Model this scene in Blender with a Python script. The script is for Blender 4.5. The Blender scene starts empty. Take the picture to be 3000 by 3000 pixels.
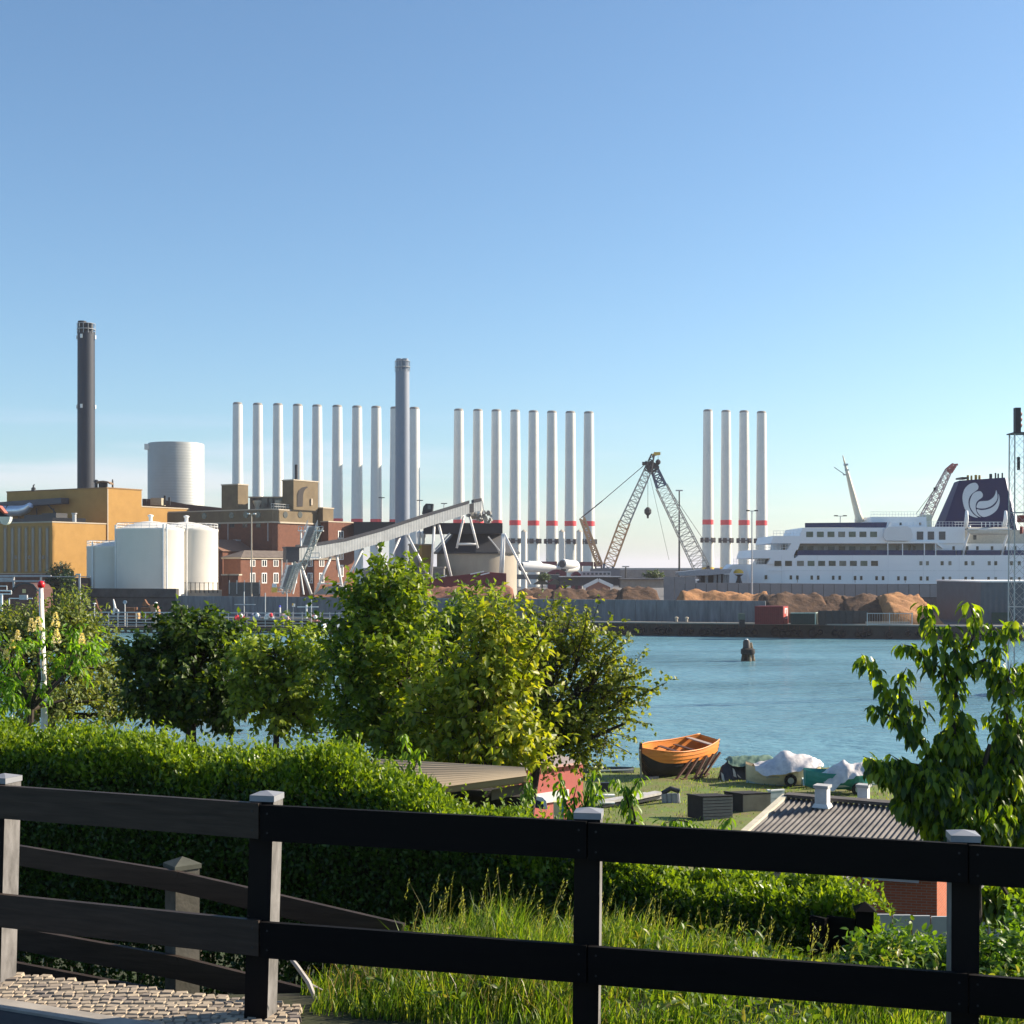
import bpy, math, random
import numpy as np
from mathutils import Vector, Matrix
R = math.radians
random.seed(7); rng = np.random.default_rng(7)
SC = bpy.context.scene
COL = SC.collection
# ------------------------------------------------------------ camera, light
F = 4000.0; HY = 1664.0; CZ = 10.7
cd = bpy.data.cameras.new('camera'); cam = bpy.data.objects.new('camera', cd); COL.objects.link(cam)
cam.location = (0, 0, CZ); cam.rotation_euler = (R(90), 0, 0)
cd.sensor_width = 36; cd.lens = 36*F/3000; cd.shift_y = (HY-1500)/3000
cd.clip_start = .1; cd.clip_end = 20000
SC.camera = cam
SUN_AZ, SUN_EL = R(73), R(27)
w = bpy.data.worlds.new('World'); SC.world = w; w.use_nodes = True
nt = w.node_tree; bg = nt.nodes['Background']
sky = nt.nodes.new('ShaderNodeTexSky'); sky.sky_type = 'NISHITA'; sky.sun_disc = False
sky.sun_elevation = SUN_EL; sky.sun_rotation = SUN_AZ
sky.altitude = 0; sky.air_density = 1.0; sky.dust_density = 0.6; sky.ozone_density = 4.6
tint = nt.nodes.new('ShaderNodeMix'); tint.data_type = 'RGBA'; tint.blend_type = 'MULTIPLY'; tint.inputs[0].default_value = 1; tint.inputs[7].default_value = (1.0, 1.06, 1.02, 1)
nt.links.new(sky.outputs[0], tint.inputs[6]); 
gtc = nt.nodes.new('ShaderNodeTexCoord'); gsp = nt.nodes.new('ShaderNodeSeparateXYZ'); nt.links.new(gtc.outputs['Generated'], gsp.inputs[0])
gmp = nt.nodes.new('ShaderNodeMapping'); gmp.inputs['Scale'].default_value = (2.2, 2.2, 22); nt.links.new(gtc.outputs['Generated'], gmp.inputs[0])
gns = nt.nodes.new('ShaderNodeTexNoise'); gns.inputs['Scale'].default_value = 1.6; gns.inputs['Detail'].default_value = 7; nt.links.new(gmp.outputs[0], gns.inputs[0])
def gmr(src, a, b, c, d):
    n = nt.nodes.new('ShaderNodeMapRange'); n.interpolation_type = 'SMOOTHSTEP'
    for i, v in enumerate((a, b, c, d)): n.inputs[1+i].default_value = v
    nt.links.new(src, n.inputs[0]); return n.outputs[0]
def gmul(a, b):
    n = nt.nodes.new('ShaderNodeMath'); n.operation = 'MULTIPLY'; nt.links.new(a, n.inputs[0]); nt.links.new(b, n.inputs[1]); return n.outputs[0]
cm = gmul(gmul(gmr(gns.outputs[0], .42, .68, 0, 1), gmr(gsp.outputs[2], .13, .075, 0, 1)), gmr(gsp.outputs[0], .12, -.30, .25, 1))
cl = nt.nodes.new('ShaderNodeMix'); cl.data_type = 'RGBA'; cl.blend_type = 'MULTIPLY'; cl.inputs[7].default_value = (1.5, 1.14, 1.16, 1)   # faint low cirrus
nt.links.new(cm, cl.inputs[0]); nt.links.new(tint.outputs[2], cl.inputs[6]); nt.links.new(cl.outputs[2], bg.inputs[0]); bg.inputs[1].default_value = 0.083
sd = bpy.data.lights.new('sun', 'SUN'); so = bpy.data.objects.new('sun', sd); COL.objects.link(so)
sd.energy = 5.0; sd.angle = R(.5); sd.color = (1.0, .86, .68)
sv = Vector((math.cos(SUN_EL)*math.sin(SUN_AZ), math.cos(SUN_EL)*math.cos(SUN_AZ), math.sin(SUN_EL)))
so.rotation_euler = sv.to_track_quat('Z', 'Y').to_euler(); so.location = (60, 20, 60)
vs = SC.view_settings; vs.view_transform = 'Standard'; vs.look = 'None'; vs.gamma = 1; vs.exposure = 1.06
SC.render.resolution_x = SC.render.resolution_y = 1024
SC.cycles.max_bounces = 6; SC.cycles.transparent_max_bounces = 6
# ------------------------------------------------------------ materials
MATS = {}
def mat(name, col, rough=.7, var=.15, scale=3, metal=0, bump=0, col2=None, spec=.4, stretch=None, detail=4, coords='Object'):
    if name in MATS: return MATS[name]
    dk = lambda c: tuple(v*(.8 if max(c) < .6 else 1) for v in c)
    col = dk(col); col2 = dk(col2) if col2 else None
    m = bpy.data.materials.new(name); m.use_nodes = True; t = m.node_tree; b = t.nodes['Principled BSDF']
    b.inputs['Roughness'].default_value = rough; b.inputs['Metallic'].default_value = metal
    b.inputs['Specular IOR Level'].default_value = spec
    tc = t.nodes.new('ShaderNodeTexCoord'); mp = t.nodes.new('ShaderNodeMapping')
    t.links.new(tc.outputs[coords], mp.inputs[0])
    if stretch: mp.inputs['Scale'].default_value = stretch
    n = t.nodes.new('ShaderNodeTexNoise'); n.inputs['Scale'].default_value = scale; n.inputs['Detail'].default_value = detail
    n.inputs['Roughness'].default_value = .65
    t.links.new(mp.outputs[0], n.inputs[0])
    r = t.nodes.new('ShaderNodeValToRGB'); r.color_ramp.elements[0].position = .32; r.color_ramp.elements[1].position = .68
    c2 = col2 or tuple(c*(1-var) for c in col); c1 = col if col2 else tuple(min(1, c*(1+var)) for c in col)
    r.color_ramp.elements[0].color = (*c2, 1); r.color_ramp.elements[1].color = (*c1, 1)
    t.links.new(n.outputs[0], r.inputs[0]); t.links.new(r.outputs[0], b.inputs['Base Color'])
    if bump:
        bp = t.nodes.new('ShaderNodeBump'); bp.inputs['Strength'].default_value = 1; bp.inputs['Distance'].default_value = bump
        t.links.new(n.outputs[0], bp.inputs['Height']); t.links.new(bp.outputs[0], b.inputs['Normal'])
    MATS[name] = m; return m
def glass(name, col=(.03, .04, .05), rough=.08):
    m = mat(name, col, rough, .3, .8); m.node_tree.nodes['Principled BSDF'].inputs['Specular IOR Level'].default_value = .6; return m
def leafmat(name, cols, trans=.4, rough=.45, tcol=1.0):
    """cols: list of colours picked per leaf"""
    m = bpy.data.materials.new(name); m.use_nodes = True; t = m.node_tree; t.nodes.clear()
    g = t.nodes.new('ShaderNodeNewGeometry'); r = t.nodes.new('ShaderNodeValToRGB')
    cols = [tuple(v*.86 for v in c) for c in cols]; e = r.color_ramp.elements; k = len(cols)
    e[0].position = 0; e[0].color = (*cols[0], 1); e[1].position = 1; e[1].color = (*cols[-1], 1)
    for i in range(1, k-1):
        x = e.new(i/(k-1)); x.color = (*cols[i], 1)
    t.links.new(g.outputs['Random Per Island'], r.inputs[0])
    b = t.nodes.new('ShaderNodeBsdfPrincipled'); b.inputs['Roughness'].default_value = rough; b.inputs['Specular IOR Level'].default_value = .35
    t.links.new(r.outputs[0], b.inputs['Base Color'])
    tr = t.nodes.new('ShaderNodeBsdfTranslucent'); h = t.nodes.new('ShaderNodeMix'); h.data_type = 'RGBA'; h.blend_type = 'MULTIPLY'
    h.inputs[0].default_value = 1; h.inputs[7].default_value = (2.6*tcol, 2.4*tcol, .5*tcol, 1)
    t.links.new(r.outputs[0], h.inputs[6]); t.links.new(h.outputs[2], tr.inputs[0])
    mx = t.nodes.new('ShaderNodeMixShader'); mx.inputs[0].default_value = trans
    t.links.new(b.outputs[0], mx.inputs[1]); t.links.new(tr.outputs[0], mx.inputs[2])
    o = t.nodes.new('ShaderNodeOutputMaterial'); t.links.new(mx.outputs[0], o.inputs[0])
    return m
def brickmat(name, c1, c2, mortar, ang=0, scale=1.0):
    """brick courses along a wall whose direction in plan is ang"""
    m = bpy.data.materials.new(name); m.use_nodes = True; t = m.node_tree; b = t.nodes['Principled BSDF']
    b.inputs['Roughness'].default_value = .9; b.inputs['Specular IOR Level'].default_value = .2
    tc = t.nodes.new('ShaderNodeTexCoord'); s = t.nodes.new('ShaderNodeSeparateXYZ'); t.links.new(tc.outputs['Object'], s.inputs[0])
    def mth(op, a, bb):
        n = t.nodes.new('ShaderNodeMath'); n.operation = op
        for i, v in enumerate((a, bb)):
            if isinstance(v, float): n.inputs[i].default_value = v
            else: t.links.new(v, n.inputs[i])
        return n.outputs[0]
    u = mth('ADD', mth('MULTIPLY', s.outputs[0], math.cos(ang)), mth('MULTIPLY', s.outputs[1], math.sin(ang)))
    c = t.nodes.new('ShaderNodeCombineXYZ'); t.links.new(u, c.inputs[0]); t.links.new(s.outputs[2], c.inputs[1])
    br = t.nodes.new('ShaderNodeTexBrick'); br.inputs['Scale'].default_value = 1/scale
    br.inputs['Brick Width'].default_value = .24; br.inputs['Row Height'].default_value = .067; br.inputs['Mortar Size'].default_value = .008
    br.inputs['Color1'].default_value = (*c1, 1); br.inputs['Color2'].default_value = (*c2, 1); br.inputs['Mortar'].default_value = (*mortar, 1)
    t.links.new(c.outputs[0], br.inputs[0])
    n = t.nodes.new('ShaderNodeTexNoise'); n.inputs['Scale'].default_value = .5/scale; n.inputs['Detail'].default_value = 5; t.links.new(tc.outputs['Object'], n.inputs[0])
    mr = t.nodes.new('ShaderNodeMapRange'); mr.inputs[3].default_value = .75; mr.inputs[4].default_value = 1.22; t.links.new(n.outputs[0], mr.inputs[0])
    mm = t.nodes.new('ShaderNodeMix'); mm.data_type = 'RGBA'; mm.blend_type = 'MULTIPLY'; mm.inputs[0].default_value = 1
    t.links.new(br.outputs[0], mm.inputs[6]); t.links.new(mr.outputs[0], mm.inputs[7]); t.links.new(mm.outputs[2], b.inputs['Base Color'])
    return m
def corrug(name, col, ang, pitch, var=.12, depth=.6):
    """sheet metal with fine ribs; ang = plan direction across which ribs repeat"""
    m = mat(name, col, .5, var, .6); t = m.node_tree; b = t.nodes['Principled BSDF']
    tc = t.nodes.new('ShaderNodeTexCoord'); mp = t.nodes.new('ShaderNodeMapping'); mp.inputs['Rotation'].default_value = (0, 0, -ang)
    t.links.new(tc.outputs['Object'], mp.inputs[0])
    wv = t.nodes.new('ShaderNodeTexWave'); wv.inputs['Scale'].default_value = 1/(pitch*3.18); wv.inputs['Distortion'].default_value = 0
    t.links.new(mp.outputs[0], wv.inputs[0])
    bp = t.nodes.new('ShaderNodeBump'); bp.inputs['Strength'].default_value = depth; bp.inputs['Distance'].default_value = pitch*.3
    t.links.new(wv.outputs[0], bp.inputs['Height']); t.links.new(bp.outputs[0], b.inputs['Normal'])
    return m
# ------------------------------------------------------------ mesh builder
def rotz(v, a): c, s = math.cos(a), math.sin(a); return (v[0]*c-v[1]*s, v[0]*s+v[1]*c, v[2])
ORG = {}
class MB:
    def __init__(s): s.v = []; s.f = []
    def add(s, vs_, fs):
        k = len(s.v); s.v += [tuple(x) for x in vs_]; s.f += [tuple(i+k for i in f) for f in fs]; return s
    def box(s, c, d, rz=0, taper=1, top=None):
        x, y, z = d[0]/2, d[1]/2, d[2]/2; o = []
        for k in (-1, 1):
            q = 1 if k < 0 else taper
            for a, b in ((-1, -1), (1, -1), (1, 1), (-1, 1)):
                p = rotz((a*x*q, b*y*q, k*z), rz); o.append((p[0]+c[0], p[1]+c[1], p[2]+c[2]))
        return s.add(o, [(0, 3, 2, 1), (4, 5, 6, 7), (0, 1, 5, 4), (1, 2, 6, 5), (2, 3, 7, 6), (3, 0, 4, 7)])
    def box2(s, x0, x1, y0, y1, z0, z1): return s.box(((x0+x1)/2, (y0+y1)/2, (z0+z1)/2), (x1-x0, y1-y0, z1-z0))
    def beam(s, p, q, w, h=None, up=(0, 0, 1)):
        h = h or w; p = Vector(p); q = Vector(q); d = (q-p).normalized(); u = Vector(up)
        if abs(d.dot(u)) > .98: u = Vector((0, 1, 0))
        a = d.cross(u).normalized(); b = a.cross(d).normalized(); o = []
        for e in (p, q):
            for i, j in ((-1, -1), (1, -1), (1, 1), (-1, 1)): o.append(e+a*(i*w/2)+b*(j*h/2))
        return s.add(o, [(0, 1, 2, 3), (7, 6, 5, 4), (4, 5, 1, 0), (5, 6, 2, 1), (6, 7, 3, 2), (7, 4, 0, 3)])
    def tube(s, pts, rad, n=6, cap=True):
        pts = [Vector(p) for p in pts]; m = len(pts)
        if not hasattr(rad, '__len__'): rad = [rad]*m
        o = []; prev = None
        for i, p in enumerate(pts):
            d = (pts[min(i+1, m-1)]-pts[max(i-1, 0)]).normalized()
            if prev is None:
                u = Vector((0, 0, 1)) if abs(d.z) < .9 else Vector((0, 1, 0)); a = d.cross(u).normalized()
            else: a = (prev-d*prev.dot(d)).normalized()
            prev = a; b = d.cross(a)
            for k in range(n):
                t = 2*math.pi*k/n; o.append(p+(a*math.cos(t)+b*math.sin(t))*rad[i])
        fs = [(i*n+k, i*n+(k+1) % n, (i+1)*n+(k+1) % n, (i+1)*n+k) for i in range(m-1) for k in range(n)]
        if cap: fs += [tuple(range(n-1, -1, -1)), tuple((m-1)*n+k for k in range(n))]
        return s.add(o, fs)
    def lathe(s, c, prof, n=24, cap=True):
        o = []; m = len(prof)
        for r, z in prof:
            for k in range(n): t = 2*math.pi*k/n; o.append((c[0]+r*math.cos(t), c[1]+r*math.sin(t), c[2]+z))
        fs = [(i*n+k, i*n+(k+1) % n, (i+1)*n+(k+1) % n, (i+1)*n+k) for i in range(m-1) for k in range(n)]
        if cap: fs += [tuple(range(n-1, -1, -1)), tuple((m-1)*n+k for k in range(n))]
        return s.add(o, fs)
    def prism(s, poly, z0, z1):
        n = len(poly); o = [(x, y, z0) for x, y in poly]+[(x, y, z1) for x, y in poly]
        return s.add(o, [tuple(range(n-1, -1, -1)), tuple(range(n, 2*n))]+[(i, (i+1) % n, n+(i+1) % n, n+i) for i in range(n)])
    def xz(s, poly, y0, y1):
        n = len(poly); o = [(x, y0, z) for x, z in poly]+[(x, y1, z) for x, z in poly]
        return s.add(o, [tuple(range(n)), tuple(range(2*n-1, n-1, -1))]+[(n+i, n+(i+1) % n, (i+1) % n, i) for i in range(n)])
    def quad(s, a, b, c, d): return s.add([a, b, c, d], [(0, 1, 2, 3)])
    def torus(s, c, r, q, ax='y', n=16, m=6):
        o = []
        for i in range(n):
            t = 2*math.pi*i/n
            for j in range(m):
                p = 2*math.pi*j/m; rr = r+q*math.cos(p); a, b, e = rr*math.cos(t), rr*math.sin(t), q*math.sin(p)
                v = (a, e, b) if ax == 'y' else ((e, a, b) if ax == 'x' else (a, b, e)); o.append((c[0]+v[0], c[1]+v[1], c[2]+v[2]))
        return s.add(o, [(i*m+j, ((i+1) % n)*m+j, ((i+1) % n)*m+(j+1) % m, i*m+(j+1) % m) for i in range(n) for j in range(m)])
    def build(s, name, m, parent=None, smooth=False, loc=None):
        o0 = ORG[parent.as_pointer()] if parent else Vector((0, 0, 0))
        me = bpy.data.meshes.new(name)
        L = Vector(loc) if loc else Vector((0, 0, 0))
        if parent is None and loc: base = L
        else: base = o0
        me.from_pydata([(x-base[0], y-base[1], z-base[2]) for x, y, z in s.v], [], s.f)
        me.materials.append(m)
        if smooth:
            me.polygons.foreach_set('use_smooth', [True]*len(me.polygons))
            if smooth is not True: me.set_sharp_from_angle(angle=R(smooth))
        me.update(); o = bpy.data.objects.new(name, me); COL.objects.link(o)
        if parent: o.parent = parent; ORG[o.as_pointer()] = o0
        else:
            o.location = base; ORG[o.as_pointer()] = base
        return o
def tag(o, label=None, cat=None, group=None, kind=None):
    if label: o['label'] = label
    if cat: o['category'] = cat
    if group: o['group'] = group
    if kind: o['kind'] = kind
    return o
def thing(name, label, cat, loc, group=None, rz=0):
    o = bpy.data.objects.new(name, None); COL.objects.link(o); o.location = loc; o.rotation_euler = (0, 0, rz); o.empty_display_size = .2
    ORG[o.as_pointer()] = Vector(loc) if not rz else Vector((0, 0, 0)); return tag(o, label, cat, group)
def copy_tree(o, parent=None):
    c = o.copy(); COL.objects.link(c)
    if parent: c.parent = parent
    for ch in list(o.children): copy_tree(ch, c)
    return c
def raw(name, V, Fq, m, parent=None):
    """numpy verts + quads/tris -> object"""
    o0 = ORG[parent.as_pointer()] if parent else Vector((0, 0, 0))
    V = V-np.array(o0); k = Fq.shape[1]; nf = len(Fq)
    me = bpy.data.meshes.new(name); me.vertices.add(len(V)); me.vertices.foreach_set('co', V.astype(np.float32).ravel())
    me.loops.add(nf*k); me.loops.foreach_set('vertex_index', Fq.astype(np.int32).ravel())
    me.polygons.add(nf); me.polygons.foreach_set('loop_start', np.arange(nf, dtype=np.int32)*k)
    me.update(calc_edges=True); me.materials.append(m)
    o = bpy.data.objects.new(name, me); COL.objects.link(o)
    if parent: o.parent = parent; ORG[o.as_pointer()] = o0
    return o
def X(px, D): return (px-1500)/F*D
def Z(py, D): return CZ-(py-HY)/F*D
def P(px, py, D): return Vector((X(px, D), D, Z(py, D)))
def lattice(mb, p, q, w0, w1, n, ch, di, up=(0, 0, 1)):
    p = Vector(p); q = Vector(q); d = (q-p).normalized(); u = Vector(up); a = d.cross(u).normalized(); b = a.cross(d).normalized()
    def c(i, s, t): f = i/n; W = (w0+(w1-w0)*f)/2; return p+(q-p)*f+a*(s*W)+b*(t*W)
    cs = ((-1, -1), (1, -1), (1, 1), (-1, 1))
    for s_, t_ in cs: mb.beam(c(0, s_, t_), c(n, s_, t_), ch)
    for i in range(n):
        for k in range(4):
            s0, s1 = cs[k], cs[(k+1) % 4]
            if i % 2: s0, s1 = s1, s0
            mb.beam(c(i, *s0), c(i+1, *s1), di)
            mb.beam(c(i, *s0), c(i, *s1), di)
class Face:
    """vertical wall plane seen from the camera: start point, plan direction"""
    def __init__(s, x, y, ux, uy):
        l = math.hypot(ux, uy); s.x, s.y, s.ux, s.uy = x, y, ux/l, uy/l
        nx, ny = s.uy, -s.ux
        if nx*(-x)+ny*(-y) < 0: nx, ny = -nx, -ny
        s.nx, s.ny = nx, ny; s.ang = math.atan2(s.uy, s.ux)
    def t(s, px): k = (px-1500)/F; return (k*s.y-s.x)/(s.ux-k*s.uy)
    def D(s, px): return s.y+s.uy*s.t(px)
    def pt(s, px, py=None, out=0): t = s.t(px); y = s.y+s.uy*t; return (s.x+s.ux*t+s.nx*out, y+s.ny*out, Z(py, y) if py else 0)
    def rect(s, mb, a, b, y0, y1, out=.06, depth=.12):
        """slab on the wall covering px a..b and py y0..y1 (measured at its middle)"""
        m = s.pt((a+b)/2); t0, t1 = s.t(a), s.t(b); D = m[1]; z0, z1 = Z(y1, D), Z(y0, D); tm = (t0+t1)/2
        c = (s.x+s.ux*tm+s.nx*(out-depth/2), s.y+s.uy*tm+s.ny*(out-depth/2), (z0+z1)/2)
        return mb.box(c, (abs(t1-t0), depth, z1-z0), s.ang)
UL = (-.857, .515); UR = (.515, .857)     # plan directions of the works' shaded and sunlit walls
class Block:
    """right-angled building block: near corner at px pc, depth D; ends at px pl and pr"""
    def __init__(s, pc, D, pl, pr, ytop, z0):
        x = X(pc, D); s.L = Face(x, D, *UL); s.Rr = Face(x, D, *UR); s.zt = Z(ytop, D); s.z0 = z0
        tl, tr = s.L.t(pl), s.Rr.t(pr); s.c = (x, D); s.tl, s.tr = tl, tr
        s.poly = [(x, D), (x+UR[0]*tr, D+UR[1]*tr), (x+UR[0]*tr+UL[0]*tl, D+UR[1]*tr+UL[1]*tl), (x+UL[0]*tl, D+UL[1]*tl)]
    def inset(s, o):
        ex = lambda a, b: (s.c[0]+UR[0]*a+UL[0]*b, s.c[1]+UR[1]*a+UL[1]*b)
        return [ex(-o, -o), ex(s.tr+o, -o), ex(s.tr+o, s.tl+o), ex(-o, s.tl+o)]
    def walls(s, mb, z0=None, z1=None, o=0): return mb.prism(s.inset(o), s.z0 if z0 is None else z0, s.zt if z1 is None else z1)
# ------------------------------------------------------------ water, land
def struct(mb, name, m, smooth=False): return tag(mb.build(name, m, None, smooth), kind='structure')
wm = bpy.data.materials.new('harbour_water'); wm.use_nodes = True; t = wm.node_tree; b = t.nodes['Principled BSDF']
b.inputs['Base Color'].default_value = (.13, .28, .335, 1); b.inputs['Roughness'].default_value = .2; b.inputs['IOR'].default_value = 1.33
tc = t.nodes.new('ShaderNodeTexCoord'); hs = []
for sc_, st, amp, det in ((1.1, (.45, 1, 1), .5, 5), (.22, (.5, 1, 1), .9, 4), (4.0, (.6, 1, 1), .12, 3)):
    mp = t.nodes.new('ShaderNodeMapping'); mp.inputs['Scale'].default_value = st; mp.inputs['Rotation'].default_value = (0, 0, R(12))
    t.links.new(tc.outputs['Object'], mp.inputs[0])
    n = t.nodes.new('ShaderNodeTexNoise'); n.inputs['Scale'].default_value = sc_; n.inputs['Detail'].default_value = det; t.links.new(mp.outputs[0], n.inputs[0])
    mu = t.nodes.new('ShaderNodeMath'); mu.operation = 'MULTIPLY'; mu.inputs[1].default_value = amp; t.links.new(n.outputs[0], mu.inputs[0]); hs.append(mu.outputs[0])
a1 = t.nodes.new('ShaderNodeMath'); t.links.new(hs[0], a1.inputs[0]); t.links.new(hs[1], a1.inputs[1])
a2 = t.nodes.new('ShaderNodeMath'); t.links.new(a1.outputs[0], a2.inputs[0]); t.links.new(hs[2], a2.inputs[1])
bp = t.nodes.new('ShaderNodeBump'); bp.inputs['Strength'].default_value = 1; bp.inputs['Distance'].default_value = .8
t.links.new(a2.outputs[0], bp.inputs['Height']); t.links.new(bp.outputs[0], b.inputs['Normal'])
rn = t.nodes.new('ShaderNodeTexNoise'); rn.inputs['Scale'].default_value = .035; rn.inputs['Detail'].default_value = 3; mp = t.nodes.new('ShaderNodeMapping'); mp.inputs['Scale'].default_value = (.35, 1, 1); t.links.new(tc.outputs['Object'], mp.inputs[0]); t.links.new(mp.outputs[0], rn.inputs[0])
mr = t.nodes.new('ShaderNodeMapRange'); mr.inputs[1].default_value = .35; mr.inputs[2].default_value = .65; mr.inputs[3].default_value = .06; mr.inputs[4].default_value = .34; t.links.new(rn.outputs[0], mr.inputs[0]); t.links.new(mr.outputs[0], b.inputs['Roughness'])
tag(MB().add([(-9000, 60, 0), (9000, 60, 0), (9000, 16000, 0), (-9000, 16000, 0)], [(0, 1, 2, 3)]).build('harbour_water', wm), kind='structure')
# near hillside
PR = [(-20, 9.05), (4, 9.05), (6.5, 8.2), (8.0, 8.19), (8.8, 7.95), (9.6, 7.4), (10.4, 7.2), (12, 6.9), (16, 5.4), (22, 3.9), (30, 3.0), (40, 2.0), (50, 1.35), (62, 1.0), (69, .7), (72, 0), (84, -1.6), (110, -3)]
def ground(x, y):
    yy = y
    for (a, za), (b_, zb) in zip(PR, PR[1:]):
        if yy <= b_: f = max(0, (yy-a)/(b_-a)); z = za+(zb-za)*f; break
    else: z = PR[-1][1]
    if 8.3 < y < 11 and x > -1.1: z += .42*min(1, (x+1.1)*2)*max(.25, min(1, 1.3-.35*x))*math.sin(math.pi*min(1, (y-8.3)/2.7))
    return z
dirt = mat('soil_and_turf', (.045, .075, .015), .95, col2=(.04, .032, .02), scale=1.3, bump=.02)
def grid(name, xs, ys, zf, m, kind='structure', smooth=True):
    V = [(x, y, zf(x, y)) for y in ys for x in xs]; nx = len(xs)
    Fq = [(j*nx+i, j*nx+i+1, (j+1)*nx+i+1, (j+1)*nx+i) for j in range(len(ys)-1) for i in range(nx-1)]
    mb = MB(); mb.v = V; mb.f = Fq; o = mb.build(name, m, None, smooth); tag(o, kind=kind); return o
lawn = mat('mown_grass', (.13, .22, .025), .95, scale=.8, col2=(.20, .16, .065), bump=.03, detail=8)
ys = [-20, 0, 4]+[6+.5*i for i in range(13)]+[13+i for i in range(22)]+[36+2*i for i in range(38)]
xs_ = [-70, -50, -35]+[-28+1.0*i for i in range(64)]+[38, 46, 60, 80, 110]
grid('hillside', xs_, [y for y in ys if y <= 36], lambda x, y: ground(x, y)+(.07*math.sin(x*1.7+y)*math.sin(y*1.3) if y > 9.3 else 0), dirt)
grid('boat_yard_lawn', xs_, [y for y in ys if y >= 36],
     lambda x, y: ground(x, y)+(.07*math.sin(x*1.7+y)*math.sin(y*1.3) if y > 9.3 else 0), lawn)
# far shore: quay top, quay wall
q0, q1, qs = (-110.0, 253.0), (140.0, 183.0), None
def qy(x): return q0[1]+(x-q0[0])*(q1[1]-q0[1])/(q1[0]-q0[0])
asph = mat('quay_asphalt', (.16, .155, .15), .9, .2, .3)
conc_dk = mat('old_quay_concrete', (.075, .07, .062), .95, scale=.7, col2=(.035, .033, .03), bump=.05, detail=7)
conc = mat('weathered_concrete', (.25, .28, .30), .9, scale=1.0, col2=(.13, .15, .165), stretch=(1.5, 1.5, .22), detail=7)
conc_lt = mat('pale_concrete', (.42, .39, .34), .9, scale=1.2, col2=(.32, .3, .26), detail=6)
x0, x1 = -400, 420
struct(MB().prism([(x0, qy(x0)), (x1, qy(x1)), (900, 900), (-900, 900)], -3, 2.0), 'far_quay', asph)
ql = math.hypot(x1-x0, qy(x1)-qy(x0)); qa = math.atan2(qy(x1)-qy(x0), x1-x0)
qn = (math.sin(qa), -math.cos(qa))
def qp(px, off=0):
    """point on the quay edge seen at px, moved off metres inland"""
    k = (px-1500)/F; s_ = (q1[1]-q0[1])/(q1[0]-q0[0]); c_ = q0[1]-s_*q0[0]
    ox, oy = -qn[0]*off, -qn[1]*off; c2 = c_+oy-s_*ox
    y = c2/(1-s_*k); return (k*y, y)
kf = Face(qp(0)[0], qp(0)[1], math.cos(qa), math.sin(qa))
mb = MB()
cx, cy = (x0+x1)/2, (qy(x0)+qy(x1))/2
mb.box((cx+qn[0]*.2, cy+qn[1]*.2, .95), (ql, .7, 2.0), qa)
for i in range(60):
    u = qp(60*i-200); mb.box((u[0]+qn[0]*.62, u[1]+qn[1]*.62, .8), (.35, .22, 1.7), qa)
struct(mb, 'quay_wall', conc_dk)
struct(MB().box((cx+qn[0]*.05, cy+qn[1]*.05, 2.08), (ql, 1.5, .2), qa), 'quay_kerb', conc_lt)
# breakwater behind everything on the far side
rock = mat('breakwater_rock', (.13, .135, .14), .95, .3, .3)
struct(MB().box((80, 905, 4.0), (900, 14, 11.2)), 'breakwater', rock)
struct(MB().box((80, 940, 4.6), (900, 20, 12.2)), 'breakwater_wall', mat('breakwater_grey', (.3, .32, .34), .9))
# ------------------------------------------------------------ materials of the works
yel_l = mat('yellow_brick', (.50, .285, .08), .9, scale=.5, col2=(.43, .24, .065), detail=8)
brick_r = mat('red_brick_far', (.22, .09, .052), .9, scale=1.4, col2=(.15, .062, .04), detail=8)
brown_c = mat('brown_render', (.235, .18, .105), .9, scale=.4, col2=(.165, .125, .075), detail=6)
roof_dk = mat('dark_roof_felt', (.05, .048, .05), .8, .3, .5)
slate = mat('grey_roof_tiles', (.16, .13, .11), .8, .25, 1.0)
steel = mat('galvanised_steel', (.55, .56, .56), .45, .12, 2, metal=.35)
white_st = mat('white_painted_steel', (.78, .77, .74), .45, .06, .5)
white_tk = mat('white_tank_paint', (.74, .71, .64), .5, scale=.25, col2=(.70, .67, .60))
frame_w = mat('white_window_frame', (.75, .75, .72), .5, .05)
pane = glass('dark_pane'); pane_g = glass('grey_pane', (.10, .12, .13), .15)
black_st = mat('black_steel', (.025, .028, .035), .5, .2)
trim_l = mat('pale_trim', (.55, .47, .36), .8, .1)
rust = mat('rusty_steel', (.19, .085, .04), .85, .4, 2)
# ------------------------------------------------------------ yellow works buildings
def building(name, label, B, m, cat='building', roofm=None, trim=None):
    r = thing(name, label, cat, (B.c[0], B.c[1], B.z0)); mb = MB(); B.walls(mb, z1=B.zt-.25); mb.build('wall', m, r)
    mb = MB(); B.walls(mb, z0=B.zt-.25, o=.12); mb.build('parapet', trim or trim_l, r); return r
z0 = 2.0
B1 = Block(313, 300, 20, 415, 1427, z0)
yb1 = building('power_station_hall', 'tall yellow brick hall at the foot of the black chimney', B1, yel_l, trim=mat('brown_coping', (.3, .17, .06)))
B2 = Block(153, 280, -150, 310, 1527, z0)
yb2 = building('turbine_hall', 'lower yellow brick hall with tall narrow window slots in its shaded front', B2, yel_l)
for px in (-60, -22, 16, 37+0, 57, 77, 97, 118, 139):
    w_ = MB(); B2.L.rect(w_, px-7, px+6, 1541, 1678, .05, .12); wf = w_.build('window', mat('brown_brick_reveal', (.33, .2, .08)), yb2)
    w_ = MB(); B2.L.rect(w_, px-3.2, px+3.2, 1547, 1674, .09, .1); w_.build('pane', pane_g, wf)
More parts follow.
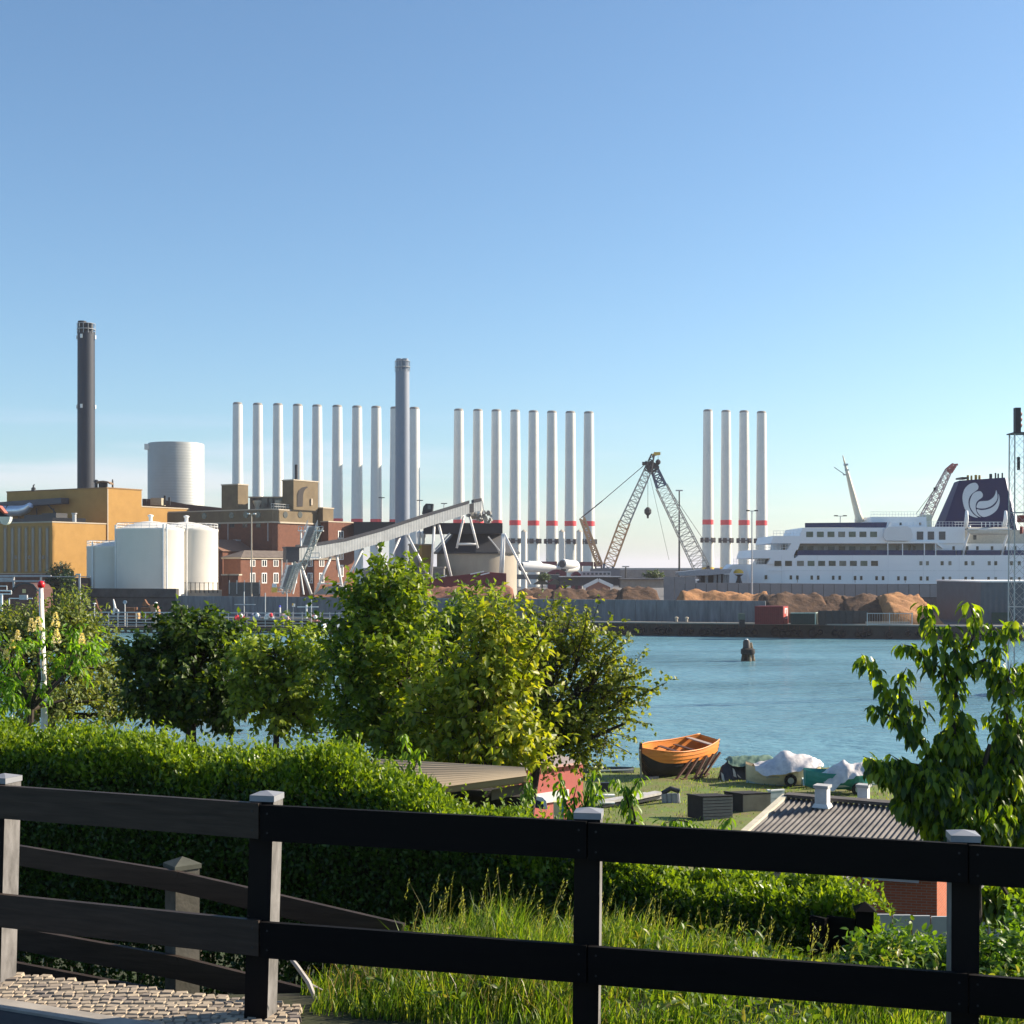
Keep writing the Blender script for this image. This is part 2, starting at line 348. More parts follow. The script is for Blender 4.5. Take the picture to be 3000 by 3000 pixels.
for px in (46, 87, 127):
    w_ = MB(); B2.L.rect(w_, px-4, px+4, 1627, 1638, .05, .1); w_.build('vent', pane, yb2)
w_ = MB(); B1.Rr.rect(w_, 314, 316.5, 1432, 1720, .1, .15); w_.build('downpipe', trim_l, yb1)
# machinery on the roof between the halls
duct = thing('roof_duct', 'dark sloping flue duct on brackets against the shaded yellow hall', 'duct', tuple(P(100, 1480, 296)))
mb = MB(); mb.beam(B1.L.pt(8, 1482, 1.6), B1.L.pt(207, 1468, 1.6), 2.2, 1.3); mb.build('duct_body', mat('dark_blue_sheet', (.06, .065, .085), .5, .2), duct)
mb = MB(); mb.beam(B1.L.pt(-60, 1478, 1.0), B1.L.pt(10, 1482, 1.5), 1.6, .9); mb.build('duct_end', black_st, duct)
mb = MB()
for px in (30, 68, 120, 170): mb.beam(B1.L.pt(px, 1490, 1.2), B1.L.pt(px, 1520, 1.2), .25)
mb.beam(B1.L.pt(155, 1478, 1.6), B1.L.pt(178, 1505, 1.2), .2); mb.build('bracket', black_st, duct)
gp = thing('gas_cooler', 'curved silver cooler pipe lying on the lower yellow hall roof', 'pipe', tuple(P(70, 1500, 285)))
mb = MB(); pts = [B1.L.pt(p, y, 4) for p, y in ((-10, 1497), (18, 1498), (60, 1499), (105, 1498), (122, 1492), (132, 1482))]; mb.tube(pts, [1.1, 1.2, 1.2, 1.2, 1.0, .7], 12); mb.build('pipe_shell', mat('bright_sheet', (.5, .55, .62), .3, .1, metal=.7), gp, 40)
mb = MB()
for p in (25, 66): mb.torus(B1.L.pt(p, 1498.5, 4), 1.25, .12, 'x')
mb.build('flange', black_st, gp)
rh = thing('roof_plant', 'black plant housing on the roof edge below the curved pipe', 'roof plant', tuple(P(60, 1525, 280)))
mb = MB(); mb.prism([B2.L.pt(-80, 0, -3)[:2], B2.L.pt(120, 0, -3)[:2], B2.L.pt(150, 0, -9)[:2], B2.L.pt(-60, 0, -9)[:2]], B2.zt, B2.zt+.9)
mb.box((*B2.L.pt(92, 0, -6)[:2], B2.zt+1.2), (4.4, 3, 1.5), B2.L.ang); mb.box((*B2.L.pt(52, 0, -6)[:2], B2.zt+1.1), (7, 3, 1.2), B2.L.ang); mb.build('housing', black_st, rh)
mb = MB(); mb.lathe((*B2.L.pt(150, 0, -6)[:2], B2.zt), [(.45, 0), (.45, 1.6), (.6, 1.7), (.6, 1.9)], 10); mb.build('vent_pipe', steel, rh, 40)
# roof clutter on the tall hall
for px, yt, lab in ((98, 1419, 'thin bent flue standing at the left end of the tall yellow hall roof'), (330, 1404, 'thin aerial mast near the corner of the tall yellow hall roof')):
    p0 = P(px, 1434, 306); o = thing('roof_pipe', lab, 'pipe', tuple(p0)); mb = MB(); mb.tube([p0, P(px, yt+4, 306), P(px+(3 if px < 200 else 0), yt, 306)], [.22, .18, .12], 6); mb.build('pipe', black_st, o)
    mb = MB(); mb.lathe(tuple(p0), [(.5, -.4), (.5, .3), (.25, .5)], 8); mb.build('base', black_st, o)
sh = thing('roof_shelter', 'small curved canopy shelter on the tall yellow hall roof right of the chimney', 'roof plant', tuple(P(305, 1427, 304)))
mb = MB(); pp = [(288, 1416), (296, 1412), (308, 1411), (320, 1413), (327, 1418)]
for (a, ya), (b_, yb) in zip(pp, pp[1:]): mb.beam(P(a, ya, 304), P(b_, yb, 304), 3, .3)
mb.build('canopy', mat('rust_canopy', (.3, .2, .12)), sh)
mb = MB()
for p in (295, 304, 309): mb.beam(P(p, 1414, 304), P(p, 1430, 304), .7, .9)
mb.build('housing', black_st, sh)
vt = thing('roof_vent', 'small round-capped vent between the chimney and the canopy shelter', 'vent', tuple(P(282, 1427, 304)))
MB().lathe(tuple(P(282, 1429, 304)), [(.35, -.3), (.35, 1.1), (.6, 1.2), (.6, 1.5), (.2, 1.8)], 10).build('cowl', black_st, vt, 40)
# right extension and dark sloping roof
B3 = Block(414, 309, 400, 560, 1482, z0)
yb3 = building('yellow_annexe', 'low yellow brick annexe joined to the right of the tall yellow hall', B3, yel_l)
mb = MB(); B3.Rr.rect(mb, 497, 540, 1505, 1600, .1, .2); mb.build('doorway', pane, yb3)
cr = thing('conveyor_roof', 'long dark brown sloping roof running down in front of the silver tank', 'roof', tuple(P(530, 1475, 322)))
mb = MB(); mb.xz([(X(417, 322), Z(1461, 322)), (X(470, 322), Z(1463, 322)), (X(545, 322), Z(1477, 322)), (X(660, 322), Z(1489, 322)), (X(700, 322), Z(1500, 322)), (X(417, 322), Z(1500, 322))], 322, 330); mb.build('roof_slab', mat('brown_roof', (.10, .06, .05), .8), cr)
mb = MB(); mb.box2(X(452, 321), X(484, 321), 317.5, 321.5, Z(1482, 321), Z(1461, 321)); mb.build('hatch_house', mat('grey_brick_box', (.42, .37, .27), .9), cr)
mb = MB()
for p, y in ((427, 1462), (483, 1452), (496, 1457)): mb.beam(P(p, y, 320), P(p, 1480, 320), .45)
mb.build('flue', black_st, cr)
# ------------------------------------------------------------ chimneys and tanks
def chimney(name, label, px, pt, pb, wt, wb, D, m, flues, pods):
    r = thing(name, label, 'chimney', (X(px, D), D, z0)); H = Z(pt, D)-z0; a, b_ = wt/F*D/2, wb/F*D/2
    MB().lathe((X(px, D), D, z0), [(b_, 0), (a+(b_-a)*.2, H*.8), (a, H*.93), (a, H-1.2)], 40).build('shaft', m, r, 40)
    for dx, dy, rr, h in flues:
        MB().lathe((X(px, D)+dx*a, D+dy*a, z0+H-1.4), [(rr*a, 0), (rr*a, 1.4+h), (rr*a*.8, 1.4+h), (rr*a*.8, .6)], 16).build('flue', black_st if 'black' in name else m, r, 40)
    mb = MB(); mb.torus((X(px, D), D, z0+H-.6), a*1.06, .1, 'z', 20, 5); mb.torus((X(px, D), D, z0+H+.7), a*1.06, .07, 'z', 20, 5)
    for k in range(12): t_ = k*math.pi/6; mb.beam((X(px, D)+a*1.06*math.cos(t_), D+a*1.06*math.sin(t_), z0+H-1.6), (X(px, D)+a*1.06*math.cos(t_), D+a*1.06*math.sin(t_), z0+H+.7), .09)
    mb.build('guard_rail', steel, r)
    for py in pods:
        for t_ in (-math.pi/2-.25, 0, math.pi, math.pi/2):
            rr = a*1.02; MB().box((X(px, D)+rr*math.cos(t_), D+rr*math.sin(t_), Z(py, D)), (.5, .5, .9)).build('warning_light', white_st, r)
    return r
chimney('black_chimney', 'tall dark charcoal chimney with twin flues above the yellow hall', 252.5, 958, 1428, 49, 51, 322, mat('charcoal_steel', (.026, .036, .055), .6, .1, .1), [(-.42, -.2, .5, 1.3), (.42, -.2, .5, .8), (0, .5, .45, 1.0)], (988, 1192))
chimney('grey_chimney', 'tall mid grey chimney with a rounded top in front of the wind towers', 1179, 1068, 1660, 41, 44, 300, mat('grey_sheet_chimney', (.26, .30, .37), .5, .06, .1), [(-.42, -.3, .45, 1.2), (.42, -.3, .45, 1.2), (0, .5, .4, 1.1)], ())
t = thing('silver_tank', 'big ribbed silver cylindrical tank standing behind the dark sloping roof', 'tank', (X(516, 345), 345, z0))
rt = 81/F*345; H = Z(1304, 345)-z0
tm = mat('ribbed_silver_sheet', (.47, .49, .47), .5, .05, .3, metal=.1); tt = tm.node_tree; wv = tt.nodes.new('ShaderNodeTexBrick')
tcn = tt.nodes.new('ShaderNodeTexCoord'); sp = tt.nodes.new('ShaderNodeSeparateXYZ'); tt.links.new(tcn.outputs['Object'], sp.inputs[0])
wz = tt.nodes.new('ShaderNodeMath'); wz.operation = 'PINGPONG'; wz.inputs[1].default_value = .35; tt.links.new(sp.outputs[2], wz.inputs[0])
bpn = tt.nodes.new('ShaderNodeBump'); bpn.inputs['Distance'].default_value = .06; tt.links.new(wz.outputs[0], bpn.inputs['Height']); tt.links.new(bpn.outputs[0], tt.nodes['Principled BSDF'].inputs['Normal'])
MB().lathe((X(516, 345), 345, z0), [(rt, 0), (rt, H), (rt*.98, H+.3), (0.01, H+.9)], 64).build('shell', tm, t, 40)
MB().box((X(441, 345), 342, Z(1312, 345)), (1.2, 1.2, 1.4)).build('access_platform', white_st, t)
mb = MB(); mb.beam(P(437, 1318, 343), P(437, 1500, 343), .3); mb.build('ladder', steel, t)
def oil_tank(label, pc, pw, yrim, ypeak, D, lad):
    x, r_ = X(pc, D), pw/F*D; o = thing('oil_tank', label, 'tank', (x, D, z0), 'white oil storage tanks'); zr = Z(yrim, D); zp = Z(ypeak, D+r_*.7)
    MB().lathe((x, D, z0), [(r_, 0), (r_, zr-z0-.5), (r_*1.012, zr-z0-.4), (r_*1.012, zr-z0)], 64).build('shell', white_tk, o, 40)
    n = [(r_*(1-f)*1.0, zr-z0+(zp-zr)*math.sin(f*math.pi/2)**1.2) for f in [i/8 for i in range(9)]]; n[-1] = (.02, n[-1][1])
    MB().lathe((x, D, z0), n, 48).build('roof', white_tk, o, 40)
    MB().lathe((x, D, zp-.2), [(.35, 0), (.35, 1.0), (.55, 1.1), (.55, 1.35), (.1, 1.5)], 10).build('vent', white_st, o, 40)
    mb = MB()
    for h in (.55, 1.05): mb.torus((x, D, zr+h), r_*.99, .05, 'z', 40, 4)
    for k in range(28): t_ = k*math.pi/14; mb.beam((x+r_*.99*math.cos(t_), D+r_*.99*math.sin(t_), zr), (x+r_*.99*math.cos(t_), D+r_*.99*math.sin(t_), zr+1.05), .07)
    mb.build('guard_rail', white_st, o)
    for a in lad:
        mb = MB(); mb.beam((x+(r_+.25)*math.sin(a), D-(r_+.25)*math.cos(a), z0), (x+(r_+.25)*math.sin(a), D-(r_+.25)*math.cos(a), zr+.8), .28, .2); mb.build('ladder', white_st, o)
    return o
oil_tank('largest white oil tank with a domed roof, in front of its two neighbours', 441, 96, 1550, 1529, 261, (.62, -1.45, .72))
oil_tank('white oil tank at the right end of the tank cluster', 546, 91, 1551, 1531, 269, (.25,))
oil_tank('shorter white oil tank at the left end of the tank cluster', 346, 88, 1601, 1585, 267, (-.6,))
# bund wall and terraces in front of the tanks
bw = thing('bund_wall', 'long dark retaining wall below the white oil tanks', 'wall', (*qp(400, 9), 2))
f = Face(*qp(140, 9), math.cos(qa), math.sin(qa)); mb = MB(); f.rect(mb, 150, 516, 1724, 1820, 0, 1.0); mb.build('wall', mat('dark_stone_wall', (.10, .095, .09), .95, .3, .6, detail=7), bw)
mb = MB(); f.rect(mb, 150, 516, 1748, 1752, .12, .3); mb.build('ledge', conc_dk, bw)
qw = thing('storage_wall', 'long streaked grey concrete storage wall along the far quay', 'wall', (*qp(1400, 5), 2))
f = Face(*qp(900, 5), math.cos(qa), math.sin(qa)); mb = MB()
pxs = [514]+list(range(560, 2200, 62))+[2243]
for a, b_ in zip(pxs, pxs[1:]):
    ta, tb = f.t(a), f.t(b_); tmid = (ta+tb)/2; zt = 5.72-.25*(a-514)/1700
    mb.box((f.x+f.ux*tmid-f.nx*.3, f.y+f.uy*tmid-f.ny*.3, (2+zt)/2), (tb-ta-.05, .6, zt-2), f.ang)
mb.build('wall_panels', conc, qw)
mb = MB(); ta, tb = f.t(514), f.t(2243); tm_ = (ta+tb)/2; mb.box((f.x+f.ux*tm_-f.nx*.32, f.y+f.uy*tm_-f.ny*.32, 3.6), (tb-ta-.1, .5, 3.3), f.ang); mb.build('wall_core', conc_dk, qw)
WF = f
tr = thing('terrace_wall', 'low stone terrace with wire mesh fence at the foot of the sunlit white tanks', 'wall', tuple(P(560, 1735, 262)))
D = 263
mb = MB(); mb.box2(X(519, D), X(650, D), D, D+3, 2, Z(1729, D)); mb.build('plinth', conc_lt, tr)
mb = MB()
for p in range(520, 645, 13): mb.beam(P(p, 1737, D-.1), P(p, 1706, D-.1), .12)
mb.beam(P(519, 1707, D-.1), P(640, 1708, D-.1), .07); mb.build('fence_posts', black_st, tr)
for a, b_, y0, y1, m_, lab in ((650, 669, 1686, 1738, brick_r, 'narrow red brick gate pier beside the sunlit white tank'), (670, 698, 1686, 1706, brick_r, 'small red brick kiosk behind the concrete wall')):
    o = thing('brick_pier', lab, 'wall', tuple(P(a, y1, 262))); MB().box2(X(a, 262), X(b_, 262), 262, 265, 2, Z(y0, 262)).build('brickwork', m_, o); MB().box2(X(a, 262)-.15, X(b_, 262)+.15, 261.9, 265.1, Z(y0, 262)+.004, Z(y0, 262)+.25).build('coping', trim_l, o)
o = thing('steel_screen', 'weathered grey steel screen left of the conveyor stairs on the wall', 'screen', tuple(P(720, 1738, 258)))
MB().box2(X(669, 258), X(762, 258), 258, 258.3, 2, Z(1706, 258)).build('sheet', mat('grey_sheet', (.13, .13, .12), .8, .2), o)
mb = MB()
for p in range(672, 762, 22): mb.beam(P(p, 1700, 258), P(p, 1740, 258), .14)
mb.build('posts', steel, o)
# ------------------------------------------------------------ brown power station
S1 = Block(797, 292, 493, 962, 1490, z0)
st = building('brown_station', 'large brown rendered station over red brick with round porthole windows', S1, brick_r)
zb = Z(1527, 292); mb = MB(); mb.prism(S1.inset(.18), zb, S1.zt-.3); mb.build('render_band', brown_c, st)
mb = MB(); mb.prism(S1.inset(.3), zb-.35, zb-.01); mb.build('cornice', trim_l, st)
for FF, L_ in ((S1.Rr, ((834, 1508), (877, 1508))), (S1.L, ((758, 1508), (722, 1508), (680, 1510), (600, 1512)))):
    for px, py in L_:
        c = FF.pt(px, py, .2); mb = MB(); pr = []
        for k in range(20): a = 2*math.pi*k/20; pr.append((c[0]+FF.ux*.72*math.cos(a)+FF.nx*.06, c[1]+FF.uy*.72*math.cos(a)+FF.ny*.06, c[2]+.72*math.sin(a)))
        mb.add(pr+[(p[0]-FF.nx*.2, p[1]-FF.ny*.2, p[2]) for p in pr], [tuple(range(20))]+[(i, (i+1) % 20, 20+(i+1) % 20, 20+i) for i in range(20)]); mb.build('round_window', pane, st)
def sash(FF, a, b_, y0, y1, par, fm=frame_w, pm=pane, mull=True):
    w_ = MB(); FF.rect(w_, a, b_, y0, y1, .06, .14); wf = w_.build('window', fm, par); w_ = MB(); q = (b_-a)*.13; v = (y1-y0)*.09
    if mull:
        m_ = (a+b_)/2
        FF.rect(w_, a+q, m_-q*.5, y0+v, y1-v, .075, .1); FF.rect(w_, m_+q*.5, b_-q, y0+v, y1-v, .075, .1)
    else: FF.rect(w_, a+q, b_-q, y0+v, y1-v, .075, .1)
    w_.build('pane', pm, wf)
for px in (680, 718, 757, 640, 600): sash(S1.L, px-7, px+7, 1530, 1546, st, mat('brown_frame', (.12, .10, .08)), pane)
for px in (664, 700): 
    mb = MB(); S1.L.rect(mb, px-6, px+6, 1581, 1598, 1.2, 1.2); mb.build('cooling_unit', steel, st)
mb = MB()
for px in (668, 785): S1.L.rect(mb, px, px+1.5, 1530, 1585, .15, .15)
mb.build('downpipe', steel, st)
S2 = Block(962, 303, 940, 1038, 1526, z0)   # brick wing to the right
s2 = building('brick_wing', 'plain red brick wing with a tall lit stair window right of the brown station', S2, brick_r)
for y0, y1 in ((1555, 1578), (1620, 1640), (1655, 1690)): sash(S2.Rr, 990, 1006, y0, y1, s2)
S3 = Block(946, 304, 925, 977, 1486, S2.zt-.5)
building('roof_block', 'brown rendered block stepping down above the brick wing', S3, brown_c)
Ta = Block(697, 297, 649, 727, 1417, S1.zt)
building('left_roof_tower', 'plain brown tower house on the left of the station roof', Ta, brown_c)
Tb = Block(860, 297, 827, 932, 1404, S1.zt)
tb = building('arched_roof_tower', 'brown tower house with a big arched recess on the station roof', Tb, brown_c)
mb = MB(); FF = Tb.Rr
def arch(a, c, b_, ytop, ybot, out):
    """profile on the wall: up the left side, over the arch, down the right"""
    pts = [FF.pt(a, ybot, out), FF.pt(a, ytop+24, out)]
    for k in range(1, 9): t_ = math.pi*k/16; pts.append(FF.pt(a+(c-a)*(1-math.cos(t_)), ytop+24-24*math.sin(t_), out))
    return pts
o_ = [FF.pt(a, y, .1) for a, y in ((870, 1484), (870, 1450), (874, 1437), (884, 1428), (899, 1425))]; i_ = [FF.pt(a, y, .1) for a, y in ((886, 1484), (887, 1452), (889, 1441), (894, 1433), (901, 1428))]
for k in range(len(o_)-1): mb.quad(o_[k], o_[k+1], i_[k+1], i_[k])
mb.build('arch_recess_shade', mat('arch_shade_paint', (.05, .045, .045), .9), tb)  # flat dark band on the wall paints the shade inside the arch
mb = MB(); FF.rect(mb, 909, 913, 1461, 1480, .3, .4); mb.build('pilaster_pipe', trim_l, tb)
o = thing('slim_flue', 'slim black flue above the arched roof tower', 'chimney', tuple(P(868, 1404, 305))); MB().lathe((X(868, 305), 305, Tb.zt), [(.35, 0), (.35, Z(1362, 305)-Tb.zt), (.28, Z(1361, 305)-Tb.zt)], 10).build('flue_pipe', black_st, o, 40)
o = thing('roof_gallery', 'dark glazed roof gallery between the two station towers', 'roof', tuple(P(780, 1470, 305))); mb = MB(); mb.box2(X(732, 306), X(830, 306), 306, 312, S1.zt-.2, Z(1458, 306)); mb.build('gallery_wall', pane_g, o)
mb = MB(); mb.box2(X(728, 306), X(833, 306), 305.5, 313, Z(1458, 306), Z(1455, 306)); mb.build('gallery_roof', trim_l, o)
mb = MB()
for p in (744, 762, 785, 800): mb.beam(P(p, 1485, 305.6), P(p, 1458, 305.6), .22)
mb.build('mullions', black_st, o)
for k, (p, lab) in enumerate(((753, 'pale funnel vent on the station roof beside the left tower'), (818, 'pale funnel vent on the station roof beside the arched tower'))):
    o = thing('roof_vent', lab, 'vent', tuple(P(p, 1487, 300))); MB().lathe((X(p, 300), 300, S1.zt), [(.45, 0), (.5, .8), (.9, 1.6), (.95, 2.0), (.9, 2.1)], 12).build('cowl', trim_l, o, 40)
    MB().lathe((X(p, 300), 300, S1.zt), [(.7, 0), (.7, .25)], 12).build('collar', steel, o)
o = thing('roof_railing', 'thin steel railing along the station roof edge', 'railing', tuple(P(850, 1488, 296))); mb = MB()
for k in range(20):
    q = S1.Rr.pt(800+k*7, 0, -.5); mb.beam((q[0], q[1], S1.zt), (q[0], q[1], S1.zt+1.1), .07)
a, b_ = S1.Rr.pt(800, 0, -.5), S1.Rr.pt(933, 0, -.5)
for h in (.55, 1.1): mb.beam((a[0], a[1], S1.zt+h), (b_[0], b_[1], S1.zt+h), .07)
mb.build('rails', steel, o)
# office block with hipped roof
O1 = Block(705, 276, 655, 985, 1637, z0)
of = thing('brick_office', 'two storey red brick office with white windows and hipped roof', 'building', (O1.c[0], O1.c[1], z0))
O1.walls(MB()).build('wall', brick_r, of) if False else None
mb = MB(); O1.walls(mb); mb.build('wall', brick_r, of)
mb = MB(); mb.prism(O1.inset(.35), O1.zt, O1.zt+.3); mb.build('eaves', trim_l, of)
ps = O1.inset(.5); ce = lambda f_, g: ((ps[0][0]*(1-f_)+ps[1][0]*f_)*(1-g)+(ps[3][0]*(1-f_)+ps[2][0]*f_)*g, (ps[0][1]*(1-f_)+ps[1][1]*f_)*(1-g)+(ps[3][1]*(1-f_)+ps[2][1]*f_)*g)
r1, r2 = ce(.13, .5), ce(.87, .5); zr = O1.zt+.3; zt = Z(1612, 280)
mb = MB(); mb.add([(*p, zr+.004) for p in ps]+[(*r1, zt), (*r2, zt)], [(0, 1, 5, 4), (1, 2, 5), (2, 3, 4, 5), (3, 0, 4)]); mb.build('roof', slate, of)
for px in (740, 774, 808, 862, 908, 942):
    for y0, y1 in ((1640, 1660), (1678, 1709)): sash(O1.Rr, px-7.5, px+7.5, y0, y1, of)
mb = MB(); O1.Rr.rect(mb, 824, 826, 1638, 1730, .12, .15); mb.build('downpipe', steel, of)
G1 = Block(652, 286, 560, 800, 1615, z0)
g1 = thing('gabled_shed', 'brick shed with long sunlit tiled roof between office and station', 'building', (G1.c[0], G1.c[1], z0))
mb = MB(); G1.walls(mb); mb.build('wall', brick_r, g1)
a, b_, c_, d_ = [(*q, G1.zt+.01) for q in G1.inset(.4)]; e1 = G1.inset(.4)
mb = MB(); h = 2.6; mid = lambda p, q: ((p[0]+q[0])/2, (p[1]+q[1])/2)
m1, m2 = mid(e1[0], e1[3]), mid(e1[1], e1[2]); mb.add([a, b_, c_, d_, (*m1, G1.zt+h), (*m2, G1.zt+h)], [(0, 1, 5, 4), (2, 3, 4, 5), (1, 2, 5), (3, 0, 4)]); mb.build('roof', mat('red_brown_tiles', (.27, .15, .10), .85, .2), g1)
# ------------------------------------------------------------ coal conveyor
gal_m = corrug('grey_ribbed_sheet', (.52, .54, .53), R(30), .6, depth=.12)
gal_r = mat('slate_blue_roof', (.045, .05, .065), .6, .15)
cv = thing('coal_conveyor', 'long inclined grey conveyor gallery rising on white steel legs', 'conveyor', (X(850, 251), 251, z0))
def cD(px): return 251+(px-838)/(1411-838)*26
pts = [(868, 1606, 1643), (930, 1592+2, 1637), (1010, 1581, 1622), (1105, 1556, 1590), (1250, 1509, 1546), (1380, 1470, 1503), (1376, 1471, 1504)]
body, rf = MB(), MB()
seq = [(868, 1606, 1643), (935, 1598, 1638), (1015, 1585, 1619), (1120, 1556, 1590), (1250, 1513, 1545), (1375, 1475, 1504)]
def gal(seq_, body, rf, wid=3.0, roofh=.35):
    nx, ny = .6, .8
    for (a, ta, ba), (b_, tb_, bb) in zip(seq_, seq_[1:]):
        A = Vector(P(a, ta, cD(a))); A2 = Vector(P(a, ba, cD(a))); B = Vector(P(b_, tb_, cD(b_))); B2 = Vector(P(b_, bb, cD(b_))); o = Vector((-nx*wid*.3, ny*wid, 0))
        body.add([A, A2, B2, B, A+o, A2+o, B2+o, B+o], [(0, 1, 2, 3), (7, 6, 5, 4), (1, 5, 6, 2), (0, 4, 5, 1), (3, 2, 6, 7)])
        u = Vector((0, 0, .02)); m_ = Vector((0, 0, .75)); e = Vector((.03, -.12, 0))
        w2 = Vector((0, 0, .62))
        rf.add([A+u+e, B+u+e, B+e+w2, A+e+w2, B+o+w2-e, A+o+w2-e, A+o+u-e, B+o+u-e], [(0, 1, 2, 3), (3, 2, 4, 5), (0, 3, 5, 6), (1, 7, 4, 2), (5, 4, 7, 6)])
gal(seq, body, rf); body.build('gallery', gal_m, cv); rf.build('gallery_roof', gal_r, cv)
body, rf = MB(), MB(); gal([(1388, 1472, 1500), (1411, 1468, 1496)], body, rf); body.build('head_box', gal_m, cv); rf.build('head_roof', gal_r, cv)
body, rf = MB(), MB(); gal([(1374, 1477, 1503), (1389, 1473, 1500)], body, rf, 2.4); body.build('head_gap', black_st, cv)
hb = thing('transfer_house', 'dark boxy transfer house at the low end of the conveyor', 'building', tuple(P(852, 1642, 250)))
mb = MB(); c = P(853, 1625, 251.5); mb.box((c.x, c.y, c.z), (2.4, 3.2, 2.9), R(20)); mb.build('shell', mat('dark_slate_sheet', (.055, .06, .075), .6, .15), hb)
c = P(853, 1604.5, 251.5); mb = MB(); mb.box((c.x, c.y, c.z), (2.7, 3.5, .25), R(20)); mb.build('roof', gal_r, hb)
legs = [((969, 1632), (922, 1742)), ((986, 1628), (1006, 1742)), ((1064, 1606), (1005, 1720)), ((1102, 1597), (1160, 1715)), ((1171, 1574), (1110, 1715)), ((1194, 1568), (1258, 1693)), ((1272, 1539), (1263, 1693)), ((1285, 1536), (1322, 1690)), ((1473, 1563), (1464, 1700)), ((1477, 1563), (1553, 1712)), ((1478, 1563), (1472, 1700)), ((878, 1645), (912, 1742)), ((870, 1650), (828, 1740))]
for (a, ya), (b_, yb) in legs:
    D_ = cD(min(a, 1400)); mb = MB(); mb.tube([P(a, ya, D_+1), P(b_, yb, D_+1.5)], .26, 8); mb.build('leg', white_st, cv, True)
mb = MB(); mb.beam(P(930, 1710, 256), P(1002, 1709, 256), .25); mb.build('cross_brace', white_st, cv)
# hopper roof and silo
D = 292
sl = thing('coal_silo', 'round concrete silo with black conical roof under the conveyor head', 'silo', (X(1397, D), D, z0)); rs = 117/F*D
MB().lathe((X(1397, D), D, z0), [(rs, 0), (rs, Z(1619, D)-z0)], 64).build('drum', mat('sandy_concrete', (.50, .44, .35), .9, scale=.4, col2=(.40, .35, .28), stretch=(1, 1, .4), detail=7), sl, 40)
MB().lathe((X(1397, D), D, Z(1619, D)), [(rs*1.08, -.3), (rs*1.08, .05), (rs*.60, Z(1560, D)-Z(1619, D)), (rs*.5, 4.6)], 12).build('cone_roof', black_st, sl)
hp = thing('hopper_gantry', 'long black rectangular gantry box above the silo', 'gantry', tuple(P(1250, 1560, 284)))
mb = MB(); mb.box2(X(1240, 284), X(1472, 284), 284, 291, Z(1563, 284), Z(1532, 284)); mb.build('box', mat('black_sheet', (.022, .024, .032), .6, .2, .3), hp)
mb = MB(); mb.box2(X(1036, 308), X(1175, 308), 308, 314, Z(1572, 308), Z(1529, 308)); mb.build('far_box', black_st, hp)
mb = MB(); D_ = 283
for q in (((1359, 1512), (1338, 1606)), ((1376, 1514), (1400, 1606)), ((1341, 1594), (1397, 1594))): mb.tube([P(*q[0], 279), P(*q[1], 279)], .24, 8)
mb.build('a_frame', white_st, hp, True)
for q in (((1318, 1562), (1275, 1610)), ((1430, 1572), (1464, 1614))): mb = MB(); mb.tube([P(*q[0], 280), P(*q[1], 280)], .18, 6); mb.build('brace', steel, hp)
sp = thing('spill_chute', 'crumbling dusty chute hanging below the conveyor head', 'chute', tuple(P(1405, 1515, 280)))
V, Fq = [], []; mb = MB()
for i in range(46):
    a, y_ = 1370+rng.random()*70, 0; y_ = 1500+rng.random()*32*(.35+.65*(a-1370)/60); q = P(a, min(y_, 1532), 281+rng.random()*1.5); s_ = .35+rng.random()*.6
    mb.box(tuple(q), (s_, s_, s_*.8), rng.random()*3, .6)
mb.build('chute', mat('dusty_grey', (.36, .34, .30), .95, .3, 1.5), sp)
mb = MB(); mb.beam(P(1412, 1466, 279), P(1418, 1506, 279), .3); mb.beam(P(1404, 1460, 279), P(1404, 1472, 279), .3); mb.build('lamp_bracket', white_st, sp)
o = thing('ship_loader_cab', 'dark boxy cab with sloping glass on the conveyor roof', 'cab', tuple(P(1253, 1505, 272)))
mb = MB(); mb.xz([(X(1236, 272), Z(1505, 272)), (X(1240, 272), Z(1484, 272)), (X(1248, 272), Z(1475, 272)), (X(1269, 272), Z(1476, 272)), (X(1266, 272), Z(1505, 272))], 272, 275); mb.build('cab_body', black_st, o)
mb = MB(); mb.xz([(X(1253, 271.9), Z(1492, 271.9)), (X(1253, 271.9), Z(1480, 271.9)), (X(1262, 271.9), Z(1480, 271.9)), (X(1262, 271.9), Z(1492, 271.9))], 271.9, 272.05); mb.build('cab_window', pane_g, o)
# small buildings seen under the conveyor
def simple(name, label, px0, px1, y0, y1, D, dep, m, cat='building', roof=None):
    o = thing(name, label, cat, tuple(P((px0+px1)/2, y1, D))); mb = MB(); mb.box2(X(px0, D), X(px1, D), D, D+dep, min(Z(y1, D), 2.0), Z(y0, D)); mb.build('wall', m, o)
    if roof: mb = MB(); mb.box2(X(px0, D)-.2, X(px1, D)+.2, D-.2, D+dep+.2, Z(y0, D)+.003, Z(y0, D)+.35); mb.build('roof', roof, o)
    return o
yb = Block(1236, 286, 1228, 1266, 1593, z0); building('yellow_hut', 'small ochre yellow plant room behind the white conveyor legs', yb, yel_l)
o = simple('pump_house', 'pale pump house with round columns beside the grey chimney base', 1198, 1226, 1598, 1668, 288, 5, conc_lt, roof=trim_l)
mb = MB()
for p in (1202, 1212, 1222): mb.lathe((X(p, 286.5), 286.5, 2), [(.55, 0), (.55, 8)], 10)
mb.build('columns', trim_l, o)
o = thing('exhaust_stacks', 'pair of stubby white round-topped exhausts beneath the conveyor', 'vent', tuple(P(1232, 1590, 290)))
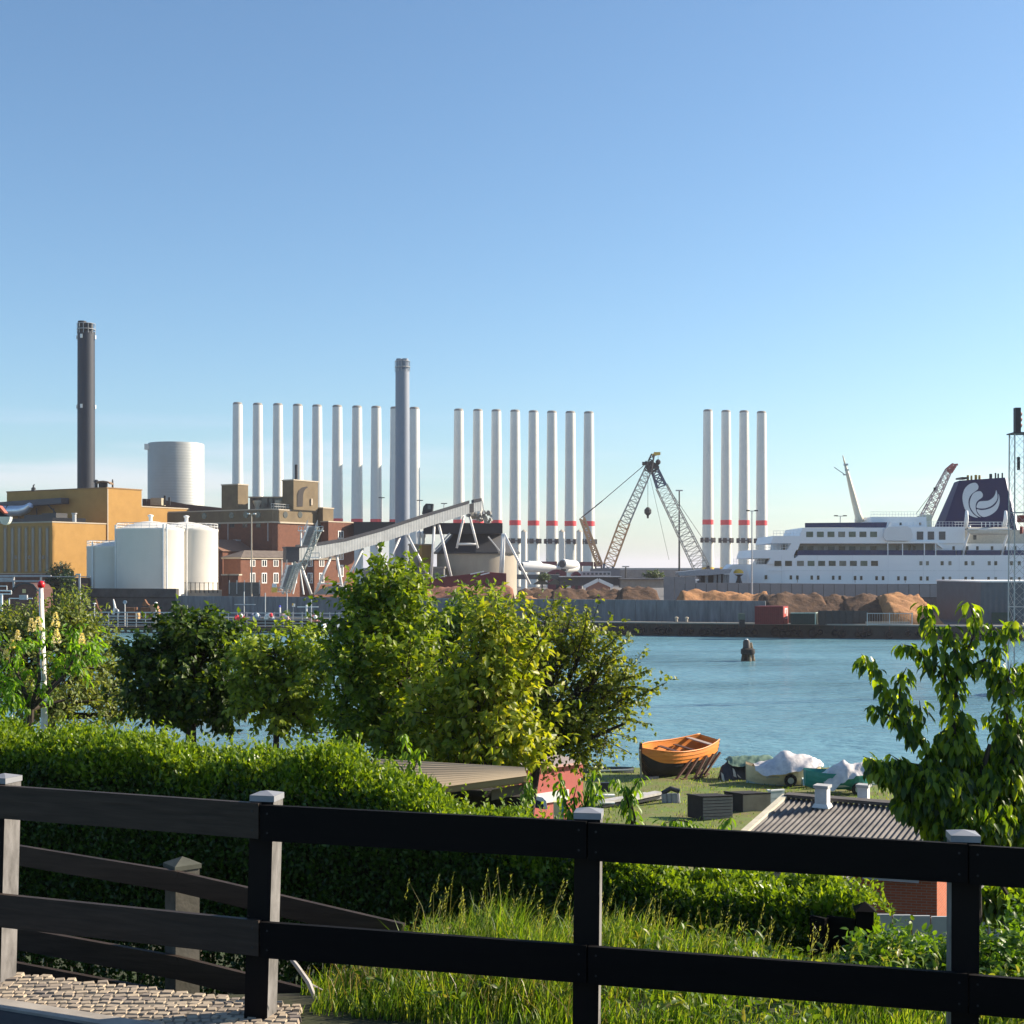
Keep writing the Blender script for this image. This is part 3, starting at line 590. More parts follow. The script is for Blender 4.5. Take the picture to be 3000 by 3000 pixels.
for p, y in ((1228, 1560), (1240, 1560)): MB().lathe((X(p, 290), 290, Z(1598, 290)), [(.35, 0), (.35, 1.6), (.5, 1.8), (.5, Z(y, 290)-Z(1598, 290)), (.2, Z(y, 290)-Z(1598, 290)+.3)], 10).build('stack', white_st, o, 40)
simple('grey_yard_wall', 'low flat grey shed between the conveyor legs and the silo', 1198, 1300, 1665, 1700, 276, 10, mat('grey_render', (.22, .22, .21), .9), roof=conc_lt)
o = thing('red_lean_to', 'long low dark red lean-to roof in front of the silo', 'shed', tuple(P(1350, 1700, 258))); mb = MB(); D = 258
mb.add([(X(1205, D), D, Z(1704, D)), (X(1305, D), D, Z(1690, D)), (X(1372, D), D, Z(1682, D)), (X(1428, D), D, Z(1676, D)), (X(1483, D), D, Z(1680, D)), (X(1483, D), D, 2), (X(1205, D), D, 2)]+
       [(X(1205, D), D+7, Z(1704, D)), (X(1305, D), D+7, Z(1690, D)), (X(1372, D), D+7, Z(1682, D)), (X(1428, D), D+7, Z(1676, D)), (X(1483, D), D+7, Z(1680, D)), (X(1483, D), D+7, 2), (X(1205, D), D+7, 2)],
       [(0, 1, 2, 3, 4, 5, 6)]+[(i, 7+i, 8+i, 1+i) for i in range(5)]+[(6, 5, 4, 3, 2, 1, 0)][:0]+[(13, 12, 11, 10, 9, 8, 7)])
mb.build('shed_shell', mat('oxblood_sheet', (.17, .025, .03), .7, .25, .5), o)
mb = MB()
for a, ya, b_, yb_ in ((1180, 1708, 1222, 1697), (1275, 1693, 1308, 1686), (1378, 1682, 1418, 1674), (1408, 1684, 1434, 1678)): mb.beam(P(a, ya, D-.1), P(b_, yb_, D-.1), .3, .22)
mb.build('flashing', white_st, o)
o = thing('skip_hopper', 'orange red skip beside the grey chimney base', 'skip', tuple(P(1205, 1700, 262))); c = P(1206, 1690, 262); mb = MB(); mb.box(tuple(c), (2.1, 2.2, 1.3), .3, 1.2); mb.build('bin', mat('orange_red', (.45, .12, .05), .7), o)
mb = MB(); mb.beam((c.x-.9, c.y-1.2, c.z+.4), (c.x+.9, c.y-1.0, c.z+.4), .15); mb.build('rib', black_st, o)
# hydraulic arm conveyor stairs (pale blue trestle)
s_ = thing('loading_stairs', 'pale steel loading stairs on trestles climbing from the wall to the conveyor', 'stairs', tuple(P(860, 1740, 249)))
gal_s = mat('grating_steel', (.30, .32, .34), .6, .2)
lightgreen = mat('pale_green_steel', (.50, .52, .46), .6, .1)
def stair(p0, p1, wd, n, nm):
    p0, p1 = Vector(p0), Vector(p1); a = Vector((wd, .8, 0)); mb = MB()
    for o_ in (Vector((0, 0, 0)), a): mb.beam(p0+o_, p1+o_, .18, .35)
    mb.build('stringer', white_st, s_)
    mb = MB()
    for k in range(n): f_ = k/n; q = p0+(p1-p0)*f_; mb.box2(q.x, q.x+wd, q.y, q.y+1.0, q.z, q.z+.12)
    mb.add([p0, p0+a, p1+a, p1], [(0, 1, 2, 3)]); mb.build('treads', gal_s, s_)
    mb = MB()
    for o_ in (Vector((-.1, -.1, 0)), a+Vector((.1, -.1, 0))):
        mb.beam(p0+o_+Vector((0, 0, 1.0)), p1+o_+Vector((0, 0, 1.0)), .1)
        for k in range(7): q = p0+(p1-p0)*(k/6)+o_; mb.beam(q, q+Vector((0, 0, 1.0)), .08)
    mb.build('handrail', steel, s_)
stair(P(822, 1726, 249), P(843, 1655, 249.5), 1.9, 12, 0)
stair(P(882, 1598, 249), P(903, 1540, 249.5), 1.5, 10, 1)
mb = MB(); lattice(mb, P(842, 1735, 247), P(872, 1648, 247), 1.0, 1.0, 9, .13, .08); lattice(mb, P(884, 1668, 247), P(938, 1545, 247), .9, .9, 13, .13, .08); mb.build('trestle', lightgreen, s_)
mb = MB()
for q in (((838, 1740), (872, 1650)), ((858, 1740), (878, 1655)), ((876, 1650), (890, 1742)), ((924, 1600), (928, 1548)), ((882, 1600), (882, 1552))): mb.tube([P(*q[0], 247.5), P(*q[1], 247.5)], .14, 6)
mb.build('strut', white_st, s_)
for a, b_, y in ((874, 892, 1556), (924, 946, 1556), (910, 936, 1634), (800, 832, 1735)):
    mb = MB(); mb.box2(X(a, 247), X(b_, 247), 246.4, 248.4, Z(y, 247), Z(y-2, 247)); mb.build('platform', white_st, s_)
    mb = MB()
    for p in (a, (a+b_)/2, b_): mb.beam(P(p, y, 246.5), P(p, y-14, 246.5), .1)
    mb.beam(P(a, y-14, 246.5), P(b_, y-14, 246.5), .12); mb.build('platform_rail', steel, s_)
o = thing('yellow_bin', 'small white and yellow machine at the foot of the loading stairs', 'machine', tuple(P(804, 1735, 246))); c = P(804, 1728, 246)
MB().box(tuple(c), (.9, .9, .9)).build('base', mat('yellow_paint', (.75, .5, .08), .6), o); MB().box((c.x, c.y, c.z+.8), (.8, .8, .7), 0, .8).build('top', white_st, o)
o = thing('grey_tent', 'rounded grey covered heap behind the wall under the conveyor', 'tarpaulin', tuple(P(960, 1735, 252))); mb = MB(); D = 252
pr = [(922, 1742), (938, 1726), (962, 1718), (990, 1715), (1012, 1722), (1022, 1742)]; mb.xz([(X(a, D), Z(y, D)) for a, y in pr], D, D+3); mb.build('cover', mat('grey_tarpaulin', (.33, .34, .34), .7), o, 60)
# ------------------------------------------------------------ wind turbine towers
tw_m = mat('tower_white', (.66, .67, .63), .45, .05, .2); red_m = mat('signal_red', (.78, .035, .05), .5, .1); yel_m = mat('signal_yellow', (.75, .45, .05), .5, .1)
def make_tower(pads, base):
    r = thing('wind_turbine_tower', None, 'turbine tower', (0, 0, 0)); H = 86.0-2
    R0, R1 = 2.92, 2.25
    rr = lambda z: R0+(R1-R0)*z/H
    MB().lathe((0, 0, 0), [(R0, 0 if not base else 6.6), (rr(29.2), 29.2)], 32).build('lower_shaft', tw_m, r, 40)
    MB().lathe((0, 0, 0), [(rr(29.2)+.03, 29.2), (rr(31.6)+.03, 31.6)], 32).build('red_band', red_m, r, 40)
    MB().lathe((0, 0, 0), [(rr(31.6), 31.6), (rr(56), 56), (rr(56.3), 56.3), (R1, H-.8)], 32).build('upper_shaft', tw_m, r, 40)
    MB().lathe((0, 0, 0), [(R1, H-.8), (R1*.98, H-.2), (R1*.8, H+.25), (.05, H+.5)], 32).build('top_cover', mat('tower_cap', (.3, .29, .27), .7), r, 40)
    if pads:
        for k in range(6):
            a = k*math.pi/3+R(12); q = R0+.25; MB().box((q*math.cos(a), q*math.sin(a), 21.8), (.9, 1.9, 2.3), a).build('bumper_pad', mat('dark_rubber', (.05, .045, .05), .9), r)
        MB().lathe((0, 0, 0), [(R0+.12, 21.5), (R0+.12, 22.1)], 32).build('clamp_ring', mat('clamp_grey', (.2, .19, .2), .7), r, 40)
    if base: MB().lathe((0, 0, 0), [(R0+.06, 0), (R0+.06, 8.9)], 32).build('yellow_base', yel_m, r, 40)
    return r
W_ = 'first second third fourth fifth sixth seventh eighth ninth tenth'.split()
protos = {k: make_tower(*k) for k in ((0, 0), (1, 0), (1, 1))}; used = set()
def put_tower(px, pytop, key, label, grp, D=650, base_z=2.0):
    if key in used: o = copy_tree(protos[key])
    else: o = protos[key]; used.add(key)
    o.location = (X(px, D), D, base_z); h_ = (Z(pytop, D)-base_z)/84.4; o.scale = (1, 1, h_); o['label'] = label; o['group'] = grp
g1x = [696, 755, 814, 872, 929, 988, 1046, 1102, 1158, 1214]; g1y = [1178, 1180, 1181, 1183, 1185, 1186, 1188, 1189, 1191, 1192]
for i, (x_, y_) in enumerate(zip(g1x, g1y)):
    put_tower(x_, y_, (0, 0), f'white wind turbine tower, {W_[i]} from left of the ten behind the brown station', 'wind towers in the left row', 655-4.2*i)
g2x = [1344, 1400, 1454, 1509, 1563, 1617, 1671, 1725]; g2y = [1197, 1198, 1199, 1200, 1202, 1203, 1204, 1205]
for i, (x_, y_) in enumerate(zip(g2x, g2y)):
    put_tower(x_, y_, (1 if i > 2 else 0, 0), f'red-banded wind turbine tower, {W_[i]} from left of the eight behind the silo', 'wind towers in the middle row', 650-4.0*i)
g3x = [2074, 2127, 2180, 2231]; g3y = [1199, 1201, 1202, 1204]
for i, (x_, y_) in enumerate(zip(g3x, g3y)):
    put_tower(x_, y_, (1, 1), f'red-banded wind turbine tower, {W_[i]} from left of the four beside the ferry', 'wind towers beside the ferry', 668-4.2*i)
for p, lab in ((1535, 'left of three pale storage silos between the wind towers'), (1646, 'middle one of three pale storage silos between the wind towers'), (1697, 'right one of three pale storage silos between the wind towers')):
    D = 560; o = thing('storage_silo', lab, 'silo', (X(p, D), D, 2), 'silos between the towers'); r_ = 9/F*D
    MB().lathe((X(p, D), D, 2), [(r_, 0), (r_, Z(1558, D)-2)], 24).build('drum', white_tk, o, 40); MB().lathe((X(p, D), D, Z(1558, D)), [(r_*1.05, 0), (.1, 1.0)], 24).build('lid', trim_l, o, 40)
# red transport frames, lying sections, sheds before the towers
blade_m = mat('blade_white', (.72, .72, .70), .4, .05)
def bar(px0, px1, y0, y1, D, dep, m, name, label, cat):
    o = thing(name, label, cat, tuple(P((px0+px1)/2, y1, D))); MB().box2(X(px0, D), X(px1, D), D, D+dep, Z(y1, D), Z(y0, D)).build('body', m, o); return o
maroon = mat('maroon_sheet', (.20, .03, .05), .6, .2)
for a, b_, y0, y1, D, lab in ((1585, 1632, 1645, 1656, 520, 'maroon transport frame under the middle wind towers'), (1700, 1738, 1646, 1658, 520, 'maroon transport frame right of the red one under the wind towers'), (1742, 1765, 1646, 1660, 515, 'small dark maroon frame at the foot of the orange crane mast')):
    o = bar(a, b_, y0, y1, D, 6, maroon, 'transport_frame', lab, 'frame'); mb = MB()
    for p in (a+3, b_-3): mb.beam(P(p, y1, D), (X(p, D), D, 2), .6)
    mb.build('legs', black_st, o)
for (a, b_, y, lab) in ((1528, 1642, 1661, 'long white turbine blade root lying on the quay beside the silo'), (1648, 1692, 1652, 'short white tower section lying behind the maroon shed')):
    D = 430; o = thing('wind_turbine_wing', lab, 'turbine blade', tuple(P(a, y, D))); q = (b_-a)/F*D
    pts = [Vector(P(a+(b_-a)*f_, y+f_*4, D+f_*6)) for f_ in (0, .1, .4, .7, 1)]; MB().tube(pts, [1.5, 1.6, 1.5, 1.2, .5], 16).build('blade_shell', blade_m, o, 40)
    mb = MB(); mb.tube([pts[0]+Vector((-.25, -.25, 0)), pts[0]+Vector((0, 0, 0))], [1.2, 1.2], 16); mb.build('root_opening', black_st, o)
for a, y, r_, lab in ((1543, 1652, 15, 'dark open end of a white tower section left of the maroon shed'), (1650, 1653, 19, 'dark open end of a white tower section above the maroon shed')):
    D = 436; o = thing('tower_section', lab, 'tower section', tuple(P(a, y, D))); q = r_/F*D; zc = Z(y+6, D)
    mb = MB(); mb.tube([(X(a, D), D, zc), (X(a, D)+4, D+14, zc)], [q, q], 28); mb.build('tube_shell', blade_m, o, 40)
    mb = MB(); mb.tube([(X(a, D)-.06, D-.12, zc), (X(a, D), D+.3, zc)], [q*.82, q*.82], 28); mb.build('opening', black_st, o)
for a, b_, y0, y1, D, m_, lab in ((1606, 1660, 1668, 1692, 380, maroon, 'maroon round-roofed shed on the far quay left of the crane'), (1676, 1702, 1674, 1690, 378, maroon, 'small dark maroon drum shed beside an orange cab'), ):
    o = thing('round_shed', lab, 'shed', tuple(P((a+b_)/2, y1, D))); mb = MB(); n = 8
    pr = [(X(a, D), 2), (X(a, D), Z(y0+9, D))]+[(X(a+(b_-a)*(k/n), D), Z(y0+9-9*math.sin(math.pi*k/n), D)) for k in range(1, n)]+[(X(b_, D), Z(y0+9, D)), (X(b_, D), 2)]
    mb.xz(pr, D, D+9); mb.build('shell', m_, o, 50); mb = MB(); m2 = (a+b_)/2; mb.box2(X(m2-4, D), X(m2+4, D), D-.1, D, 2, Z(y0+10, D)); mb.build('door', black_st, o)
o = bar(1702, 1790, 1674, 1690, 390, 6, mat('pale_barrier', (.45, .47, .48), .6), 'cabin_row', 'long pale blue grey cabin in front of the orange crane', 'cabin')
mb = MB()
for p in range(1708, 1788, 12): mb.box2(X(p, 389.9), X(p+7, 389.9), 389.85, 389.95, Z(1684, 389.9), Z(1678, 389.9))
mb.build('windows', pane_g, o)
o = bar(1500, 1640, 1683, 1697, 350, 8, mat('dim_shed_grey', (.2, .2, .19), .8), 'quay_shed', 'low grey shed with pitched bays behind the chip piles', 'shed')
mb = MB(); D = 349
for p in (1560, 1600, 1660, 1700):
    mb.xz([(X(p, D), Z(1712, D)), (X(p+26, D), Z(1696, D)), (X(p+52, D), Z(1712, D))], D-3, D)
mb.build('pitched_bay', mat('dim_green_grey', (.17, .17, .13), .85), o)
o = bar(1640, 1818, 1691, 1716, 345, 8, mat('dark_shed', (.10, .10, .10), .8), 'quay_shed', 'long dark low shed behind the gabled brick hut', 'shed')
MB().box2(X(1638, 345), X(1820, 345), 344, 353.5, Z(1691, 345)+.01, Z(1688.5, 345)).build('roof', steel, o)
o = thing('gabled_hut', 'small pink brick hut with white gable edges behind the chip piles', 'building', tuple(P(1753, 1722, 320))); D = 320; mb = MB()
mb.xz([(X(1722, D), 2), (X(1722, D), Z(1712, D)), (X(1753, D), Z(1700, D)), (X(1788, D), Z(1714, D)), (X(1788, D), 2)], D, D+9); mb.build('wall', mat('pink_brick', (.42, .2, .14), .85), o)
mb = MB(); mb.beam(P(1712, 1719, D-.1), P(1753, 1699, D-.1), .8, .35, (0, 1, 0)); mb.beam(P(1753, 1699, D-.1), P(1795, 1718, D-.1), .8, .35, (0, 1, 0)); mb.build('verge', white_st, o)
o = bar(1820, 1995, 1698, 1722, 340, 8, conc_lt, 'quay_shed', 'long low cream shed with a thin dark roof behind the chip piles', 'shed')
MB().box2(X(1815, 340), X(1998, 340), 339, 348.5, Z(1698, 340)+.01, Z(1695, 340)).build('roof', mat('roof_mid', (.15, .15, .15), .7), o)
o = thing('wrapped_machine', 'bright white wrapped machine beside the cream shed', 'machine', tuple(P(2025, 1718, 330))); D = 330; mb = MB()
mb.xz([(X(a, D), Z(y, D)) for a, y in ((1985, 1690), (2010, 1692), (2022, 1697), (2048, 1697), (2048, 1706), (2034, 1709), (2020, 1719), (2003, 1718), (1998, 1700), (1983, 1696))], D, D+3); mb.build('wrapping', white_st, o)
mb = MB(); mb.tube([P(2045, 1712, D), P(2060, 1706, D), P(2078, 1712, D)], .8, 8); mb.build('hose', black_st, o)
for (p, yt, lab) in ((1990, 1437, 'tall slim light mast between the crane booms'), (1833, 1660, 'short pole beside the cream shed'), (2022, 1690, None)):
    if not lab: continue
    D = 430; o = thing('light_mast', lab, 'light mast', (X(p, D), D, 2)); MB().tube([(X(p, D), D, 2), P(p, yt, D)], [.35, .2], 8).build('pole', black_st, o); MB().box(tuple(P(p, yt, D)), (2.2, .5, .4)).build('lamp_bar', steel, o)
def twin_lamp(px, ytop, ybase_z, D, lab, span=11, m=None):
    o = thing('street_lamp', lab, 'street lamp', (X(px, D), D, ybase_z), 'twin-armed street lamps on the quay'); s_ = span/F*D
    MB().tube([(X(px, D), D, ybase_z), P(px, ytop, D)], [.16, .1], 8).build('pole', m or steel, o)
    mb = MB(); mb.beam(P(px-span+2, ytop, D), P(px+span-2, ytop, D), .14); mb.build('arm', m or steel, o)
    for e in (-1, 1): c = P(px+e*span, ytop-1, D); MB().box(tuple(c), (s_*.8, .5, .22)).build('lamp_head', black_st if m is None else white_st, o)
twin_lamp(2203, 1497, 2, 247, 'twin-headed lamp in front of the right wind towers', 12)
twin_lamp(2462, 1512, 2, 290, 'twin-headed lamp rising above the ferry sun deck', 13)
twin_lamp(737, 1506, 2, 252, 'tall twin-headed lamp before the brown station', 9, trim_l)
for p, y in ((1118, 1458), (1230, 1466), (1301, 1475)):
    o = thing('mast_light', {1118: 'thin lamp mast left of the grey chimney', 1230: 'thin lamp mast above the conveyor cab', 1301: 'small lamp mast right of the conveyor cab'}[p], 'light mast', (X(p, 330), 330, 2)); MB().tube([(X(p, 330), 330, 2), P(p, y, 330)], .13, 6).build('pole', steel, o); mb = MB(); mb.beam(P(p-9, y, 330), P(p+9, y, 330), .2); mb.build('crossbar', black_st, o)
# ------------------------------------------------------------ cranes
pale_o = mat('sun_bleached_orange', (.62, .36, .18), .6, .15); lat_w = mat('crane_offwhite', (.50, .47, .42), .6, .2)
D = 420
c1 = thing('crawler_crane', 'crawler crane with orange-white boom leaning right and orange mast with stay cable', 'crane', (X(1775, D), D, 2))
mb = MB(); lattice(mb, P(1776, 1682, D), P(1784, 1655, D), 2.0, 3.0, 2, .4, .22); mb.build('boom_foot', mat('blue_steel', (.12, .16, .25), .6), c1)
mb = MB(); lattice(mb, P(1784, 1655, D), P(1830, 1530, D), 3.2, 3.2, 8, .34, .17); mb.build('lower_boom', pale_o, c1)
mb = MB(); lattice(mb, P(1830, 1530, D), P(1897, 1380, D), 3.0, 2.2, 10, .3, .15); mb.build('upper_boom', lat_w, c1)
mb = MB(); lattice(mb, P(1897, 1380, D), P(1913, 1331, D), 2.2, .9, 3, .3, .2); mb.build('boom_head', black_st, c1)
mb = MB(); lattice(mb, P(1757, 1655, D), P(1705, 1517, D), 1.6, 1.3, 8, .55, .35); mb.build('mast', pale_o, c1)
mb = MB(); mb.beam(P(1703, 1517, D), P(1704+60, 1468, D), .35); mb.beam(P(1764, 1468, D), P(1893, 1358, D), .22); mb.build('stay_cable', mat('cable_dark', (.1, .09, .09), .7), c1)
mb = MB(); mb.box(tuple(P(1893, 1358, D)), (2.4, 1, 1)); mb.beam(P(1890, 1352, D), P(1900, 1362, D), .7); mb.build('sheave_head', black_st, c1)
mb = MB(); mb.beam(P(1898, 1378, D), P(1898, 1490, D), .12); mb.build('hoist_rope', mat('cable_dark', (.1, .1, .1)), c1)
mb = MB(); q = P(1898, 1488, D); mb.lathe(tuple(q-Vector((0, 0, 2.4))), [(.3, -.8), (.35, 0), (1.1, .8), (1.1, 1.8), (.4, 2.6)], 10); mb.build('hook_block', black_st, c1)
mb = MB(); mb.box(tuple(P(1772, 1682, D)), (9, 4, 3.5)); mb.build('machine_house', mat('crane_house', (.2, .2, .22), .6), c1)
mb = MB()
for e in (-2.5, 2.5): mb.box((X(1772, D), D+e, 2.7), (11, 1.2, 1.4))
mb.build('tracks', black_st, c1)
c2 = thing('lattice_crane', 'grey lattice crane whose boom leans left and meets the orange crane at the top', 'crane', (X(2063, D), D, 2))
D = 424
mb = MB(); lattice(mb, P(2066, 1695, D), P(2055, 1664, D), 3.0, 4.4, 2, .4, .3); mb.build('boom_foot', black_st, c2)
mb = MB(); lattice(mb, P(2055, 1664, D), P(1938, 1425, D), 4.6, 3.4, 17, .26, .13); mb.build('boom', lat_w, c2)
mb = MB(); lattice(mb, P(1938, 1425, D), P(1918, 1375, D), 2.8, 2.0, 3, .5, .35); mb.build('upper_boom', mat('blue_steel', (.12, .16, .25)), c2)
mb = MB(); lattice(mb, P(1918, 1378, D), P(1900, 1357, D), 2.6, 1.6, 2, .9, .6); mb.build('boom_head', black_st, c2)
mb = MB(); mb.beam(P(1912, 1334, D), P(1930, 1328, D), .9); mb.box(tuple(P(1925, 1329, D)), (2, 1, .9)); mb.build('yellow_tip', yel_m, c2)
mb = MB(); mb.beam(P(1925, 1380, D), P(2060, 1580, D), .12); mb.beam(P(1905, 1400, D), P(1960, 1640, D), .09); mb.beam(P(1928, 1333, D), P(1928, 1350, D), .1); mb.build('stay_cable', mat('cable_dark', (.1, .1, .1)), c2)
mb = MB(); mb.lathe(tuple(P(1928, 1358, D)), [(.2, -.5), (.8, .1), (.8, .8), (.3, 1.3)], 8); mb.build('hook_block', black_st, c2)
mb = MB(); mb.box((X(2075, D), D, 5), (9, 5, 3.2)); mb.box((X(2072, D), D, 2.8), (11, 7, 1.6)); mb.build('machine_house', black_st, c2)
D = 330
c3 = thing('dock_crane', 'pale red and white lattice crane jib rising behind the ferry', 'crane', (X(2690, D), D, 2)); red_w = mat('faded_red', (.42, .13, .12), .6, .2)
mb = MB(); lattice(mb, P(2690, 1560, D), P(2779, 1378, D), 2.6, 1.3, 14, .22, .13); mb.build('jib', mat('pinkish_white', (.55, .43, .42), .6, .2), c3)
mb = MB(); lattice(mb, P(2779, 1380, D), P(2795, 1362, D), 1.3, .8, 2, .4, .3); mb.beam(P(2795, 1362, D), P(2806, 1361, D), .5); mb.build('jib_head', red_w, c3)
mb = MB(); mb.beam(P(2739, 1432, D), P(2684, 1505, D), .1); mb.box(tuple(P(2741, 1433, D)), (.9, .5, .8)); mb.build('stay_cable', black_st, c3)
mb = MB(); mb.box2(X(2680, D), X(2700, D), D-1, D+3, 2, Z(1540, D)); mb.build('tower_base', white_st, c3)
# ------------------------------------------------------------ ferry
D = 265.0
SX = lambda p: X(p, D); SZ = lambda y: Z(y, D)
ship_w = mat('ship_white', (.84, .86, .87), .4, .05, .12, col2=(.80, .82, .83)); navy = mat('navy_blue_paint', (.008, .014, .085), .6, .1, spec=.2); navy2 = mat('blue_screen', (.03, .045, .14), .4, .2, 2)
shp = thing('ferry', 'large white ferry with dark blue funnel moored behind the quay wall', 'ferry', (SX(2600), D+9, 0))
mb = MB(); st_ = [2115, 2125, 2142, 2160, 2190, 2240, 2300, 3400]; hw = [.5, 1.2, 2.6, 4.4, 6.6, 8.6, 9, 9]; CY = D+9; V = []; n = len(st_)
def htop(p): return {2115: SZ(1702), 2125: SZ(1684), 2142: SZ(1668), 2160: SZ(1653)}.get(p, SZ(1653))
for p, h_ in zip(st_, hw):
    V += [(SX(p)+(1.5 if p < 2200 else 0), CY-h_*.7, -.5), (SX(p), CY-h_, htop(p)), (SX(p), CY+h_, htop(p)), (SX(p)+(1.5 if p < 2200 else 0), CY+h_*.7, -.5)]
# use nearly vertical sides amidships
V = [(x_, (CY-h_ if y_ < CY else CY+h_) if st_[i//4] > 2200 else y_, z_) for i, (x_, y_, z_) in enumerate(V) for h_ in [hw[i//4]]]
Fs = [(4*i+a, 4*i+a+1, 4*i+a+5, 4*i+a+4) for i in range(n-1) for a in range(3)]+[(0, 3, 2, 1), tuple(4*(n-1)+k for k in range(4))]
mb.add(V, [tuple(reversed(f_)) for f_ in Fs]); mb.build('hull', ship_w, shp)
def slab(poly, name, m, y0=D, y1=D+17, par=None): mb = MB(); mb.xz([(SX(a), SZ(y)) for a, y in poly], y0, y1); return mb.build(name, m, par or shp)
slab([(2248, 1652.9), (2257, 1636), (2330, 1635), (2340, 1626.1), (3400, 1626.1), (3400, 1652.9)], 'cabin_deck', ship_w)
slab([(2200, 1632), (2207, 1611), (2333, 1611), (2326, 1626), (2326, 1635.9), (2200, 1635.9)], 'bridge_wing_deck', ship_w, D+.01)
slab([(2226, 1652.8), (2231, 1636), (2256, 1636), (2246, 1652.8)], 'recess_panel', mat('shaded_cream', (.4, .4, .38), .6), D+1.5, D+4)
slab([(2240, 1652.5), (2248, 1638), (2256, 1638), (2252, 1652.5)], 'recess_glass', pane, D+1.4, D+1.45)
slab([(2307, 1610.9), (2318, 1592.1), (2344, 1592.1), (2337, 1610.9)], 'deck_end_wall', ship_w)
slab([(2259, 1590), (2266, 1570), (2350, 1570), (2350, 1592), (2259, 1592)], 'upper_wing_deck', ship_w, D+.01)
slab([(2293, 1610.5), (2295, 1592.5), (2311, 1592.5), (2305, 1610.5)], 'dark_screen', pane_g, D+1.4, D+1.5)
slab([(2265, 1610.5), (2267, 1592.5), (2292, 1592.5), (2292, 1610.5)], 'white_screen', mat('backlit_glass', (.8, .8, .8), .3), D+3, D+3.1)
slab([(2343, 1569.9), (2352, 1546), (2600, 1546), (2600, 1592), (2343, 1592)], 'bridge_deck', ship_w)
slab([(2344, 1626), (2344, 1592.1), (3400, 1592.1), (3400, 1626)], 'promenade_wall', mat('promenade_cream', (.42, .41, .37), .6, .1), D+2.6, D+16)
slab([(2560, 1545.9), (2560, 1513), (2723, 1513), (2724, 1545.9)], 'wheelhouse', ship_w, D+2, D+15)
slab([(2600.1, 1592), (2600.1, 1546), (2662, 1546), (2662, 1592)], 'deck_house', ship_w, D+1.0, D+16)
slab([(2662.1, 1591.9), (2662.1, 1543), (2830, 1543), (2830, 1591.9)], 'lounge_deck', ship_w, D+.6, D+16)
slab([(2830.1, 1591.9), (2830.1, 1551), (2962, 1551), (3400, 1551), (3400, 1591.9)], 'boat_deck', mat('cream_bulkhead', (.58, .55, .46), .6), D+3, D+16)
slab([(2600, 1591.9), (2600, 1586), (2742, 1586), (2750, 1592), (2765, 1606), (2760, 1607), (2742, 1591.9)], 'deck_overhang', ship_w, D-.25, D+3)
slab([(2745, 1612), (2745, 1592.1), (3400, 1592.1), (3400, 1612)], 'promenade_bulwark', ship_w, D+.9, D+2.5)
for a, b_ in ((2334, 2600), (2602, 2643), (2646, 2706), (2710, 2739), (2745, 2800), (2803, 2816), (2831, 2930), (2943, 3000), (3003, 3200)):
    slab([(a, 1626.5), (a+(6 if a == 2334 else 0), 1612), (b_, 1612), (b_, 1626.5)], 'blue_screen', navy2, D-.02, D+.06)
for p in (2601, 2644, 2708, 2741): slab([(p-1.2, 1626), (p-1.2, 1592), (p+1.2, 1592), (p+1.2, 1626)], 'deck_post', ship_w, D-.1, D+.2)
slab([(2359, 1545.5), (2359, 1532), (2600, 1530), (2596, 1545.5)], 'sun_deck_screen', navy2, D+.1, D+.25)
slab([(2598, 1545), (2606, 1529), (2614, 1529), (2608, 1545)], 'screen_bracket', ship_w, D-.3, D+.3)
def sw(px, y0, y1, wd, m, dd=D, nm='window', fr=True):
    mb = MB(); mb.box2(SX(px-wd/2), SX(px+wd/2), dd-.05, dd+.1, SZ(y1), SZ(y0)); return mb.build(nm, m, shp)
curt = [glass('curtain_glass_a', (.08, .09, .075), .2), glass('curtain_glass_b', (.05, .05, .045), .12), glass('curtain_glass_c', (.20, .20, .17), .25), glass('curtain_glass_d', (.12, .16, .12), .2)]
for k in range(10): sw(2283+31.0*k-(4 if k < 2 else 0), 1643, 1658, 20, curt[(1, 1, 2, 3, 0, 0, 2, 0, 3, 1)[k]])
for k in range(7): sw(2372+31.2*k, 1557.5, 1573.5, 20, curt[(3, 3, 3, 2, 3, 0, 3)[k]])
for k, p in enumerate((2698, 2730, 2763)): sw(p, 1557, 1581, 19, glass('lounge_pane', (.05, .06, .09), .1), D+.6)
for k in range(8): sw(2352+31*k, 1600, 1612, 18, curt[(1, 0, 2, 0, 1, 0, 2, 1)[k]], D+2.6)
for p in (2640, 2676, 2690): sw(p, 1598, 1612, 8, pane, D+2.6)
for p in (2244, 2317, 2336, 2378, 2397, 2441, 2460, 2505, 2523, 2568, 2587, 2632, 2652, 2698, 2717, 2763, 2783, 2829, 2849, 2896, 2917, 2963, 2986): sw(p, 1685+(p-2244)*.008, 1697+(p-2244)*.008, 7.2, curt[1] if p not in (2783, 2917) else curt[2], nm='porthole')
for p in (2698, 2717, 2760, 2783, 2830, 2850, 2898, 2917, 2963, 2986): sw(p, 1644, 1656, 8.5, curt[2] if p in (2698, 2717, 2783, 2850, 2898) else curt[1], nm='porthole')
for p in (2798, 2838, 2868, 2911, 2948, 2979): sw(p, 1600, 1611, 7, pane, D+.9, nm='porthole')
for p in (2647, 2705): sw(p, 1530, 1538, 6, pane, D+2, nm='porthole')
sw(2871, 1567, 1580, 9, pane, D+3)
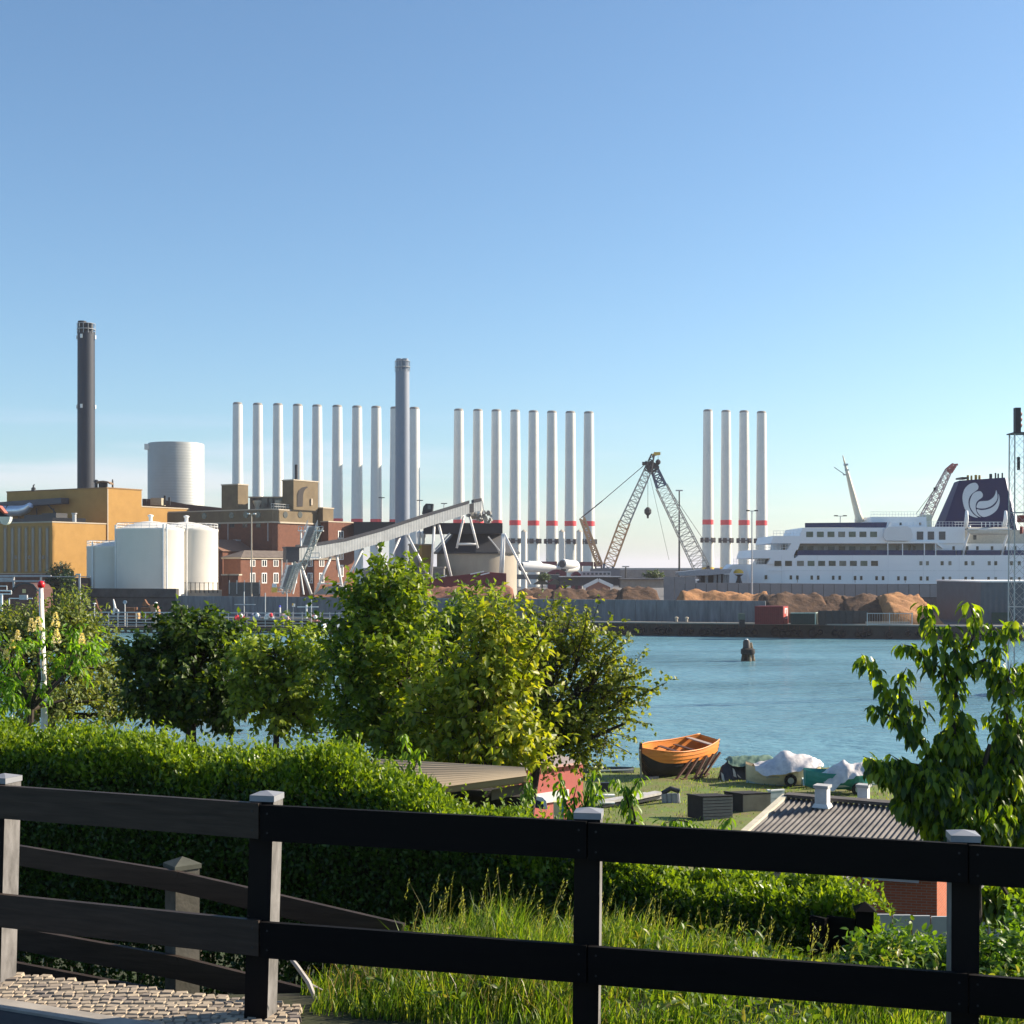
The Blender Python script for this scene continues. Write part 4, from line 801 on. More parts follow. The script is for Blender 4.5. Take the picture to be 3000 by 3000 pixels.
# raft cover, funnel, mast, life boat
rc = MB(); pr = [(2586, 1572), (2588, 1552), (2596, 1544), (2655, 1542), (2666, 1550), (2670, 1566), (2668, 1580), (2660, 1585), (2592, 1584)]; rc.xz([(SX(a), SZ(y)) for a, y in pr], D-.8, D+.8); rc.build('raft_cover', mat('raft_white', (.7, .71, .71), .5, .03, .3), shp, 50)
fn = MB(); Zb, Zt = SZ(1543), SZ(1402); yb0, yt0 = D+4, D+5.5
fs = lambda p, y_: (p-1500)/F*y_
fz_ = lambda y, y_: CZ-(y-HY)/F*y_
Zb, Zt = fz_(1543, yb0)-1.2, fz_(1402, yt0)
V = [(fs(2765, yb0)-.5, yb0, Zb), (fs(2978, yb0)+.25, yb0, Zb), (fs(2978, yb0)+1.2, yb0+9, Zb), (fs(2765, yb0)+.3, yb0+9, Zb), (fs(2810, yt0), yt0, fz_(1408, yt0)), (fs(2944, yt0), yt0, fz_(1399, yt0)), (fs(2944, yt0)+.8, yt0+6, fz_(1399, yt0)), (fs(2812, yt0)+.8, yt0+6, fz_(1408, yt0))]
V[4:4] = []
fn.add(V, [(0, 3, 2, 1), (4, 5, 6, 7), (0, 1, 5, 4), (1, 2, 6, 5), (2, 3, 7, 6), (3, 0, 4, 7)]); fo = fn.build('funnel', navy, shp)
fl = MB(); fl.add([(fs(2946, yt0), yt0+.1, fz_(1400, yt0)), (fs(2962, yt0), yt0+2, fz_(1400, yt0)), (fs(3000, yb0), yb0+2, Zb), (fs(2980, yb0), yb0+.1, Zb), (fs(2946, yt0), yt0+3, fz_(1400, yt0)), (fs(2962, yt0), yt0+5, fz_(1400, yt0)), (fs(3000, yb0), yb0+5, Zb), (fs(2980, yb0), yb0+3, Zb)],
       [(0, 1, 2, 3), (7, 6, 5, 4), (0, 4, 5, 1), (1, 5, 6, 2), (2, 6, 7, 3)]); fl.build('funnel_trunk', mat('pale_lilac_grey', (.55, .55, .62), .5), shp)
def fy(px, py): f_ = (fz_(py, D+4.8)-Zb)/(Zt-Zb); return yb0+(yt0-yb0)*f_-.03
def smooth_poly(pts, n=5):
    o = []; m = len(pts)
    for i in range(m):
        p0, p1, p2, p3 = (np.array(pts[(i+k) % m], float) for k in (-1, 0, 1, 2))
        for k in range(n): t_ = k/n; o.append(tuple(.5*((2*p1)+(-p0+p2)*t_+(2*p0-5*p1+4*p2-p3)*t_**2+(-p0+3*p1-3*p2+p3)*t_**3)))
    return o
lobes = [[(1330, 1030), (1385, 1022), (1415, 1055), (1412, 1090), (1385, 1115), (1340, 1150), (1310, 1200), (1304, 1260), (1320, 1320), (1358, 1375), (1408, 1415), (1360, 1408), (1305, 1380), (1263, 1320), (1240, 1240), (1236, 1170), (1255, 1100), (1290, 1055)],
 [(1400, 1120), (1440, 1118), (1465, 1150), (1460, 1185), (1430, 1208), (1402, 1232), (1386, 1270), (1388, 1330), (1412, 1380), (1448, 1412), (1400, 1395), (1358, 1355), (1325, 1300), (1318, 1240), (1335, 1180), (1362, 1140)],
 [(1402, 1265), (1425, 1235), (1470, 1228), (1530, 1222), (1580, 1190), (1605, 1150), (1617, 1105), (1630, 1150), (1630, 1200), (1605, 1245), (1560, 1285), (1500, 1308), (1440, 1312), (1396, 1302)],
 [(1398, 1322), (1450, 1330), (1520, 1320), (1580, 1293), (1622, 1248), (1641, 1200), (1643, 1145), (1655, 1190), (1655, 1250), (1630, 1320), (1580, 1370), (1520, 1400), (1470, 1408), (1430, 1385), (1406, 1352)]]
emw = mat('emblem_white', (.62, .64, .66), .5, .03)
for lb in lobes:
    pts = smooth_poly([(2500+u*.2588, 1150+v*.2588) for u, v in lb]); mb = MB(); k = len(pts); D2 = fy(2870, 1470)
    mb.add([(SX(a)*(fy(a, y)-.06)/D, fy(a, y)-.06, CZ-(y-HY)/F*(fy(a, y)-.06)) for a, y in pts], [tuple(range(k))]); e_ = mb.build('emblem_lobe', emw, fo)
for a, b_, y0 in ((2832, 2839, 1384), (2843, 2849, 1385), (2855, 2863, 1383), (2866, 2873, 1384)): MB().lathe((X((a+b_)/2, D+8), D+8, SZ(1408)), [((b_-a)/F*D/2, 0), ((b_-a)/F*D/2, SZ(y0)-SZ(1408))], 12).build('exhaust_pipe', mat('exhaust_yellow', (.55, .32, .03), .6), shp, 40)
for a, b_, y0 in ((2898, 2907, 1380), (2914, 2919, 1377), (2922, 2927, 1379), (2934, 2939, 1377)): MB().lathe((X((a+b_)/2, D+8), D+8, SZ(1404)), [((b_-a)/F*D/2, 0), ((b_-a)/F*D/2, SZ(y0)-SZ(1404))], 12).build('exhaust_pipe', black_st, shp, 40)
mb = MB(); mb.box2(X(2814, D+6), X(2836, D+6), D+5.4, D+9, Z(1403, D+6), Z(1398, D+6)); mb.build('funnel_platform', black_st, shp)
mast_m = mat('mast_cream', (.66, .60, .46), .5, .05)
mb = MB(); mb.tube([P(2520, 1531, D+6), P(2514, 1508, D+6), P(2500, 1455, D+6), P(2483, 1388, D+6), P(2476, 1362, D+6)], [1.0, .72, .6, .36, .22], 10); mb.tube([P(2476, 1362, D+6), P(2469, 1334, D+6)], [.2, .1], 6); mb.build('mast', mast_m, shp, True)
mb = MB(); mb.beam(P(2444, 1369, D+6), P(2476, 1391, D+6), .14); mb.box(tuple(P(2478, 1361, D+6)), (.8, .6, .35)); mb.box(tuple(P(2481, 1377, D+6)), (.7, .5, .3)); mb.box(tuple(P(2476, 1391, D+6)), (.8, .4, .2)); mb.build('mast_gear', steel, shp)
mb = MB(); mb.box2(SX(2727), SX(2744), D+3, D+9, SZ(1543), SZ(1506)); mb.build('ventilator', mat('vent_yellowish', (.62, .6, .45), .5), shp)
mb = MB()
for k in range(7): p = 2880+k*12; mb.beam((SX(p), D+.8, SZ(1543)), (SX(p), D+.8, SZ(1529)), .12)
mb.beam((SX(2800), D+.8, SZ(1529)), (SX(2960), D+.8, SZ(1529)), .1); mb.beam((SX(2800), D+.8, SZ(1536)), (SX(2960), D+.8, SZ(1536)), .08); mb.build('boat_deck_rail', ship_w, shp)
for p in (2834, 2948):
    mb = MB(); mb.tube([(SX(p), D+1, SZ(1545)), (SX(p-2), D, SZ(1520)), (SX(p-4), D-.4, SZ(1497))], [.42, .4, .25], 8); mb.tube([(SX(p-8), D+.8, SZ(1626)), (SX(p-3), D+.4, SZ(1590)), (SX(p+4), D, SZ(1565)), (SX(p+6), D-.2, SZ(1540))], .22, 6); mb.build('davit', ship_w, shp, True)
mb = MB()
for a, b_, y0, yy in ((2150, 2240, 1653, D+.5), (2207, 2330, 1611, D+.1), (2266, 2345, 1570, D+.1), (2560, 2722, 1513, D+2.1), (2664, 2830, 1543, D+.7)):
    n_ = int((b_-a)/9)
    for k in range(n_+1): p = a+(b_-a)*k/n_; mb.beam((SX(p), yy, SZ(y0)), (SX(p), yy, SZ(y0)+1.0), .05)
    for h in (.5, 1.0): mb.beam((SX(a), yy, SZ(y0)+h), (SX(b_), yy, SZ(y0)+h), .05)
mb.build('deck_railing', ship_w, shp)
mb = MB()
for p in range(2290, 3200, 104): mb.box2(SX(p)-.03, SX(p)+.03, D-.02, D+.05, 4, SZ(1627))
mb.box2(SX(2250), SX(3200), D-.05, D+.05, SZ(1672)-.05, SZ(1672)+.05); mb.build('plating_seams', mat('seam_grey', (.70, .72, .73), .6), shp)
rs_ = mat('rust_streak', (.45, .30, .2), .8, .3, 3)
for p in (2336, 2505, 2652, 2763, 2896):
    mb = MB(); mb.add([(SX(p-1.2), D-.03, SZ(1698)), (SX(p+1.0), D-.03, SZ(1698)), (SX(p+.3), D-.03, SZ(1708)), (SX(p-.4), D-.03, SZ(1708))], [(0, 1, 2, 3)]); mb.build('rust_streak', rs_, shp)
lbt = thing('lifeboat', 'white open lifeboat slung under davits below the ferry funnel', 'lifeboat', (SX(2888), D-1.2, SZ(1565)))
def hullmesh(L, beam, depth, sheer0, sheer1, tr=.5, n=22, strakes=7, lap=.0, rake=.25, full=.55, keel=None):
    """boat hull along +x from 0 (bow) to L (stern). returns (outer section points per station)"""
    S = []
    for i in range(n+1):
        u = i/n; b_ = beam/2*(math.sin(math.pi*min(1, (u*(1-tr*.5)+.0)))**full if u < 1 else 0)
        uu = u*(1-.5*tr*0); w_ = beam/2*(1-abs(2*u*(1-tr/2)/(1-tr/2)*.5*2-1)**2.2) if False else None
        prof = min(1, (u/.42))**.62 if u < .42 else 1-(1-tr)*((u-.42)/.58)**2.2
        if u < .42: prof = math.sin(math.pi/2*u/.42)**.8
        w_ = beam/2*max(prof, .012)
        zs = sheer0*(1-u/.55)**2 if u < .55 else sheer1*((u-.55)/.45)**2
        zk = -depth*(1-(max(0, .22-u)/.22)**2*.75)
        if u > .8: zk += depth*.18*((u-.8)/.2)**2
        sec = []
        for j in range(strakes+1):
            v = j/strakes; y_ = w_*(math.sin(v*math.pi/2)**.72); z_ = zk+(zs-zk)*(1-math.cos(v*math.pi/2))**(.85)
            sec.append((i/n*L, y_, z_))
        S.append(sec)
    return S
def hull_obj(parent, S, mtop, mbot, zsplit_j, rk=.0, lap=.02, thick=.05, M=None, name='hull'):
    """build strakes as lapped quads, both sides; inner skin too; M maps local to world"""
    top, bot, inn = MB(), MB(), MB(); n = len(S); q = len(S[0])
    f_ = lambda p, s_: M @ Vector((p[0], p[1]*s_, p[2]))
    for s_ in (-1, 1):
        for j in range(q-1):
            mb = top if j >= zsplit_j else bot; k = len(mb.v)
            for sec in S:
                a, b_ = sec[j], sec[j+1]; mb.v.append(tuple(f_((a[0], a[1]+lap, a[2]), s_))); mb.v.append(tuple(f_((b_[0], b_[1], b_[2]+.012), s_)))
            for i in range(n-1): c = (k+2*i, k+2*i+1, k+2*i+3, k+2*i+2); mb.f.append(c if s_ < 0 else c[::-1])
        k = len(inn.v)
        for sec in S:
            for j in range(q): p = sec[j]; inn.v.append(tuple(f_((p[0], max(0, p[1]-thick), p[2]+(thick if j < q-1 else -.0)), s_)))
        for i in range(n-1):
            for j in range(q-1): c = (k+i*q+j, k+i*q+j+1, k+(i+1)*q+j+1, k+(i+1)*q+j); inn.f.append(c if s_ > 0 else c[::-1])
    k = len(top.v); e = [f_((p[0]+.002, p[1]+lap, p[2]), 1) for p in S[-1]]+[f_((p[0]+.002, p[1]+lap, p[2]), -1) for p in S[-1][::-1]]
    top.v += [tuple(p) for p in e]; top.f.append(tuple(range(k, k+len(e))))
    h = top.build(name, mtop, parent)
    if mbot and bot.v: bot.build('bottom', mbot, parent)
    elif bot.v: bot.build('lower_strakes', mtop, parent)
    inn.build('inner_skin', mtop, parent)
    return h
S = hullmesh(8.2, 2.2, 1.0, .25, .25, .3, 16, 4)
M = Matrix.Translation((SX(2826), D-1.2, SZ(1553)))
hull_obj(lbt, S, mat('lifeboat_white', (.60, .58, .52), .5, .1), None, 1, M=M)
mb = MB(); mb.beam((SX(2827), D-2.2, SZ(1551)), (SX(2952), D-2.2, SZ(1551)), .25, .18); mb.build('rubbing_strake', ship_w, lbt)
mb = MB(); mb.add([(SX(2828), D-2.1, SZ(1552)), (SX(2950), D-2.1, SZ(1552)), (SX(2950), D-1.2, SZ(1545)), (SX(2828), D-1.2, SZ(1545)), (SX(2950), D-.2, SZ(1552)), (SX(2828), D-.2, SZ(1552))], [(0, 1, 2, 3), (3, 2, 4, 5)]); mb.build('boat_cover', mat('cover_cream', (.5, .48, .42), .8), lbt)
# long grey concrete wall between the ferry and the chips, grey hall at the right
o = thing('panel_wall', 'long grey panelled harbour wall in front of the ferry hull', 'wall', tuple(P(2500, 1760, 256))); D3 = 256
mb = MB()
for k in range(-6, 24):
    a = 2132+31.2*k
    if a+30 < 1960: continue
    if a > 2840: break
    zt = Z(1690 if a+31 < 2050 else 1708+(a-2150)*.008, D3); mb.box2(X(a+.7, D3), X(a+31.2-.7, D3), D3, D3+.6, 2, zt)
mb.build('panels', mat('grey_panel', (.30, .31, .32), .85, scale=1, col2=(.26, .27, .28), detail=6), o)
mb = MB(); mb.box2(X(2000, D3), X(2870, D3), D3+.1, D3+.5, 2, Z(1711, D3)); mb.build('joint_posts', mat('dark_joint', (.06, .06, .06), .9), o)
o = thing('lower_wall', 'plain dark grey lower wall below the panelled wall at the right', 'wall', tuple(P(2780, 1800, 240))); MB().box2(X(2650, 240), X(2880, 240), 240, 240.5, 2, Z(1752, 240)).build('wall', mat('dull_grey_render', (.15, .15, .16), .9), o); MB().box2(X(2650, 240), X(2880, 240), 239.95, 240.6, Z(1752, 240)+.003, Z(1750, 240)).build('coping', black_st, o)
o = thing('grey_hall', 'dark grey windowless hall at the right edge beside the lattice mast', 'building', tuple(P(2930, 1830, 212))); D4 = 213
MB().box2(X(2873, D4), X(3400, D4), D4, D4+22, 2, Z(1706, D4)).build('wall', corrug('grey_hall_sheet', (.09, .12, .145), 0, .9, depth=.3), o)
MB().box2(X(2871, D4), X(3400, D4), D4-.2, D4+22.2, Z(1706, D4)+.003, Z(1702, D4)).build('roof_edge', white_st, o)
MB().box2(X(2905, D4), X(2960, D4), D4-.1, D4-.01, Z(1825, D4), Z(1794, D4)).build('door', mat('dark_green_door', (.02, .07, .05), .6), o)
# grey vessel-like hull/barge left of ferry bow
o = thing('pontoon_ramp', 'grey blue link ramp with small columns left of the ferry bow', 'ramp', tuple(P(2080, 1700, 258))); D5 = 259
mb = MB(); mb.xz([(X(a, D5), Z(y, D5)) for a, y in ((1985, 1676), (2060, 1668), (2145, 1667), (2138, 1680), (2070, 1686), (1990, 1686))], D5, D5+5); mb.build('deck', mat('bluish_grey_deck', (.33, .37, .42), .6), o)
mb = MB()
for p in (2095, 2108, 2122, 2132, 2070): mb.beam(P(p, 1683, D5+1), (X(p, D5), D5+1, 2), .55)
mb.build('columns', mat('dim_grey', (.22, .24, .26), .7), o)
mb = MB(); mb.box2(X(2052, D5+2), X(2120, D5+2), D5+2, D5+2.3, 2, Z(1676, D5+2)); mb.build('back_panel', black_st, o)
o = thing('winch', 'black winch with a yellow rounded hood before the ferry bow', 'winch', tuple(P(2168, 1708, 263))); q = P(2165, 1698, 263)
MB().lathe((q.x, q.y, q.z), [(.9, -1.2), (.5, -.2), (.3, .6), (.9, 1.0)], 10).build('stand', black_st, o); mb = MB(); mb.lathe((q.x-.1, q.y, q.z+1.2), [(1.0, 0), (.95, .35), (.6, .7), (.05, .85)], 14); mb.build('hood', yel_m, o, 40)
# ------------------------------------------------------------ wood chip piles
def vnoise(x, y, s):
    return (math.sin(x*1.31*s+y*.7*s+1.3)*math.sin(y*1.57*s-x*.4*s+.2)+.5*math.sin(x*2.9*s+4.1)*math.sin(y*3.3*s+2.2)+.25*math.sin(x*6.1*s+y*5.2*s))/1.75
chip = mat('wood_chips', (.50, .25, .10), .95, scale=.9, col2=(.36, .17, .07), bump=.25, detail=12)
chip_d = mat('damp_wood_chips', (.17, .09, .045), .95, scale=.8, col2=(.075, .042, .026), bump=.3, detail=12)
def pile(px0, px1, ytop, D, dep, m, label, cones, base=2.0, seed=0):
    """heap made of poured cones: cones = (px, py top, depth offset)"""
    rp_ = random.Random(seed); cones = list(cones)+[(px0+18+(px1-px0-36)*i/max(1, int((px1-px0)/26)), ytop+9+rp_.uniform(-3, 5), rp_.uniform(-1.5, 2.5)) for i in range(int((px1-px0)/26)+1)]
    x0, x1 = X(px0, D), X(px1, D); cs = [(X(p, D+d), D+d, Z(y, D+d)) for p, y, d in cones]
    nx = max(24, int((x1-x0)/.55)); ny = max(14, int(dep/.6)); xs = [x0+(x1-x0)*i/nx for i in range(nx+1)]; ys = [D-dep/2+dep*j/ny for j in range(ny+1)]
    def zf(x, y):
        z = max(c[2]-.5*math.hypot((x-c[0])*.8, (y-c[1])*1.0) for c in cs); z += .2*vnoise(x+seed, y, .8)+.10*vnoise(x-seed, y*1.3, 2.7)+.05*rp_.uniform(-1, 1)
        e = min((x-x0)*.5, (x1-x)*.5, (y-ys[0]), (ys[-1]-y)); return max(base-.1, min(z, base+e*9)) if e < .8 else max(base-.1, z)
    V = [(x, y, zf(x, y)) for y in ys for x in xs]; k = nx+1
    mb = MB(); mb.v = V; mb.f = [(j*k+i, j*k+i+1, (j+1)*k+i+1, (j+1)*k+i) for j in range(ny) for i in range(nx)]
    o = mb.build('wood_chip_pile', m, None, True, loc=((x0+x1)/2, D, base)); tag(o, label, 'pile', 'wood chip piles on the far quay'); return o
pile(2560, 2720, 1730, 218, 18, chip, 'largest fresh orange wood chip heap at the right end of the piles', [(2600, 1737, -1), (2625, 1731, 2), (2650, 1740, 1), (2600, 1760, -5)])
pile(2450, 2600, 1735, 221, 15, chip_d, 'dark cone of wood chips left of the large orange heap', [(2528, 1737, -1), (2545, 1738, 1), (2500, 1765, -2)], seed=3)
pile(2370, 2520, 1735, 222, 15, chip_d, 'dark rounded chip heap behind the dark green container', [(2448, 1738, 0), (2420, 1745, 1), (2480, 1762, -2)], seed=5)
pile(2220, 2420, 1730, 223, 15, chip_d, 'long dark chip heap behind the red container', [(2260, 1740, 0), (2300, 1731, 1), (2340, 1735, 0), (2385, 1735, 1), (2240, 1760, -1)], seed=8)
pile(1975, 2260, 1725, 236, 14, chip, 'orange chip heap behind the right half of the storage wall', [(2000, 1728, 0), (2040, 1722, 2), (2090, 1726, 1), (2140, 1729, 2), (2190, 1735, 0), (2225, 1742, 0)], seed=11)
pile(2330, 2660, 1740, 236, 12, chip, 'low orange chip ridge behind the dark heaps', [(2350, 1738, 0), (2400, 1745, 0), (2460, 1752, 0), (2520, 1752, 0), (2600, 1742, 0)], seed=13)
for k, (a, b_, y, lab) in enumerate(((1800, 1940, 1714, 'darkest chip heap in front of the cream shed'), (1700, 1840, 1721, 'dark chip heap in front of the gabled brick hut'), (1600, 1740, 1719, 'dark chip heap behind the wall between shed bays and brick hut'), (1500, 1640, 1720, 'mottled chip heap right of the silo'))):
    pile(a, b_, y, 241, 12, chip_d, lab, [(a+40, y+3, 0), ((a+b_)/2, y, 1), (b_-40, y+4, 0), (b_-20, y+18, -1)], seed=20+k)
pile(1500, 1590, 1738, 238.5, 7, chip, 'small orange chip heap right against the wall beside the silo', [(1530, 1741, 0), (1560, 1744, 0)], seed=31)
pile(1130, 1520, 1705, 243, 10, mat('reddish_chips', (.33, .14, .085), .95, scale=1, bump=.2, detail=10), 'reddish chip ridge in front of the dark red lean-to', [(1150, 1716, 0), (1230, 1713, 0), (1310, 1720, 0), (1400, 1722, 0), (1490, 1728, 0)], seed=33)
# ------------------------------------------------------------ things on the far quay
def container(px0, px1, y0, y1, D, dx, m, label, mark):
    c0 = P(px0, y1, D); L = X(px1, D)-X(px0, D); h = Z(y0, D)-Z(y1, D); o = thing('container', label, 'container', (c0.x, D, c0.z)); mb = MB()
    mb.prism([(c0.x, D), (c0.x+L, D), (c0.x+L+dx, D+2.6), (c0.x+dx, D+2.6)], c0.z, c0.z+h); mb.build('shell', m, o)
    mb = MB(); n = 14
    for k in range(n): x_ = c0.x+L*(k+.5)/n; mb.box((x_, D-.03, c0.z+h/2), (L/n*.5, .08, h*.86))
    mb.build('corrugation', m, o)
    return o, c0, L, h
o, c0, L, h = container(2211, 2294, 1776, 1829, 206, 1.3, mat('container_red', (.20, .018, .02), .6, .15), 'red shipping container on the quay with a white mark on its sunlit end', 1)
e = Face(c0.x+L, 206, 1.3, 2.6); mb = MB(); a = Vector((c0.x+L, 206, 0)); u = Vector((1.3, 2.6, 0)); nn = Vector((.04, -.02, 0))
def eq(mb, f0, f1, z0_, z1_): mb.quad(a+u*f0+nn+Vector((0, 0, c0.z+z0_)), a+u*f1+nn+Vector((0, 0, c0.z+z0_)), a+u*f1+nn+Vector((0, 0, c0.z+z1_)), a+u*f0+nn+Vector((0, 0, c0.z+z1_)))
eq(mb, .05, .95, .1, h-.1); mb.build('door', mat('sunlit_end_red', (.5, .07, .06), .6), o); nn = Vector((.07, -.035, 0))  # sunlight on the end is put into a brighter red than the shell
mb = MB(); eq(mb, .25, .75, h-.5, h-.32); eq(mb, .25, .38, .95*h-1.0, h-.5); eq(mb, .62, .75, h*.35, h-.5); eq(mb, .3, .75, h*.35-.15, h*.35); mb.build('white_mark', frame_w, o)
o, c0, L, h = container(2316, 2388, 1796, 1829, 206, 1.0, mat('container_green', (.012, .035, .03), .6, .2), 'dark green open-top container with a pale rim beside the red one', 0)
mb = MB(); mb.beam((c0.x, 205.9, c0.z+h), (c0.x+L, 205.9, c0.z+h), .14); mb.beam((c0.x+L, 205.9, c0.z+h), (c0.x+L+1, 208.5, c0.z+h), .14); mb.beam((c0.x+L, 205.9, c0.z), (c0.x+L, 205.9, c0.z+h), .12); mb.build('rim', mat('pale_green_rim', (.45, .55, .48), .5), o)
o = thing('dark_screen_fence', 'dark sheet fence on the quay right of the green container', 'fence', tuple(P(2470, 1829, 208))); D = 208
MB().box2(X(2398, D), X(2540, D), D, D+.2, 2, Z(1789, D)).build('sheet', mat('dark_sheet_fence', (.06, .06, .062), .8), o); mb = MB()
for p in range(2400, 2541, 20): mb.beam(P(p, 1787, D-.1), (X(p, D), D-.1, 2), .1)
mb.build('posts', mat('dark_sheet_fence', (.06, .06, .062)), o)
o = thing('mesh_gate', 'open wire mesh gate frame in front of the orange chip heap', 'fence', tuple(P(2600, 1829, 206))); D = 206; mb = MB()
for p in (2541, 2606, 2672): mb.beam(P(p, 1795, D), (X(p, D), D, 2), .14)
mb.beam(P(2541, 1797, D), P(2672, 1797, D), .1); mb.beam(P(2541, 1829, D), P(2672, 1829, D), .16)
for k in range(18): p = 2541+k*7.3; mb.beam(P(p, 1797, D), P(p, 1829, D), .03)
mb.build('frame', steel, o); MB().box2(X(2543, D), X(2672, D), D+1.2, D+1.6, 2, 2.55).build('kerb_block', conc_lt, o)
o = thing('utility_box', 'small grey green cabinet at the foot of the storage wall beside the red container', 'cabinet', tuple(P(2172, 1822, 210))); c = P(2172, 1806, 210); MB().box(tuple(c), (1.0, .7, 1.0)).build('cabinet', mat('cabinet_green', (.16, .19, .15), .7), o)
MB().box((c.x+.1, c.y+.1, c.z-1.0), (.8, .6, 1.1)).build('stand', black_st, o)
for p, lab in ((1982, 'left one of two pale bollards on the quay edge'), (2012, 'right one of two pale bollards on the quay edge')):
    q = qp(p, .4); o = thing('bollard', lab, 'bollard', (*q, 2.18)); MB().lathe((*q, 2.18), [(.22, 0), (.18, .5), (.3, .55), (.28, .75), (.05, .85)], 12).build('post', trim_l, o, 40); MB().lathe((*q, 2.18), [(.32, 0), (.32, .06)], 12).build('foot', black_st, o)
# tyres
ty = None
for p in (1830, 1863, 1878, 1924, 1938, 1958, 1962, 1996, 2010, 2024, 2060, 2076, 2100, 2116, 2131, 2148, 2164, 2188, 2208, 2270, 2292, 2310, 2327, 2343, 2381, 2402, 2445, 2466, 2512, 2530, 2546, 2606, 2660, 2690, 2760, 2800, 2860, 2900):
    u = qp(p, -.72); r_ = .52 if p not in (2024, 2402, 2530, 2660) else .52
    if ty is None:
        ty = thing('tyre_fender', 'black tyre fender hanging on the dark quay wall', 'tyre', (0, 0, 0), 'tyre fenders along the quay wall')
        MB().torus((0, 0, 0), .42, .17, 'y', 18, 8).build('tyre', mat('tyre_rubber', (.018, .018, .02), .9), ty, True); mb = MB(); mb.beam((0, .05, .3), (0, .15, 1.2), .05); mb.build('chain', rust, ty); o = ty
    else: o = copy_tree(ty)
    o.location = (u[0], u[1], .78+.12*math.sin(p)); s_ = 1.0+.25*math.sin(p*1.7); o.scale = (s_, 1, s_)
# dolphin in the water
D = 157; o = thing('mooring_dolphin', 'dark timber mooring dolphin standing alone in the harbour water', 'mooring post', (X(2191, D), D, 0)); xc = X(2191, D); wet = mat('old_timber_pile', (.16, .10, .06), .9, scale=3, col2=(.04, .03, .025))
for k, (a, b_) in enumerate(((-.75, -.35), (-.3, -.1), (.2, .12), (.78, .35), (0, 0))):
    q = (xc+a, D-.3+.5*(k % 2), -.6); mb = MB(); mb.tube([q, (xc+b_, D+.1*(k % 2), 2.1+(.15 if k == 1 else 0))], [.19, .16], 8); mb.build('pile', mat('pale_worn_timber', (.45, .32, .18), .85, scale=3, col2=(.10, .07, .05)) if k in (2, 3) else wet, o, 40)
MB().lathe((xc, D, .75), [(.72, 0), (.82, .15), (.80, .62), (.6, .72)], 14).build('collar', mat('tarred_timber', (.03, .025, .022), .8), o, 40)
MB().lathe((xc-.15, D, 1.5), [(.42, 0), (.40, .75), (.3, .92), (.05, .98)], 12).build('cap', mat('dark_cap', (.06, .05, .05), .6), o, 40); mb = MB(); mb.lathe((xc-.15, D, 2.46), [(.2, 0), (.15, .08), (.01, .1)], 10); mb.build('bird_lime', white_st, o)
# channel stake + lattice mast at right
D = 150; o = thing('channel_stake', 'thin red and white channel stake beside the lattice mast', 'marker', (X(2947, D), D, 0)); MB().tube([(X(2947, D), D, -.5), P(2947, 1910, D)], .09, 8).build('pole', white_st, o); MB().tube([P(2947, 1910, D), P(2947, 1887, D)], .11, 8).build('red_top', red_m, o)
D = 115; o = thing('lattice_mast', 'tall steel lattice signal mast at the right edge with stacked signal lamps on top', 'mast', (X(2988, D), D, 0)); lt = mat('mast_steel', (.48, .45, .43), .6, .2)
mb = MB()
wtop, wbot = 44, 50; nseg = 17; zt, zb_ = Z(1272, D), -.5
def mc(f_, s_, t_): w_ = (wbot+(wtop-wbot)*f_)/F*D/2; return Vector((X(2987, D)+s_*w_, D+t_*w_, zb_+(zt-zb_)*f_))
for s_, t_ in ((-1, -1), (1, -1), (1, 1), (-1, 1)): mb.beam(mc(0, s_, t_), mc(1, s_, t_), .085)
mb.build('corner_legs', lt, o); mb = MB()
cs = ((-1, -1), (1, -1), (1, 1), (-1, 1))
for i in range(nseg):
    for k in range(4):
        a, b_ = cs[k], cs[(k+1) % 4]; mb.beam(mc(i/nseg, *a), mc((i+1)/nseg, *b_), .022); mb.beam(mc(i/nseg, *b_), mc((i+1)/nseg, *a), .022)
        if i % 6 == 0: mb.beam(mc(i/nseg, *a), mc(i/nseg, *b_), .06)
mb.build('bracing', lt, o); mb = MB(); mb.box2(X(2960, D), X(3014, D), D-.9, D+.9, zt, zt+.1); mb.build('platform', black_st, o)
sg = MB(); sg.box2(X(2972, D), X(2988, D), D-.25, D+.25, Z(1266, D), Z(1195, D)); sgo = sg.build('signal_housing', black_st, o)
for y_ in (1213, 1229, 1246): mb = MB(); mb.tube([P(2987, y_, D), P(2993, y_+2, D)], [.22, .16], 10); mb.build('signal_lamp', mat('signal_lamp_red', (.45, .2, .15), .4), sgo)
mb = MB(); mb.box(tuple(P(2984, 1358, D)), (.2, .2, 1.1)); mb.build('horn', black_st, o)
mb = MB(); mb.tube([P(2989, 1553, D-.9), P(2997, 1553, D-1.0)], [.35, .3], 10); mb.box(tuple(P(2992, 1520, D)), (.5, .6, .6)); mb.build('lower_lamp', mat('dull_red', (.3, .06, .05), .6), o)
mb = MB(); mb.lathe((X(2987, D), D, -.8), [(2.2, 0), (2.2, 1.6), (1.9, 1.9)], 20); mb.build('foundation', conc_dk, o)
